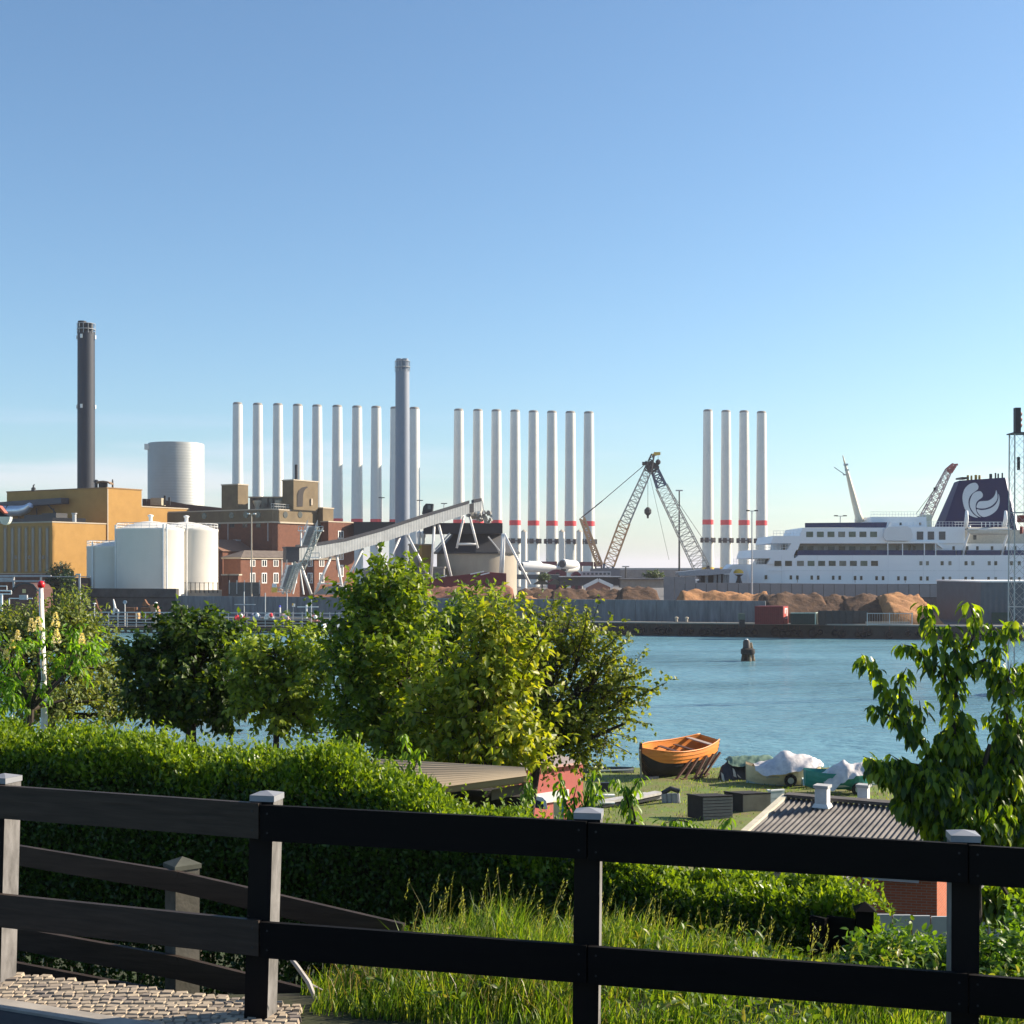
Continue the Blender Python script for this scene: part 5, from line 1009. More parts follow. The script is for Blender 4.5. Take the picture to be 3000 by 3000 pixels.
# ------------------------------------------------------------ jetty and its craft at the left
jm = mat('jetty_rail_grey', (.50, .52, .52), .5, .1); jd = mat('jetty_dark_timber', (.05, .045, .04), .9, .3); D = 226
o = thing('jetty', 'long low jetty with horizontal steel rails in front of the quay at the left', 'jetty', (X(600, D), D, 0)); mb = MB()
mb.box2(X(200, D), X(1130, D), D, D+3, Z(1846, D), Z(1836, D)); mb.build('deck', jd, o); mb = MB()
for y_, t_ in ((1795, .16), (1806, .12), (1815, .12), (1824, .12), (1832, .1)): mb.beam(P(200, y_-2, D-.05), P(1130, y_+3, D-.05), t_)
mb.build('rails', jm, o); mb = MB()
for p in range(210, 1130, 27): mb.beam(P(p, 1793, D), (X(p, D), D, .9), .11)
mb.build('rail_posts', jm, o); mb = MB()
for p in range(215, 1130, 38): mb.tube([(X(p, D), D+.2, 1.0), (X(p, D), D+.2, -.6)], .2, 6); mb.tube([(X(p+6, D), D+2.6, 1.0), (X(p+6, D), D+2.6, -.6)], .2, 6)
mb.build('piles', mat('jetty_pile', (.13, .10, .07), .9, .4), o)
mb = MB(); mb.box2(X(205, D), X(1000, D), D-.5, D-.1, .55, .75); mb.build('waling', mat('weedy_timber', (.12, .12, .05), .9), o)
for k, (p, yt, lab) in enumerate(((277, 1767, 'low round-headed lamp at the left end of the jetty'), (366, 1764, 'round dish sign on a short post on the jetty'), (457, 1765, 'mushroom lamp beside the rusty drum on the jetty'), (508, 1771, 'mushroom lamp on a short white post near the concrete wall'), (552, 1790, 'short bare post on the jetty below the dark cabinet'), (594, 1788, 'short pale post on the jetty right of the cabinet'))):
    q = P(p, 1800, 228); o = thing('jetty_lamp', lab, 'lamp', (q.x, q.y, 1)); MB().tube([(q.x, q.y, .9), P(p, yt+3, 228)], .07, 6).build('post', white_st, o)
    if k < 4:
        mb = MB()
        if k == 1: mb.tube([P(p, yt, 228)+Vector((0, -.05, 0)), P(p, yt, 228)+Vector((0, .05, 0))], .32, 14)
        else: mb.lathe(tuple(P(p, yt+2, 228)), [(.3, 0), (.28, .1), (.1, .2)], 12)
        mb.build('head', white_st if k != 1 else mat('dish_blue_grey', (.35, .42, .5), .5), o)
def mast_t(p, yt, yb, D, lab, cross=None, thick=.09, m=jm, name='yard_mast'):
    o = thing(name, lab, 'mast', (X(p, D), D, Z(yb, D))); MB().tube([P(p, yb, D), P(p, yt, D)], thick, 6).build('pole', m, o)
    if cross: a, b_, y_ = cross; mb = MB(); mb.beam(P(a, y_, D), P(b_, y_, D), .13); mb.build('crossarm', m, o)
mast_t(715, 1733, 1806, 227, 'slim mast with a long pale crossarm at the left of the moored boats', (687, 748, 1771))
mast_t(777, 1737, 1806, 227, 'plain slim mast between the two crossarm masts, left one')
mast_t(841, 1737, 1806, 227, 'plain slim mast left of the yellow sign')
mast_t(898, 1772, 1812, 225, 'stout short mast with a greenish white crossarm near the small boat', (871, 933, 1778), .14, white_st)
mast_t(912, 1757, 1830, 224, 'thin tapering mast in front of the greenish crossarm')
o = thing('yellow_sign', 'small yellow and white sign on a thin post before the grey wall', 'sign', tuple(P(859, 1808, 227))); MB().beam(P(859, 1806, 227), P(859, 1772, 227), .06).build('post', steel, o); mb = MB(); mb.box(tuple(P(860, 1773, 227)), (.5, .06, .55)); mb.build('board', white_st, o); MB().box(tuple(P(857.5, 1771, 226.9)), (.18, .06, .4)).build('yellow_panel', yel_m, o)
o = thing('white_post', 'white post with a blue cap standing on the jetty', 'post', tuple(P(820, 1812, 226))); MB().tube([P(821, 1812, 226), P(820, 1779, 226)], .14, 8).build('post', white_st, o); MB().lathe(tuple(P(820, 1779, 226)), [(.17, 0), (.17, .25), (.02, .35)], 10).build('cap', mat('cap_blue', (.1, .1, .6), .5), o)
o = thing('rusty_drum', 'rusty half-open cable drum housing on the quay below the white tanks', 'winch', tuple(P(440, 1800, 231))); D = 231; mb = MB(); pts = []
for k in range(9): t_ = math.pi*(.0+k/8*.62); pts.append((X(448, D)+X(1516, D)*math.sin(t_)*1.6-0*1, Z(1798, D)+1.5*0+ (1-math.cos(math.pi-t_*0))*0)) 
pr = [(436, 1773), (446, 1772), (455, 1775), (461, 1783), (463, 1800), (441, 1800), (441, 1786), (436, 1780)]; mb.xz([(X(a, D), Z(y, D)) for a, y in pr], D, D+1.8); mb.build('housing', mat('sunlit_rust', (.38, .22, .13), .85, .25, 2), o)
mb = MB(); mb.xz([(X(a, D), Z(y, D)) for a, y in ((416, 1772), (425, 1756), (432, 1768), (438, 1773), (420, 1776))], D-.3, D+.6); mb.box2(X(412, D), X(440, D), D, D+1.6, 2, Z(1780, D)); mb.build('gear', rust, o)
o = thing('rusty_crate', 'low rusty box with a bright orange corner beside the cable drum', 'crate', tuple(P(385, 1800, 230))); MB().box2(X(365, 230), X(394, 230), 230, 232, 2, Z(1780, 230)).build('box_shell', rust, o); mb = MB(); mb.lathe((X(402, 230), 230.2, 2), [(.45, 0), (.45, 1.0), (.35, 1.2)], 12); mb.build('drum_end', mat('pale_orange_steel', (.65, .38, .16), .7), o)
for p, lab, s_ in ((285, 'hooked rusty mooring arm at the left end of the jetty', 1), (337, 'slim white mooring arm on the quay between the lamp and the dish', .8)):
    D = 231; o = thing('mooring_gear', lab, 'mooring gear', (X(p, D), D, 2)); mb = MB(); mb.tube([P(p-6, 1800, D), P(p, 1780, D), P(p-3, 1765, D), P(p-5, 1755, D)], [.3*s_, .28*s_, .2*s_, .08], 8); mb.build('arm', rust if s_ == 1 else white_st, o); mb = MB(); mb.tube([P(p, 1782, D), P(p+8, 1788, D), P(p+12, 1800, D)], .22*s_, 8); mb.build('stay', rust if s_ == 1 else steel, o)
o = thing('wall_cabinet', 'dull dark cabinet at the foot of the wall left of the jetty masts', 'cabinet', tuple(P(543, 1790, 238))); MB().box(tuple(P(542, 1780, 238)), (.9, .5, .8)).build('cabinet', mat('cabinet_green', (.16, .19, .15)), o); MB().box(tuple(P(556, 1790, 238)), (1.2, .6, .8)).build('plinth', black_st, o)
S = hullmesh(6.5, 2.1, 1.0, .6, .12, .5, 16, 4); D = 219
o = thing('work_boat', 'grey green work boat with pale cream bow moored in front of the jetty', 'boat', (X(930, D), D, 0)); M = Matrix.Translation((X(975, D), D, .95)) @ Matrix.Rotation(R(165), 4, 'Z')
hull_obj(o, S, mat('boat_cream', (.52, .46, .28), .6), mat('boat_dark', (.06, .06, .06), .6), 2, M=M)
MB().box((X(935, D), D, 1.3), (2.2, 1.3, .9), R(165), .85).build('cuddy', white_st, o); mb = MB(); mb.box((X(905, D), D+.2, 1.0), (2.4, 1.2, .5), R(165)); mb.build('engine_box', black_st, o)
o = thing('small_boat', 'small white and pink covered boat behind the work boat', 'boat', (X(990, D), D+2, 0)); M = Matrix.Translation((X(1010, D), D+3, .6)) @ Matrix.Rotation(R(170), 4, 'Z'); hull_obj(o, hullmesh(4.5, 1.6, .7, .3, .1, .5, 12, 3), mat('boat_brown', (.25, .14, .08), .6), None, 1, M=M)
mb = MB(); mb.box((X(985, D), D+2.5, 1.1), (1.2, 1.0, .9), .3, .6); mb.build('cover', white_st, o)
for k, (p, y_, c_, lab) in enumerate(((703, 1808, red_m, 'red and white heap of floats on the jetty by the first mast'), (790, 1806, white_st, 'white heap of gear on the jetty between the slim masts'), (835, 1808, mat('pinkish', (.6, .4, .38), .7), 'pale pink fish crates at the right end of the gear on the jetty'), (750, 1806, mat('bluish', (.25, .3, .4), .7), 'grey blue net drum on the jetty'), (920, 1812, mat('salmon_float', (.7, .3, .22), .6), 'salmon coloured float beside the work boat mast'))):
    o = thing('fishing_gear', lab, 'fishing gear', tuple(P(p, y_+6, 225))); r2 = random.Random(k)
    mb = MB()
    for j in range(9): q = P(p+r2.uniform(-11, 11), y_+r2.uniform(-7, 6), 225+r2.random()); s_ = r2.uniform(.3, .7); mb.box(tuple(q), (s_, s_, s_*.8), r2.random()*3, .7)
    mb.build('heap', c_, o)
    mb = MB(); mb.lathe(tuple(P(p+4, y_+2, 224.6)), [(.1, 0), (.3, .2), (.3, .5), (.05, .7)], 10); mb.build('float', white_st if k != 1 else red_m, o, 40)
# far left small things
o = thing('brick_shed', 'small dark red brick shed with a round gable and yellow window at the left', 'building', tuple(P(75, 1770, 235))); D = 235; mb = MB()
pr = [(34, 1790), (34, 1735), (42, 1722), (56, 1712), (76, 1708), (96, 1713), (108, 1728), (112, 1790)]; mb.xz([(X(a, D), max(2, Z(y, D)) if y < 1790 else 2) for a, y in pr], D, D+8); mb.build('wall', mat('dark_brown_brick', (.12, .055, .045), .9, .2), o); MB().box2(X(66, D), X(76, D), D-.1, D, Z(1737, D), Z(1726, D)).build('window', mat('yellowish_pane', (.6, .45, .2), .6), o)
mb = MB()
for a, b_ in zip(pr[1:-1], pr[2:-1]): mb.beam(P(a[0], a[1], D-.1), P(b_[0], b_[1], D-.1), .3, .3)
mb.build('verge', black_st, o)
o = thing('pipe_bridge', 'pale grey pipe bridge with several lines crossing before the yellow halls', 'pipe', tuple(P(100, 1700, 245))); D = 245; mb = MB()
for a, b_, y_, t_ in ((-60, 150, 1687, .35), (-60, 40, 1696, .5), (-60, 130, 1702, .3), (100, 265, 1689, .14)): mb.beam(P(a, y_, D), P(b_, y_+.5, D), t_)
mb.build('pipes', mat('pipe_grey', (.45, .44, .45), .5, .2), o); mb = MB()
for p in (-30, 40, 120, 233): mb.beam(P(p, 1684, D+.3), (X(p, D), D+.3, 2), .3)
mb.beam(P(222, 1683, D), P(236, 1683, D), .3); mb.build('supports', steel, o)
o = thing('brick_ledge', 'orange brick low wall running below the slotted yellow hall', 'wall', tuple(P(100, 1684, 262))); MB().box2(X(-60, 262), X(150, 262), 262, 264, 2, Z(1681, 262)).build('wall', brick_r, o); MB().box2(X(-60, 262), X(150, 262), 261.9, 264.1, Z(1681, 262)+.003, Z(1679.5, 262)).build('coping', trim_l, o)
o = thing('brick_ledge', 'dark machinery terrace with brick ends left of the shortest tank', 'wall', tuple(P(235, 1710, 262))); MB().box2(X(205, 262), X(258, 262), 262, 264, 2, Z(1693, 262)).build('wall', mat('dark_brick_l', (.12, .07, .06)), o); mb = MB(); mb.box2(X(238, 261.8), X(256, 261.8), 261.8, 262, Z(1719, 261.8), Z(1709, 261.8)); mb.box2(X(208, 261.8), X(216, 261.8), 261.8, 262, Z(1699, 261.8), Z(1673, 261.8)); mb.build('brick_panel', mat('salmon_brick', (.5, .22, .14)), o)
o = thing('white_railings', 'white tubular railings and pipes at the far left by the brick shed', 'railing', tuple(P(10, 1750, 228))); D = 228; mb = MB()
for a, ya, b_, yb_, t_ in ((27, 1753, 95, 1753, .14), (27, 1753, 27, 1775, .14), (-10, 1717, 20, 1717, .12), (20, 1717, 20, 1728, .1), (-10, 1730, 33, 1731, .2), (33, 1731, 33, 1740, .15), (-10, 1740, 33, 1740, .16), (5, 1740, 5, 1790, .3)): mb.beam(P(a, ya, D), P(b_, yb_, D), t_)
mb.build('rails', white_st, o); mb = MB(); mb.box(tuple(P(69, 1750, D)), (1.3, .5, .8)); mb.build('panel', mat('grey_panel_l', (.45, .45, .46)), o)
D = 60; o = thing('hooded_lamp', 'white glass half-bowl lamp under a red hood at the left edge', 'lamp', tuple(P(16, 1515, D))); mb = MB(); pr = [(X(1, D)+ (X(33, D)-X(1, D))*(.5-.5*math.cos(math.pi*k/12)), Z(1514, D)-(24/F*D)*math.sin(math.pi*k/12)) for k in range(13)]; mb.xz(pr, D-.15, D+.15); mb.build('bowl', mat('milky_glass', (.62, .65, .6), .4), o, 40)
mb = MB(); mb.xz([(X(a, D), Z(y, D)) for a, y in ((-10, 1479), (2, 1482), (19, 1503), (14, 1505), (2, 1495), (-10, 1500))], D-.2, D+.2); mb.build('hood', mat('hood_red', (.55, .14, .09), .6), o); mb = MB(); mb.xz([(X(a, D), Z(y, D)) for a, y in ((-10, 1500), (4, 1497), (15, 1507), (33, 1512), (33, 1515), (-10, 1515))], D-.1, D+.1); mb.beam(P(-8, 1510, D), (X(-8, D), D, 0), .12); mb.build('bracket', black_st, o)
# ------------------------------------------------------------ boat yard
varn = mat('varnished_planks', (.80, .27, .03), .5, scale=1.2, col2=(.62, .18, .02), stretch=(1, 1, 9), detail=6, spec=.6)
darkw = mat('dark_oiled_wood', (.09, .04, .025), .6, .25, 3); antif = mat('black_bottom_paint', (.02, .016, .016), .7, .3, 2)
bx0, by0 = X(1876, 62.6), 62.6; ang = math.atan2(65.6-62.6, X(2108, 65.6)-bx0)+R(6)
bt = thing('wooden_boat', 'varnished orange clinker-built open boat propped up on the grass by the water', 'boat', (bx0, by0, ground(bx0, by0)))
S = hullmesh(4.9, 2.0, 1.32, .12, .24, .6, 26, 10); M = Matrix.Translation((bx0, by0, Z(2200, 62.6))) @ Matrix.Rotation(ang, 4, 'Z') @ Matrix.Rotation(R(8), 4, 'X')
hull_obj(bt, S, varn, antif, 7, M=M, lap=.035)
tf = lambda x, y, z: M @ Vector((x, y, z))
for s_ in (-1, 1):
    mb = MB(); mb.tube([tf(sec[-1][0], s_*(sec[-1][1]+.01), sec[-1][2]+.02) for sec in S], .035, 6); mb.build('gunwale', varn, bt, True)
mb = MB(); mb.beam(tf(-.02, 0, .38), tf(.0, 0, .1), .12, .16); mb.beam(tf(.0, 0, .15), tf(.12, 0, -.6), .1, .16); mb.beam(tf(.12, 0, -.6), tf(.62, 0, -1.25), .1, .18); mb.beam(tf(.6, 0, -1.25), tf(4.5, 0, -1.36), .1, .2); mb.build('stem_and_keel', darkw, bt)
mb = MB(); mb.beam(tf(-.08, -.02, .1), tf(.25, -.02, -1.3), .05, .42, (0, 1, 0)); mb.build('rudder', mat('grey_rudder', (.32, .27, .22), .8), bt)
for x_, w_ in ((1.25, 1.45), (2.3, 1.75), (3.35, 1.6)):
    mb = MB(); mb.beam(tf(x_, -w_/2, -.18), tf(x_, w_/2, -.18), .26, .04); mb.build('thwart', darkw if x_ > 1.3 else varn, bt)
mb = MB(); mb.add([tf(.6, -.3, -.7), tf(4.4, -.45, -.7), tf(4.4, .45, -.7), tf(.6, .3, -.7)], [(0, 1, 2, 3)]); mb.build('floor_boards', darkw, bt)
mb = MB()
for s_ in (-1, 1): mb.add([tf(.05, 0, .13), tf(.9, s_*.8, .03), tf(.75, s_*.5, .0)], [(0, 1, 2)])
mb.build('fore_deck', darkw, bt)
mb = MB(); mb.beam(tf(4.2, -.75, .1), tf(4.2, .75, .1), .3, .04); mb.build('stern_bench', mat('pale_bench', (.45, .36, .3), .6), bt)
for i, (x_, yb_) in enumerate(((2.4, 1.4), (2.9, 1.5), (3.5, 1.6), (4.0, 1.5), (4.5, 1.3))):
    o = thing('boat_prop', f'{["leftmost leaning", "second leaning", "middle leaning", "fourth leaning", "rightmost leaning"][i]} dark timber prop under the orange boat', 'prop', tuple(tf(x_-.5, -yb_-.3, -1.3)), 'props holding up the wooden boat')
    a = tf(x_+.15, -.93, -.28-.12*(4-i)*.3); b_ = tf(x_-1.35, -yb_+.2, 0); b_.z = ground(b_.x, b_.y); mb = MB(); mb.beam(b_, a, .11, .07); mb.build('timber', darkw, o); MB().box((b_.x, b_.y, b_.z+.03), (.3, .2, .06), ang).build('foot_block', rust, o)
o = thing('keel_blocks', 'pale grey timber block under the stem of the orange boat', 'block', tuple(tf(.4, 0, -1.5))); q = tf(.75, 0, 0); gz = ground(q.x, q.y); MB().box((q.x, q.y, (gz+q.z-1.33)/2), (.28, .3, q.z-1.33-gz+.0), ang).build('post', mat('weathered_block', (.42, .37, .32), .85), o); MB().box((q.x, q.y, gz+.06), (.6, .4, .12), ang).build('foot', mat('pinkish_plank', (.5, .38, .32)), o)
q2 = tf(3.9, 0, 0); gz2 = ground(q2.x, q2.y); o = thing('keel_blocks', 'dark timber trestle under the stern half of the orange boat', 'block', (q2.x, q2.y, gz2)); MB().box((q2.x, q2.y, (gz2+q2.z-1.42)/2), (.3, 1.0, max(.1, q2.z-1.42-gz2)), ang).build('post', darkw, o); MB().box((q2.x, q2.y, gz2+.04), (.5, 1.3, .08), ang).build('foot', darkw, o)
# tarpaulined boats
def drape(name, label, cat, px0, px1, D, prof, wid, m, par=None, skirt=.0, seed=0, ang_=0, zb=None):
    """sheet over a boat: prof = list (f, px-less ridge py, edge py) along its length"""
    n = 40; q = 14; V = []; r2 = random.Random(seed); c, s_ = math.cos(ang_), math.sin(ang_); x0, x1 = X(px0, D), X(px1, D)
    for i in range(n+1):
        f_ = i/n; k = 0
        while k < len(prof)-2 and prof[k+1][0] < f_: k += 1
        a, b_ = prof[k], prof[k+1]; g = min(1, max(0, (f_-a[0])/(b_[0]-a[0]))); g = g*g*(3-2*g)
        zr = Z(a[1]+(b_[1]-a[1])*g, D); ze = Z(a[2]+(b_[2]-a[2])*g, D); w_ = wid/2*(a[3]+(b_[3]-a[3])*g)
        for j in range(q+1):
            v = -1+2*j/q; t_ = abs(v); y_ = v*w_; z_ = zr-(zr-ze)*(t_**1.7)+.075*abs(math.sin(f_*9+v*5+seed+1.3*math.sin(f_*6+v*3)))*t_-.04*abs(math.sin(f_*15-v*4+seed))+.028*math.sin(f_*13-v*8+3*math.sin(f_*5+seed))+.012*r2.uniform(-1, 1)
            dx = f_*(x1-x0); V.append((x0+dx*c-y_*s_, D+y_*c+dx*s_, z_))
    mb = MB(); mb.v = V; k = q+1; mb.f = [(i*k+j, i*k+j+1, (i+1)*k+j+1, (i+1)*k+j) for i in range(n) for j in range(q)]
    o = mb.build(name, m, par, 35)
    if not par: tag(o, label, cat)
    return o
tarp_w = mat('white_tarpaulin', (.68, .64, .62), .55, scale=3, col2=(.56, .53, .53), bump=.03); tarp_g = mat('green_tarpaulin', (.15, .24, .17), .6, .15, 2, bump=.02); tarp_d = mat('dark_tarpaulin', (.025, .032, .04), .6, .4, 2, bump=.03)
D = 61
o = thing('tarped_boat', 'cream boat on a trailer under a large peaked white tarpaulin', 'boat', (X(2310, D), D, ground(5, D)))
S = hullmesh(3.3, 1.6, .85, .1, .22, .5, 16, 5); M = Matrix.Translation((X(2405, D), D, Z(2254, D))) @ Matrix.Rotation(R(172), 4, 'Z'); hull_obj(o, S, mat('cream_hull', (.68, .56, .36), .5), mat('pale_blue_hull', (.45, .55, .6), .5), 2, M=M)
drape('tarpaulin', None, None, 2208, 2412, D-.1, [(0, 2236, 2252, .5), (.12, 2232, 2262, .9), (.25, 2224, 2262, 1), (.45, 2197, 2255, 1), (.6, 2206, 2250, 1), (.8, 2212, 2246, .9), (.95, 2226, 2240, .5), (1, 2238, 2240, .12)], 1.95, tarp_w, o, seed=2, ang_=0)
def wheel(par, c, r_=.28):
    mb = MB(); mb.torus(c, r_*.75, r_*.28, 'y', 18, 6); wo = mb.build('wheel', mat('tyre_rubber', (.018, .018, .02)), par, True); mb = MB(); mb.tube([(c[0], c[1]-.06, c[2]), (c[0], c[1]+.06, c[2])], r_*.5, 12); mb.build('rim', steel, wo)
def trailer(label, px0, px1, D, yf, m=steel):
    g = ground(X(px0, D), D); o = thing('boat_trailer', label, 'trailer', (X((px0+px1)/2, D), D, g)); z_ = g+.38; mb = MB()
    for e in (-.5, .5): mb.beam((X(px0, D), D+e, z_), (X(px1, D), D+e*.4, z_+.08), .08)
    for f_ in (.1, .4, .7): x_ = X(px0, D)+(X(px1, D)-X(px0, D))*f_; mb.beam((x_, D-.5, z_), (x_, D+.5, z_), .07)
    mb.build('frame', m, o); xw = X(px0, D)+(X(px1, D)-X(px0, D))*.42
    for e in (-.68, .68): wheel(o, (xw, D+e, g+.28))
    mb = MB(); mb.beam((xw, D-.62, g+.28), (xw, D+.62, g+.28), .06); mb.build('axle', black_st, o)
    mb = MB()
    for f_ in (.15, .55, .85): x_ = X(px0, D)+(X(px1, D)-X(px0, D))*f_; mb.beam((x_, D, z_), (x_, D, z_+.35), .07)
    mb.build('roller_posts', m, o)
trailer('galvanised boat trailer under the cream boat', 2240, 2400, 61, 2290)
o = thing('tarped_boat', 'teal boat on a trailer under a white tarpaulin hanging down at its left end', 'boat', (X(2490, 58), 58, 1.1)); D = 58
S = hullmesh(2.9, 1.5, .75, .2, .1, .5, 16, 5); M = Matrix.Translation((X(2560, D), D, Z(2262, D))) @ Matrix.Rotation(R(176), 4, 'Z'); hull_obj(o, S, mat('teal_hull', (.02, .28, .25), .45), None, 1, M=M)
drape('tarpaulin', None, None, 2408, 2535, D-.1, [(0, 2262, 2300, .5), (.15, 2250, 2310, .9), (.35, 2235, 2288, 1), (.5, 2226, 2275, 1), (.7, 2236, 2268, 1), (1, 2230, 2262, .9)], 1.75, tarp_w, o, seed=5)
trailer('pale green galvanised trailer under the teal boat', 2440, 2590, 58, 2320, mat('pale_green_steel2', (.5, .58, .5), .5))
o = thing('green_tarped_boat', 'boat hidden under a flat green tarpaulin with dark sides beside the orange boat', 'boat', (X(2190, 63), 63, .9)); D = 63.3
drape('top_tarpaulin', None, None, 2128, 2270, D, [(0, 2222, 2232, .7), (.1, 2214, 2240, 1), (.5, 2212, 2238, 1), (.9, 2212, 2236, 1), (1, 2220, 2236, .8)], 1.8, tarp_g, o, seed=7)
drape('side_tarpaulin', None, None, 2100, 2235, D-.15, [(0, 2290, 2315, .5), (.12, 2240, 2318, .9), (.3, 2224, 2312, 1.02), (.6, 2232, 2300, 1.0), (1, 2262, 2290, .8)], 1.9, tarp_d, o, seed=9)
mb = MB()
for p, y0, y1 in ((2112, 2262, 2290), (2146, 2250, 2278), (2108, 2285, 2300), (2225, 2240, 2262), (2160, 2268, 2280)): mb.add([P(p, y0, D-1.15), P(p+7, y0+6, D-1.2), P(p+12, y1, D-1.2), P(p+3, y1-4, D-1.15)], [(0, 1, 2, 3)])
mb.build('torn_sheet', tarp_w, o)
o = thing('blue_sheet', 'pale blue sheet lying under the bow of the cream boat', 'sheet', tuple(P(2385, 2300, 60))); drape('sheet', None, None, 2350, 2420, 60, [(0, 2278, 2300, .6), (.5, 2272, 2303, 1), (1, 2268, 2304, .6)], .9, mat('pale_blue_sheet', (.45, .58, .62), .6), o, seed=4)
MB().box(tuple(P(2386, 2300, 59.4)), (.18, .15, .25)).build('orange_float', mat('float_orange', (.7, .25, .05)), o)
D = 66; o = thing('grey_dinghy', 'dark grey upturned-edge dinghy between the red shed and the orange boat', 'boat', (X(1790, D), D, .8)); M = Matrix.Translation((X(1858, D), D, Z(2254, D))) @ Matrix.Rotation(R(178), 4, 'Z'); hull_obj(o, hullmesh(3.2, 1.4, .8, .1, .05, .6, 16, 4), mat('dark_slate_hull', (.07, .085, .09), .5), black_st, 1, M=M)
mb = MB(); mb.beam(P(1750, 2258, D-.7), P(1856, 2255, D-.5), .06); mb.build('gunwale', white_st, o)
# pontoon frames, crates
D = 55
o = thing('floating_pontoon', 'stack of white and black pontoon frames lying on the grass', 'frame', (X(1900, D), D, ground(5, D)))
for k, (a, ya, b_, yb_) in enumerate(((1835, 2352, 1955, 2330), (1845, 2340, 1930, 2322), (1760, 2350, 1900, 2326))):
    mb = MB(); A, B = P(a, ya, D-k*.5), P(b_, yb_, D+1.2-k*.3); mb.beam(A, B, .42, .1); mb.build('deck_beam', mat('worn_white_plank', (.55, .53, .50), .7, .2, 3), o)
    mb = MB(); mb.beam(A-Vector((0, 0, .14)), B-Vector((0, 0, .14)), .3, .12); mb.build('under_beam', black_st, o)
mb = MB()
for p in (1948, 1962, 1975, 1986): mb.tube([P(p, 2362-(p-1948)*.1, D), P(p-3, 2325, D)], .11, 8)
mb.build('floats', mat('grey_float', (.35, .35, .37), .6), o); mb = MB()
for p in (1955, 1968, 1980): mb.tube([P(p, 2360, D+.1), P(p-3, 2328, D+.1)], .1, 8)
mb.tube([P(1940, 2325, D), P(1965, 2310, D), P(1990, 2318, D)], .1, 8); mb.build('black_floats', black_st, o)
o = thing('white_board', 'white board propped among the saplings left of the pontoon frames', 'board', tuple(P(1770, 2360, 52))); mb = MB(); mb.box(tuple(P(1772, 2330, 52)), (.75, .3, .06)); mb.box(tuple(P(1770, 2352, 52)), (.8, .2, .05)); mb.build('board', frame_w, o); MB().box(tuple(P(1773, 2306, 52)), (.35, .2, .35)).build('black_box', black_st, o)
def slatted(label, px0, pm, px1, y0, y1, D, ml, mr, n=7, lid=None, name='crate', fl=.6):
    x0, xm, x1 = X(px0, D+fl), X(pm, D), X(px1, D+.3); g = Z(y1, D); h = Z(y0, D)-g; o = thing(name, label, 'box', (xm, D, g)); A = Vector((x0, D+fl, g)); B = Vector((xm, D, g)); C = Vector((x1, D+.25, g)); Dd = A+C-B
    mb = MB(); mb.add([A, B, C, Dd]+[v+Vector((0, 0, h)) for v in (A, B, C, Dd)], [(0, 1, 5, 4), (1, 2, 6, 5), (2, 3, 7, 6), (3, 0, 4, 7)]); mb.build('dark_side', ml, o)
    mb = MB()
    for k in range(n): z0_ = h*k/n+.01; z1_ = h*(k+1)/n-.015; mb.beam(B+Vector((0, -.02, (z0_+z1_)/2)), C+Vector((0, -.02, (z0_+z1_)/2)), .05, z1_-z0_)
    mb.build('front_slats', mr, o); mb = MB(); u = Vector((0, 0, h+.02)); mb.beam(A+u, B+u, .12, .05); mb.beam(B+u, C+u, .12, .05); mb.add([A+u, B+u, C+u, Dd+u], [(0, 1, 2, 3)]); mb.build('lid', lid or ml, o); return o
blkw = mat('black_planks', (.025, .022, .022), .8, .3, 3); gryw = mat('grey_planks', (.24, .225, .215), .8, .2, 4, stretch=(1, 1, 6)); beigew = mat('bleached_plywood', (.44, .36, .27), .85, scale=1.5, col2=(.30, .24, .18))
slatted('black and grey slatted box on the grass left of the plywood one', 2014, 2060, 2145, 2336, 2402, 51, blkw, gryw)
slatted('bleached plywood box with black side behind the slatted box', 2122, 2177, 2256, 2328, 2395, 52.5, blkw, beigew, 1)
o = slatted('pale blue grey tank box with a white lid at the corner of the corrugated roof', 2250, 2256, 2296, 2318, 2362, 54, mat('pale_blue_box', (.45, .52, .54)), mat('pale_blue_box', (.45, .52, .54)), 2, frame_w, fl=.2)
# house with corrugated roof
rx, ry = X(2310, 30), 30.0; rd = Vector((3.1, -1.7, 0)).normalized(); rp = Vector((-rd.y*-1*-1, 0, 0)); rp = Vector((rd.y, -rd.x, 0)); 
if rp.y > 0: rp = -rp
RZ0 = Z(2337, 30); Lr = 9.0; slope = math.tan(R(7)); Wd = 4.7
hs_ = thing('corrugated_roof_house', 'low house with dark striped corrugated roof and two white chimneys below the fence', 'house', (rx, ry, 3))
def rpt(a, b_, up=0): q = Vector((rx, ry, RZ0))+rd*a+rp*b_; q.z -= abs(b_)*(slope if b_ > 0 else .45)-up; return q
for sgn, nm in ((1, 'roof_slope'), (-1, 'rear_roof_slope')):
    V = []; n = int(Lr/.115)*8; 
    for b_ in (0, Wd if sgn > 0 else -2.2):
        for i in range(n+1): a = Lr*i/n; V.append(rpt(a, b_, .032*math.cos(2*math.pi*a/.115)))
    mb = MB(); mb.v = [tuple(v) for v in V]; mb.f = [(i, i+1, n+2+i, n+1+i) if sgn < 0 else (i+1, i, n+1+i, n+2+i) for i in range(n)]
    mb.build(nm, mat('fibre_cement', (.25, .235, .22), .85, scale=1.5, col2=(.10, .094, .09), detail=8), hs_, True)
mb = MB(); mb.beam(rpt(-.05, 0, .06), rpt(Lr, 0, .06), .34, .07); mb.build('ridge_cap', mat('ridge_dark', (.10, .09, .085), .85, .3), hs_)
mb = MB(); mb.beam(rpt(-.06, 0, .03), rpt(-.06, Wd, .03), .14, .1); mb.build('verge_board', mat('verge_cream', (.62, .56, .42), .7), hs_)
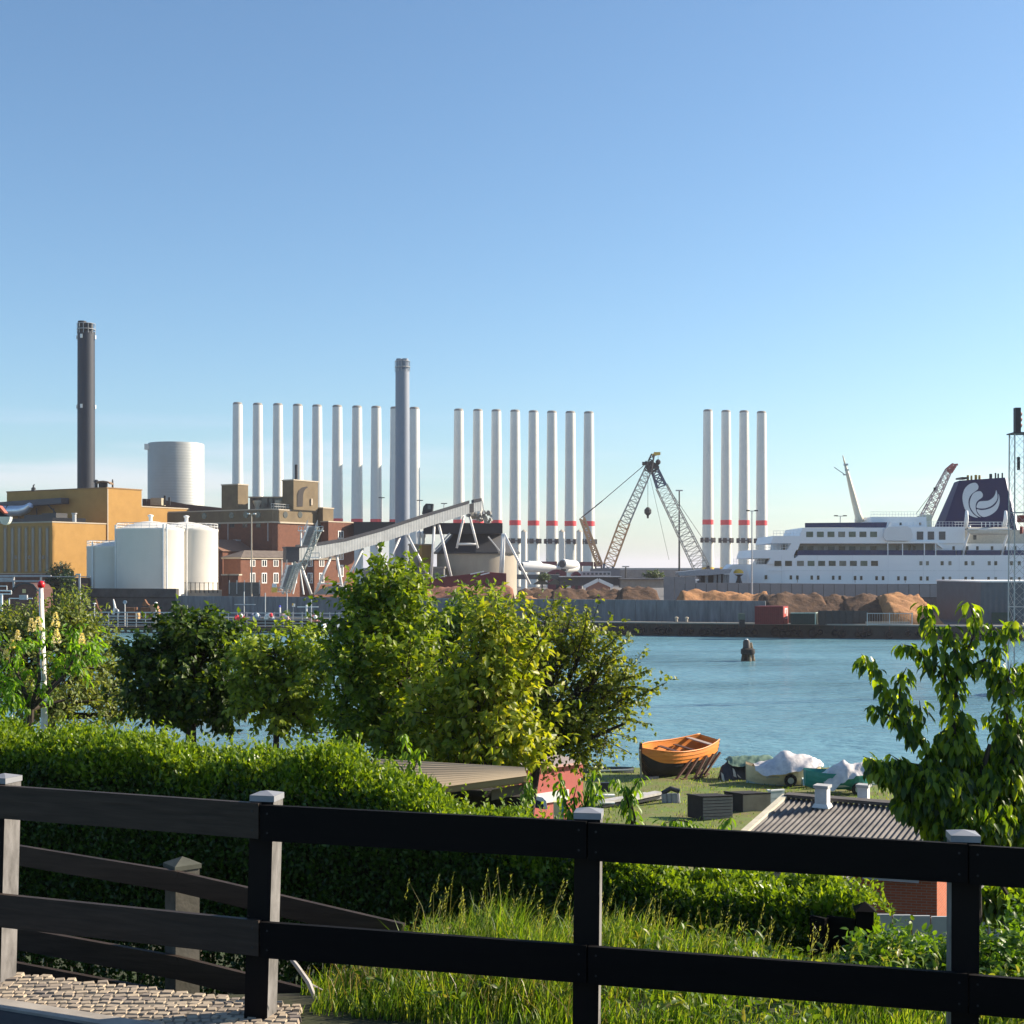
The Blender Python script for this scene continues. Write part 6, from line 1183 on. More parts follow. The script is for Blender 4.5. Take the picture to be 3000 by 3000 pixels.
mb = MB(); q = [rpt(.25, .3), rpt(Lr, .3), rpt(Lr, Wd-.3), rpt(.25, Wd-.3)]; k0 = [Vector((v.x, v.y, 3)) for v in q]; mb.add([*k0, *[v-Vector((0, 0, .12)) for v in q]], [(0, 1, 5, 4), (1, 2, 6, 5), (2, 3, 7, 6), (3, 0, 4, 7)]); mb.build('wall', mat('house_white_wall', (.6, .58, .54), .9), hs_)
for a, b_, w_, h0, h1, lab in ((.9, .5, .26, -.15, .42, 1), (1.42, -.9, .22, -.1, .62, 2)):
    q = rpt(a, b_); mb = MB(); mb.box((q.x, q.y, q.z+(h0+h1)/2), (w_, w_, h1-h0), R(-29)); co = mb.build('chimney', mat('limewashed_brick', (.62, .62, .62), .9, .15, 4), hs_)
    mb = MB(); mb.box((q.x, q.y, q.z+h1+.035), (w_+.06, w_+.06, .06), R(-29)); mb.build('chimney_cap', mat('chimney_cap_grey', (.5, .5, .49)), co)
    if lab == 1: mb = MB(); mb.box((q.x, q.y, q.z+.05), (w_+.1, w_+.1, .08), R(-29), .8); mb.build('flashing', frame_w, co)
# brick wall block seen under the rail
bw_ang = math.atan2(rd.y, rd.x)
D = 20.5; o = thing('brick_outbuilding', 'bright red brick corner of an outbuilding seen between the fence rails', 'building', tuple(P(2745, 2690, D)))
c = P(2745, 2690, D); ul = Vector((-math.cos(R(12)), math.sin(R(12)), 0)); ur = Vector((math.sin(R(28)), math.cos(R(28)), 0)); zt = Z(2572, D); zb_ = Z(2760, D)
def wallquad(mb, A, u, L_, z0_, z1_): B = A+u*L_; mb.add([(A.x, A.y, z0_), (B.x, B.y, z0_), (B.x, B.y, z1_), (A.x, A.y, z1_)], [(0, 1, 2, 3)])
mb = MB(); wallquad(mb, c, ul, 1.2, zb_, zt); mb.build('left_wall', brickmat('red_brick_shaded', (.42, .11, .05), (.34, .085, .04), (.30, .22, .18), math.atan2(ul.y, ul.x), .62), o)
mb = MB(); wallquad(mb, c, ur, 1.6, zb_, zt); wallquad(mb, c+ul*1.2, ur, 1.6, zb_, zt); wallquad(mb, c+ur*1.6, ul, 1.2, zb_, zt); mb.build('right_wall', brickmat('red_brick_sunlit', (.46, .12, .05), (.38, .09, .04), (.30, .22, .18), math.atan2(ur.y, ur.x), .62), o)  # lighter copy of the shaded wall's brick, sunlight put into its colour
mb = MB(); mb.add([tuple(c+ul*1.3+Vector((0, -.1, zt-c.z+.02))), tuple(c+ur*-.05+Vector((0, -.1, zt-c.z+.02))), tuple(c+ur*1.7+Vector((0, 0, zt-c.z+.1))), tuple(c+ul*1.3+ur*1.7+Vector((0, 0, zt-c.z+.1)))], [(0, 1, 2, 3)]); mb.build('roof_slab', mat('roof_grey', (.3, .3, .32)), o)
mb = MB(); mb.beam(c+ul*1.1+Vector((0, -.06, zt-c.z-.03)), c+ul*.28+Vector((0, -.06, zt-c.z-.05)), .04, .05); mb.build('gutter', mat('lilac_grey', (.5, .5, .55)), o)
# white boarded fence
D = 15.5; o = thing('white_board_fence', 'low white panel fence with dark joints behind the tall grass at the right', 'fence', tuple(P(2780, 2780, D))); mb = MB(); k = 0; p = 2560
while p < 3140:
    yt = 2679+(p-2560)*.04; A = P(p+2, yt, D); B = P(p+53, yt+2, D); mb.box2(A.x, B.x, D, D+.03, Z(2810, D), A.z); p += 56
mb.build('panels', mat('white_fence_panel', (.55, .57, .58), .6, .08, 3), o); mb = MB(); p = 2560
while p < 3140: A = P(p-1, 2681+(p-2560)*.04, D+.06); mb.box2(A.x-.012, A.x+.025, D+.04, D+.07, Z(2815, D), A.z); p += 56
mb.build('posts', mat('rusty_brown_post', (.18, .08, .05), .8), o)
# tan corrugated lean-to, red shed
sd_ = thing('lean_to', 'open timber lean-to with weathered tan corrugated roof behind the hedge', 'shed', tuple(P(1400, 2340, 17)))
A, B, C, Dq = P(1095, 2238, 30), P(1538, 2262, 27.6), P(1543, 2283, 26.0), P(1120, 2318, 24.6)
A = P(1110, 2236, 29.5); B = P(1540, 2263, 28.0); C = P(1290, 2318, 25.0); C2 = P(1540, 2292, 26.2)
V = []; n = 15*10; m_ = 1
far0, far1, nr0, nr1 = P(1090, 2232, 18.2), P(1537, 2258, 17.3), P(1090, 2345, 15.2), P(1543, 2284, 16.0)
for i in range(n+1):
    f_ = i/n; l = far0+(nr0-far0)*f_; r_ = far1+(nr1-far1)*f_; h = .045*math.cos(2*math.pi*f_*11); l.z += h; r_.z += h; V += [tuple(l), tuple(r_)]
mb = MB(); mb.v = V; mb.f = [(2*i, 2*i+1, 2*i+3, 2*i+2)[::-1] for i in range(n)]; mb.build('roof', mat('tan_fibre_roof', (.59, .47, .30), .85, scale=1.2, col2=(.48, .37, .24), detail=8), sd_, True)
mb = MB(); mb.beam(far1-Vector((0, 0, .1)), nr1-Vector((0, 0, .1)), .05, .14); mb.beam(nr1-Vector((0, 0, .1)), nr1+Vector((0, 0, -2.6)), .07); mb.beam(far1-Vector((0, 0, .1)), far1+Vector((0, 0, -2.6)), .07); mb.build('timber_frame', mat('raw_timber', (.36, .26, .15), .8), sd_)
mb = MB(); q = nr1-Vector((.05, -.1, 0)); w0 = P(1440, 2320, 16.2); mb.add([(w0.x, w0.y, Z(2345, 16.2)), (q.x, q.y, Z(2325, q.y)), (q.x, q.y, Z(2297, q.y)), (w0.x, w0.y, Z(2314, 16.2))], [(0, 1, 2, 3)]); mb.build('plywood_side', beigew, sd_)
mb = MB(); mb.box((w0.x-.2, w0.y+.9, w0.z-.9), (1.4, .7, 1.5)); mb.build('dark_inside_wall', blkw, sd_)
D = 40; o = thing('red_shed', 'salmon red shed with a low pitched roof in front of the water', 'shed', tuple(P(1615, 2345, D))); rs_m = mat('salmon_red_boards', (.58, .15, .12), .75, .08, 3, stretch=(1, 1, .3))
u = Vector((math.cos(R(42)), math.sin(R(42)), 0)); a = P(1520, 2330, 39.2); b_ = a+u*((X(1708, 41)-a.x)/u.x); zt0, zt1 = Z(2262, a.y), Z(2236, b_.y)
mb = MB(); bk = Vector((-.4, 1, 0)).normalized()*2.2; g_ = 1.8
fr = [(a.x, a.y, g_), (b_.x, b_.y, g_), (b_.x, b_.y, zt1), (a.x+(b_.x-a.x)*.22, a.y+(b_.y-a.y)*.22, zt1+.02), (a.x, a.y, zt0)]; mb.add(fr+[(x_+bk.x, y_+bk.y, z_) for x_, y_, z_ in fr], [(0, 1, 2, 3, 4), (9, 8, 7, 6, 5), (1, 6, 7, 2), (0, 4, 9, 5)]); mb.build('wall', rs_m, o)
mb = MB(); up = Vector((0, 0, .03)); f3, f2, f4 = Vector(fr[3]), Vector(fr[2]), Vector(fr[4]); mb.add([f3+up-bk*.05, f2+up-bk*.05+u*.1, f2+up+bk*1.05+u*.1, f3+up+bk*1.05], [(0, 1, 2, 3)]); mb.add([f4+up-bk*.05-u*.1, f3+up-bk*.05, f3+up+bk*1.05, f4+up+bk*1.05-u*.1], [(0, 1, 2, 3)]); mb.build('roof', mat('pinkish_grey_roof', (.42, .34, .30), .8), o)
mb = MB(); mb.beam(f3+up-bk*.06, f2+up-bk*.06+u*.1, .04, .06); mb.build('fascia', mat('fascia_pink', (.6, .35, .3)), o)
mb = MB(); q = a+u*.7-bk*.02; q = a+u*1.0+Vector((u.y, -u.x, 0))*.04; mb.box((q.x, q.y, Z(2352, 39)), (1.9, .06, .3), R(42)); mb.build('white_board', frame_w, o)
o = thing('yellow_door_post', 'narrow cream post with a blue edge below the red shed', 'post', tuple(P(1640, 2390, 34))); mb = MB(); mb.box2(X(1622, 34), X(1646, 34), 34, 34.2, Z(2410, 34), Z(2350, 34)); mb.build('post', mat('cream_yellow', (.72, .62, .32)), o); MB().box2(X(1646.2, 34), X(1652, 34), 34, 34.2, Z(2410, 34), Z(2350, 34)).build('blue_edge', mat('blue_edge', (.08, .3, .45)), o)
o = thing('garden_chair', 'white chair back with dark blue cushion below the red shed', 'chair', tuple(P(1585, 2370, 33))); D = 33; mb = MB(); mb.xz([(X(a_, D), Z(y_, D)) for a_, y_ in ((1552, 2352), (1556, 2337), (1575, 2333), (1590, 2336), (1600, 2346), (1604, 2370), (1596, 2372), (1590, 2350), (1566, 2342))], D, D+.12); mb.build('frame', frame_w, o, 40); mb = MB(); mb.xz([(X(a_, D), Z(y_, D)) for a_, y_ in ((1566, 2343), (1588, 2346), (1597, 2372), (1562, 2366))], D+.02, D+.1); mb.build('cushion', mat('dark_blue_cushion', (.015, .03, .07), .7), o)
# ------------------------------------------------------------ path, kerb
stone = leafmat('granite_sett', [(.20, .17, .15), (.46, .38, .28), (.30, .25, .20), (.52, .42, .30)], 0, .85)
fz = lambda x: 8.2
mb = MB(); rs = random.Random(3)
V0 = MB().prism([(-6, 6.4), (-1.18, 6.4), (-1.18, 7.6), (-1.5, 7.85), (-2.9, 8.3), (-6, 8.9)], 8.12, 8.215); struct(V0, 'sett_bedding', mat('sandy_joint', (.22, .19, .15), .95, scale=9, bump=.004))
y = 6.62; row = 0
while y < 9.1:
    x = -5.4+(.05 if row % 2 else 0)
    while x < -1.22:
        if y > 7.85-.33*(x+1.5) or y > 8.95: break
        w_ = .065+rs.uniform(-.022, .022); mb.box((x+w_/2, y+rs.uniform(-.012, .012), 8.2075+rs.uniform(-.004, .004)), (w_-.004, rs.uniform(.045, .064), .03), rs.uniform(-.3, .3), .75); x += w_
    y += .062; row += 1
struct(mb, 'sett_paving', stone)
kd = Vector((.92, -.392, 0)); kn = Vector((-.392, -.92, 0)); k0_ = Vector((-2.93, 7.80, 0)); k1_ = k0_-kd*3; k2_ = k0_+kd*3.4
struct(MB().prism([tuple((k1_+kn*.13)[:2]), tuple((k2_+kn*.13)[:2]), tuple(k2_[:2]), tuple(k1_[:2])], 8.1, 8.245), 'kerb', mat('kerb_granite', (.42, .38, .33), .85, scale=5))
tag(MB().prism([tuple((k1_+kn*2.6)[:2]), tuple((k2_+kn*2.6)[:2]), tuple((k2_+kn*.134)[:2]), tuple((k1_+kn*.134)[:2])], 8.1, 8.232).build('road', mat('road_asphalt', (.05, .05, .052), .95, scale=12, bump=.003)), kind='structure')
# ------------------------------------------------------------ main fence
plk_b = mat('dark_brown_stain', (.06, .042, .032), .6, scale=2.2, col2=(.026, .018, .013), stretch=(1.2, 1.2, 14), detail=7, bump=.003, spec=.3)
plk_k = mat('black_stain', (.006, .005, .0055), .75, scale=3, col2=(.004, .0035, .004), stretch=(1, 1, 9), spec=.12)
post_m = mat('weathered_grey_post', (.27, .26, .255), .85, scale=14, col2=(.11, .105, .10), stretch=(1, 1, .35), detail=9, bump=.004)
post_f = mat('shaded_post_front', (.010, .008, .0075), .8, .2, 3, spec=.15)  # post fronts: their shade is put into this near-black colour
cap_m = mat('lead_grey_cap', (.30, .31, .335), .5, .12, 5, spec=.5)
PT = [(-16, 8.17), (765, 7.5), (1722, 7.1), (2835, 6.8), (4000, 6.55)]   # px of the post centre, depth
PP = [Vector((X(p, D), D, 0)) for p, D in PT]
rail_t = [(2300, 2352), (2357, 2405), (2409, 2471), (2474, 2545)]; rail_b = [(2618, 2695), (2699, 2768), (2770, 2850), (2853, 2945)]
fence = thing('post_and_rail_fence', 'near dark two-rail fence with pale capped posts along the path', 'fence', (0, 7.2, 8.2))
RH = .195
for i in range(4):
    p, D = PT[i]; c = PP[i]; nxt = PP[i+1]-c if i < 4 else None; a = math.atan2(nxt.y, nxt.x); top = Z([2296, 2350, 2402, 2470][i], D); lean = [-.03, -.035, -.012, -.005][i]; g = fz(c.x)-.1
    s_ = .135; mb = MB(); U = Vector((math.cos(a), math.sin(a), 0)); N = Vector((-math.sin(a), math.cos(a), 0)); h = top-g+.0
    bt_ = [Vector((c.x+lean*1.1, c.y+.03, g))+U*(u*s_/2)+N*(v*s_/2+s_*.5) for u, v in ((-1, -1), (1, -1), (1, 1), (-1, 1))]; tp_ = [Vector((c.x, c.y+.03, top))+U*(u*s_/2)+N*(v*s_/2+s_*.5) for u, v in ((-1, -1), (1, -1), (1, 1), (-1, 1))]
    mb.add(bt_+tp_, [(4, 5, 6, 7), (1, 2, 6, 5), (2, 3, 7, 6), (3, 0, 4, 7)]); po = mb.build('post', post_m, fence)
    mb = MB(); mb.add([bt_[0]-N*.004, bt_[1]-N*.004, tp_[1]-N*.004, tp_[0]-N*.004], [(0, 1, 2, 3)]); mb.build('shaded_face', post_f, po)
    q = Vector((c.x, c.y+.03, top))+N*s_*.5; k_ = s_/2+.005; mb = MB(); mb.box((q.x, q.y, top+.014), (2*k_, 2*k_, .032), a); mb.add([(q+U*(u*k_)+N*(v*k_)+Vector((0, 0, .031))) for u, v in ((-1, -1), (1, -1), (1, 1), (-1, 1))]+[q+Vector((0, 0, .05))], [(0, 1, 4), (1, 2, 4), (2, 3, 4), (3, 0, 4)]); mb.build('post_cap', cap_m, fence)
for i in range(4):
    A, B = PP[i], PP[i+1]; a = math.atan2((B-A).y, (B-A).x); U = (B-A).normalized(); N = Vector((U.y, -U.x, 0)); 
    A2 = A-U*(.0 if i else .6); B2 = B
    for (ya, yb_), nm in ((rail_t[i], 'top_rail'), (rail_b[i], 'bottom_rail')):
        za, zb_ = Z(ya, A.y), Z(yb_, B.y); th = .034; e0 = A2+U*.004; e1 = B2-U*.004
        if not i: za += (za-zb_)*.0
        mb = MB(); pts_ = []
        for e, z_ in ((e0, za), (e1, zb_)):
            for d_, h in ((0, 0), (0, -RH), (th, -RH), (th, 0)): v = e+N*(d_-.012); pts_.append((v.x, v.y, z_+h))
        mb.add(pts_, [(0, 1, 5, 4), (1, 2, 6, 5), (2, 3, 7, 6), (3, 0, 4, 7), (0, 3, 2, 1), (4, 5, 6, 7)]); ro = mb.build(nm, plk_b if i == 0 else plk_k, fence)
        if True:
            mb = MB()
            for e, z_, sg_ in ((e0, za, 1), (e1, zb_, -1)):
                for h in (-.045, -.15): v = e+U*(.04*sg_)+N*(th-.012); mb.tube([(v.x, v.y, z_+h), (v.x+N.x*.003, v.y+N.y*.003, z_+h)], .006, 8)
            mb.build('screw', black_st, ro)
# second fence behind, going down the slope
f2 = thing('side_fence', 'second dark rail fence behind the first, dropping down beside the hedge', 'fence', (-2.2, 8.9, 8))
pth = [(-250, 9.45), (60, 9.3), (521, 9.0), (1180, 8.6)]; tops = [2420, 2477, 2552, 2705]
V_ = [P(p, t_, D) for (p, D), t_ in zip(pth, tops)]
for off, hh in ((0, .135), (-.56, .15), (-.80, .17)):
    for k in range(3 if off != -.80 else 2):
        mb = MB(); A, B = V_[k]+Vector((0, 0, off-hh/2)), V_[k+1]+Vector((0, 0, off-hh/2)); mb.beam(A, B, .035, hh); mb.build('rail', plk_b, f2)
for p, D, ty_, by_ in ((521, 9.02, 2533, 2930), (-90, 9.4, 2440, 2850)):
    mb = MB(); c = P(p, by_, D); zt = Z(ty_+20, D); mb.box((c.x, D+.12, (c.z+zt)/2-.1), (.17, .17, zt-c.z+.2), R(38)); mb.build('post', mat('pale_split_granite', (.15, .14, .12), .9, scale=5, col2=(.06, .06, .05), bump=.01), f2)
    mb = MB(); s_ = .095; q = Vector((c.x, D+.12, zt)); mb.add([q+Vector(rotz((u*s_, v*s_, 0), R(38))) for u, v in ((-1, -1), (1, -1), (1, 1), (-1, 1))]+[q+Vector(rotz((u*s_, v*s_, .03), R(38))) for u, v in ((-1, -1), (1, -1), (1, 1), (-1, 1))]+[q+Vector((0, 0, .075))], [(0, 1, 5, 4), (1, 2, 6, 5), (2, 3, 7, 6), (3, 0, 4, 7), (4, 5, 8), (5, 6, 8), (6, 7, 8), (7, 4, 8)]); mb.build('post_cap', mat('mossy_cap', (.09, .095, .075), .9, .25, 5), f2)
o = thing('dark_fence_end', 'short black board fence ending in a pyramid-capped post at the end of the hedge', 'fence', tuple(P(2533, 2760, 9.4))); D = 9.6
mb = MB(); c = P(2533, 2700, D); zt = Z(2664, D); mb.box((c.x, D, (zt+7.4)/2), (.115, .13, zt-7.4), R(-10)); mb.build('post', plk_k, o); mb = MB(); s_ = .075; q = Vector((c.x, D, zt)); mb.add([q+Vector(rotz((u*s_, v*s_, 0), R(-10))) for u, v in ((-1, -1), (1, -1), (1, 1), (-1, 1))]+[q+Vector((0, 0, .055))], [(0, 1, 4), (1, 2, 4), (2, 3, 4), (3, 0, 4)]); mb.build('post_cap', plk_k, o)
for a_, b_ in ((2376, 2420), (2423, 2506)):
    A, B = P(a_, 2680+(2 if a_ > 2400 else 0), D+.1), P(b_, 2684, D); mb = MB(); mb.beam((A.x, A.y, (A.z+7.6)/2), (B.x, B.y, (A.z+7.6)/2), .03, A.z-7.6); mb.build('board', plk_k, o)
# ------------------------------------------------------------ leaves
def nrm(a): return a/np.maximum(1e-9, np.linalg.norm(a, axis=1, keepdims=True))
def leafmesh(name, c, d, up, L, Wd, m, parent, fold=.25, droop=0, big=False):
    """c base points, d direction, up rough normal; one folded leaf each"""
    n = len(c); d = nrm(d); s = np.cross(d, up); s = nrm(s+1e-6*rng.normal(size=s.shape)); u = np.cross(s, d); L = L[:, None]; W2 = (Wd[:, None] if hasattr(Wd, '__len__') else Wd)/2
    if not big:
        V = np.stack([c, c+d*L*.45+s*W2+u*L*fold*.3, c+d*L-u*L*droop, c+d*L*.45-s*W2+u*L*fold*.3], 1); b_ = np.arange(n)[:, None]*4
        Fq = np.concatenate([b_+np.array([[0, 1, 2]]), b_+np.array([[0, 2, 3]])])
        return raw(name, V.reshape(-1, 3), Fq, m, parent)
    p = [c, c+d*L*.3+s*W2*.92+u*L*fold*.22, c+d*L*.35-u*L*.02, c+d*L*.3-s*W2*.92+u*L*fold*.22, c+d*L*.7+s*W2*.7+u*L*(fold*.2-droop*.3), c+d*L*.7-u*L*droop*.3, c+d*L*.7-s*W2*.7+u*L*(fold*.2-droop*.3), c+d*L-u*L*droop]
    V = np.stack(p, 1); b_ = np.arange(n)[:, None]*8
    Fq = np.concatenate([b_+np.array([t_]) for t_ in ([0, 1, 2], [0, 2, 3], [1, 4, 5], [1, 5, 2], [2, 5, 6], [2, 6, 3], [4, 7, 5], [5, 7, 6])])
    return raw(name, V.reshape(-1, 3), Fq, m, parent)
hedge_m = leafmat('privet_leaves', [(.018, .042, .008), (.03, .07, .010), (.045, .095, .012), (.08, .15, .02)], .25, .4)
hedge_lit = leafmat('privet_sunlit_leaves', [(.03, .07, .008), (.10, .18, .014), (.16, .26, .018), (.25, .34, .03)], .4, .35, tcol=.85)  # lighter copy of the privet: sunlight on the hedge put into the leaf colour
HS = [(-400, 12.7, 2050), (0, 12.2, 2096), (200, 11.95, 2122), (400, 11.7, 2142), (600, 11.45, 2158), (800, 11.25, 2168), (1000, 11.05, 2184), (1120, 10.95, 2222), (1300, 10.75, 2290), (1450, 10.6, 2338), (1600, 10.45, 2390), (1900, 10.2, 2478), (2300, 9.85, 2530), (2480, 9.7, 2550), (2640, 9.55, 2600)]
hx = np.array([X(p, D) for p, D, y_ in HS]); hy = np.array([D for p, D, y_ in HS]); hz = np.array([Z(y_+42, D+.8) for p, D, y_ in HS])
hd = thing('hedge', 'long clipped green privet hedge with sunlit top behind the fences', 'hedge', (-1, 10.7, 7.6))
TH = .95
def hedge_surf(n):
    x = rng.uniform(hx[0], hx[-1], n); yc = np.interp(x, hx, hy); zt = np.interp(x, hx, hz)+.05*np.sin(x*3.1)+.035*np.sin(x*7.7+1)+.02*np.sin(x*17.0)
    zt = zt - .0; bot = np.array([ground(a, b_) for a, b_ in zip(x[::50].repeat(50)[:n], yc[::50].repeat(50)[:n])])-.05 if n >= 50 else zt-1.8
    if len(bot) < n: bot = np.pad(bot, (0, n-len(bot)), 'edge')
    bot = np.minimum(bot, 8.05-(x+1)*.08)
    k = rng.random(n); H = zt-bot; per = H*1.0+TH*1.15+H*.35; s_ = k*per; front = s_ < H; topm = (s_ >= H) & (s_ < H+TH*1.15); back = s_ >= H+TH*1.15
    z = np.where(front, bot+s_, np.where(topm, zt, zt-(s_-H-TH*1.15))); v = (s_-H)/(TH*1.15)
    y = np.where(front, yc-TH*.0, np.where(topm, yc+TH*np.clip(v, 0, 1), yc+TH))
    # rounded shoulders
    rz_ = np.clip((z-(zt-.28))/.28, 0, 1); y = np.where(front, y+.13*rz_**2, y); z = np.where(topm, z-.10*(2*np.clip(v, 0, 1)-1)**4, z)
    ny = np.where(front, -1.0, np.where(topm, 0.0, 1.0)); nz = np.where(topm, 1.0, .15)+.6*rz_*front; nx = np.zeros(n)
    endd = np.clip((x-(hx[-1]-.35))/.35, 0, 1); nx = endd*1.3; z = np.where(topm | (rz_ > 0), z-.35*endd**2, z)
    N_ = nrm(np.stack([nx, ny, nz], 1)); lump = (np.sin(x*5.3+z*6.1+y*4)*np.sin(z*7.7-x*3.3+y*6)+np.sin(x*11+z*3+y*9)*np.sin(y*13+x*3))*.045*np.where(front & (rz_ < .3), .35, 1)
    dep = rng.random(n)**.9*.20*np.where(front & (rz_ < .3), .55, 1)
    return np.stack([x, y, z], 1)+N_*(lump-dep+.03)[:, None], N_, topm, dep
c_, N_, tp, dp = hedge_surf(165000)
d_ = N_*np.where(tp, .75, .3)[:, None]+rng.normal(size=c_.shape)*np.where(tp, .6, .45)[:, None]+np.array([0, 0, .45]); u_ = N_+rng.normal(size=c_.shape)*.55+np.array([0, 0, .5])
lit_zone = tp | (c_[:, 0] > hx[-1]-.55) | ((c_[:, 0] < .3) & (c_[:, 2] > np.interp(c_[:, 0], hx, hz)-np.where(c_[:, 0] > .3, .05, .13)-.13*rng.random(len(c_))-.06*np.sin(c_[:, 0]*6.3)))  # leaves given the sunlit colour: top, upper front and right end
LL = rng.uniform(.036, .066, len(c_)); leafmesh('leaves', c_[~lit_zone], d_[~lit_zone], u_[~lit_zone], LL[~lit_zone], .027, hedge_m, hd); leafmesh('sunlit_leaves', c_[lit_zone], d_[lit_zone], u_[lit_zone], LL[lit_zone]*1.1, .030, hedge_lit, hd)
# upright shoots on top
n = 1300; x = rng.uniform(hx[0], hx[-1], n); yc = np.interp(x, hx, hy)+rng.uniform(0, TH, n); zt = np.interp(x, hx, hz)+.05*np.sin(x*3.1)+.035*np.sin(x*7.7+1); h = rng.random(n)**3*.18+.03
k = 8; cs_ = []; ds_ = []
for j in range(k): cs_.append(np.stack([x+rng.normal(0, .006, n)+.2*h*(j/k)*np.sin(x*40), yc, zt+h*j/(k-1)], 1)); ds_.append(np.stack([rng.normal(0, 1, n), rng.normal(0, 1, n), np.full(n, .9)], 1))
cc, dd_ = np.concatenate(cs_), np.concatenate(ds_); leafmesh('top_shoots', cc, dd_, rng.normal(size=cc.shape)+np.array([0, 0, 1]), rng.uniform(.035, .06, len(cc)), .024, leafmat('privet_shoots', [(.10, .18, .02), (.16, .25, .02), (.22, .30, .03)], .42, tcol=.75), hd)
mb = MB()  # solid dark core added for the hedge's inner shade, with twigs around it
for i in range(len(HS)-1):
    a, b_ = i, i+1; xa, xb, ya, yb_, za, zb_ = hx[a], hx[b_], hy[a], hy[b_], hz[a]-.26, hz[b_]-.26; ga, gb = ground(xa, ya)-.3, ground(xb, yb_)-.3
    if b_ == len(HS)-1: xb -= .25
    v = [(xa, ya+.26, ga+.75), (xb, yb_+.26, gb+.75), (xb, yb_+TH-.26, gb+.75), (xa, ya+TH-.26, ga+.75), (xa, ya+.28, za), (xb, yb_+.28, zb_), (xb, yb_+TH-.28, zb_), (xa, ya+TH-.28, za)]; mb.add(v, [(0, 1, 5, 4), (4, 5, 6, 7), (2, 3, 7, 6), (1, 2, 6, 5), (0, 4, 7, 3), (0, 3, 2, 1)])
rs = random.Random(9)
for i in range(150):
    x_ = rs.uniform(hx[0], hx[-1]-.2); y_ = float(np.interp(x_, hx, hy))+rs.uniform(.25, .7); g_ = ground(x_, y_)-.2; mb.tube([(x_, y_, g_), (x_+rs.uniform(-.1, .1), y_, min(g_+1.2, float(np.interp(x_, hx, hz))-.35))], .018, 5, False)
mb.build('shade_core_and_twigs', mat('dark_core_and_twigs', (.035, .03, .018), .95, .3, 9), hd)
# ------------------------------------------------------------ grass
gm = leafmat('grass_blades', [(.02, .05, .006), (.05, .11, .012), (.09, .18, .015), (.18, .29, .025), (.28, .32, .08), (.11, .21, .02)], .4, .5, tcol=.95)
def blades(name, x, y, hgt, wid, m, lean=(.2, .04), par=None, bend=.6):
    n = len(x); lean = (lean[0]*rng.uniform(-.3, 1.6, n), lean[1]*rng.uniform(-2, 2, n)); g_ = np.array([ground(a, b_) for a, b_ in zip(x, y)]); a = rng.uniform(0, 2*math.pi, n); l = rng.random(n)*bend; dx = np.cos(a)*l+lean[0]; dy = np.sin(a)*l+lean[1]; h = hgt
    sx, sy = np.sin(a+1.3)*wid/2, np.cos(a+1.3)*wid/2; pts = []
    for f_, w_ in ((0, 1), (.35, .9), (.7, .65)):
        px_, py_, pz_ = x+dx*h*f_**2, y+dy*h*f_**2, g_+h*f_*(1-.25*l*f_); pts += [np.stack([px_-sx*w_, py_-sy*w_, pz_], 1), np.stack([px_+sx*w_, py_+sy*w_, pz_], 1)]
    pts.append(np.stack([x+dx*h, y+dy*h, g_+h*(1-.35*l)], 1)); V = np.stack(pts, 1); b_ = np.arange(n)[:, None]*7
    Fq = np.concatenate([b_+np.array([t_]) for t_ in ([0, 1, 3], [0, 3, 2], [2, 3, 5], [2, 5, 4], [4, 5, 6])]); o = raw(name, V.reshape(-1, 3), Fq, m, par); return o, np.stack([x+dx*h, y+dy*h, g_+h*(1-.35*l)], 1)
n = 70000; x = rng.uniform(-1.3, 4.6, n); y = rng.uniform(6.2, 9.5, n); keep = (x > -1.28+.15*np.abs(np.sin(y*5))) & (y > 7.72-.256*(x+1.38)); x, y = x[keep], y[keep]; cl = .5+.5*np.sin(x*4.7+2*np.sin(y*3.1))*np.sin(y*5.3+1.7*np.sin(x*2.9)); k2 = rng.random(len(x)) < .35+.65*cl; x, y, cl = x[k2], y[k2], cl[k2]
ed = np.clip((x+1.25)/.6, .5, 1); o, _ = blades('tall_grass', x, y, (.10+.40*rng.random(len(x))**1.2)*(.6+.5*cl)*ed*np.clip(1.0-.35*np.clip(x-.1, 0, 3), .5, 1)*np.clip((y-7)/1.3, .5, 1), .0085, gm); tag(o, 'tall bright green grass growing behind the fence', 'grass', kind='stuff')
n = 210; x = rng.uniform(-.7, 3.0, n); y = rng.uniform(8.0, 9.6, n); o, tips = blades('grass_stalks', x, y, rng.uniform(.32, .66, n)*np.clip(.95-.2*x, .55, 1), .004, leafmat('dry_stalks', [(.24, .26, .08), (.36, .34, .15)], .2), lean=(.22, 0), bend=.3)
tag(o, 'thin seeding grass stalks standing above the tall grass', 'grass', kind='stuff')
k = 12; c_ = np.repeat(tips, k, 0)-np.stack([.22*np.tile(np.arange(k), n)*.011, np.zeros(n*k), np.tile(np.arange(k), n)*.011], 1); c_ += rng.normal(0, .004, c_.shape)
o = leafmesh('grass_seed_heads', c_, np.array([.35, 0, 1])+rng.normal(0, .35, c_.shape), rng.normal(size=c_.shape), rng.uniform(.014, .028, len(c_)), .006, leafmat('seed_heads', [(.22, .27, .08), (.38, .38, .17)], .3), None); tag(o, 'pale feathery seed heads on the grass stalks', 'grass', kind='stuff')
n = 16000; x = rng.uniform(-9, 20, n); y = rng.uniform(40, 68, n); o, _ = blades('yard_grass', x, y, rng.uniform(.05, .16, n), .03, gm, bend=.6); tag(o, 'short rough grass of the boat yard by the water', 'grass', kind='stuff')
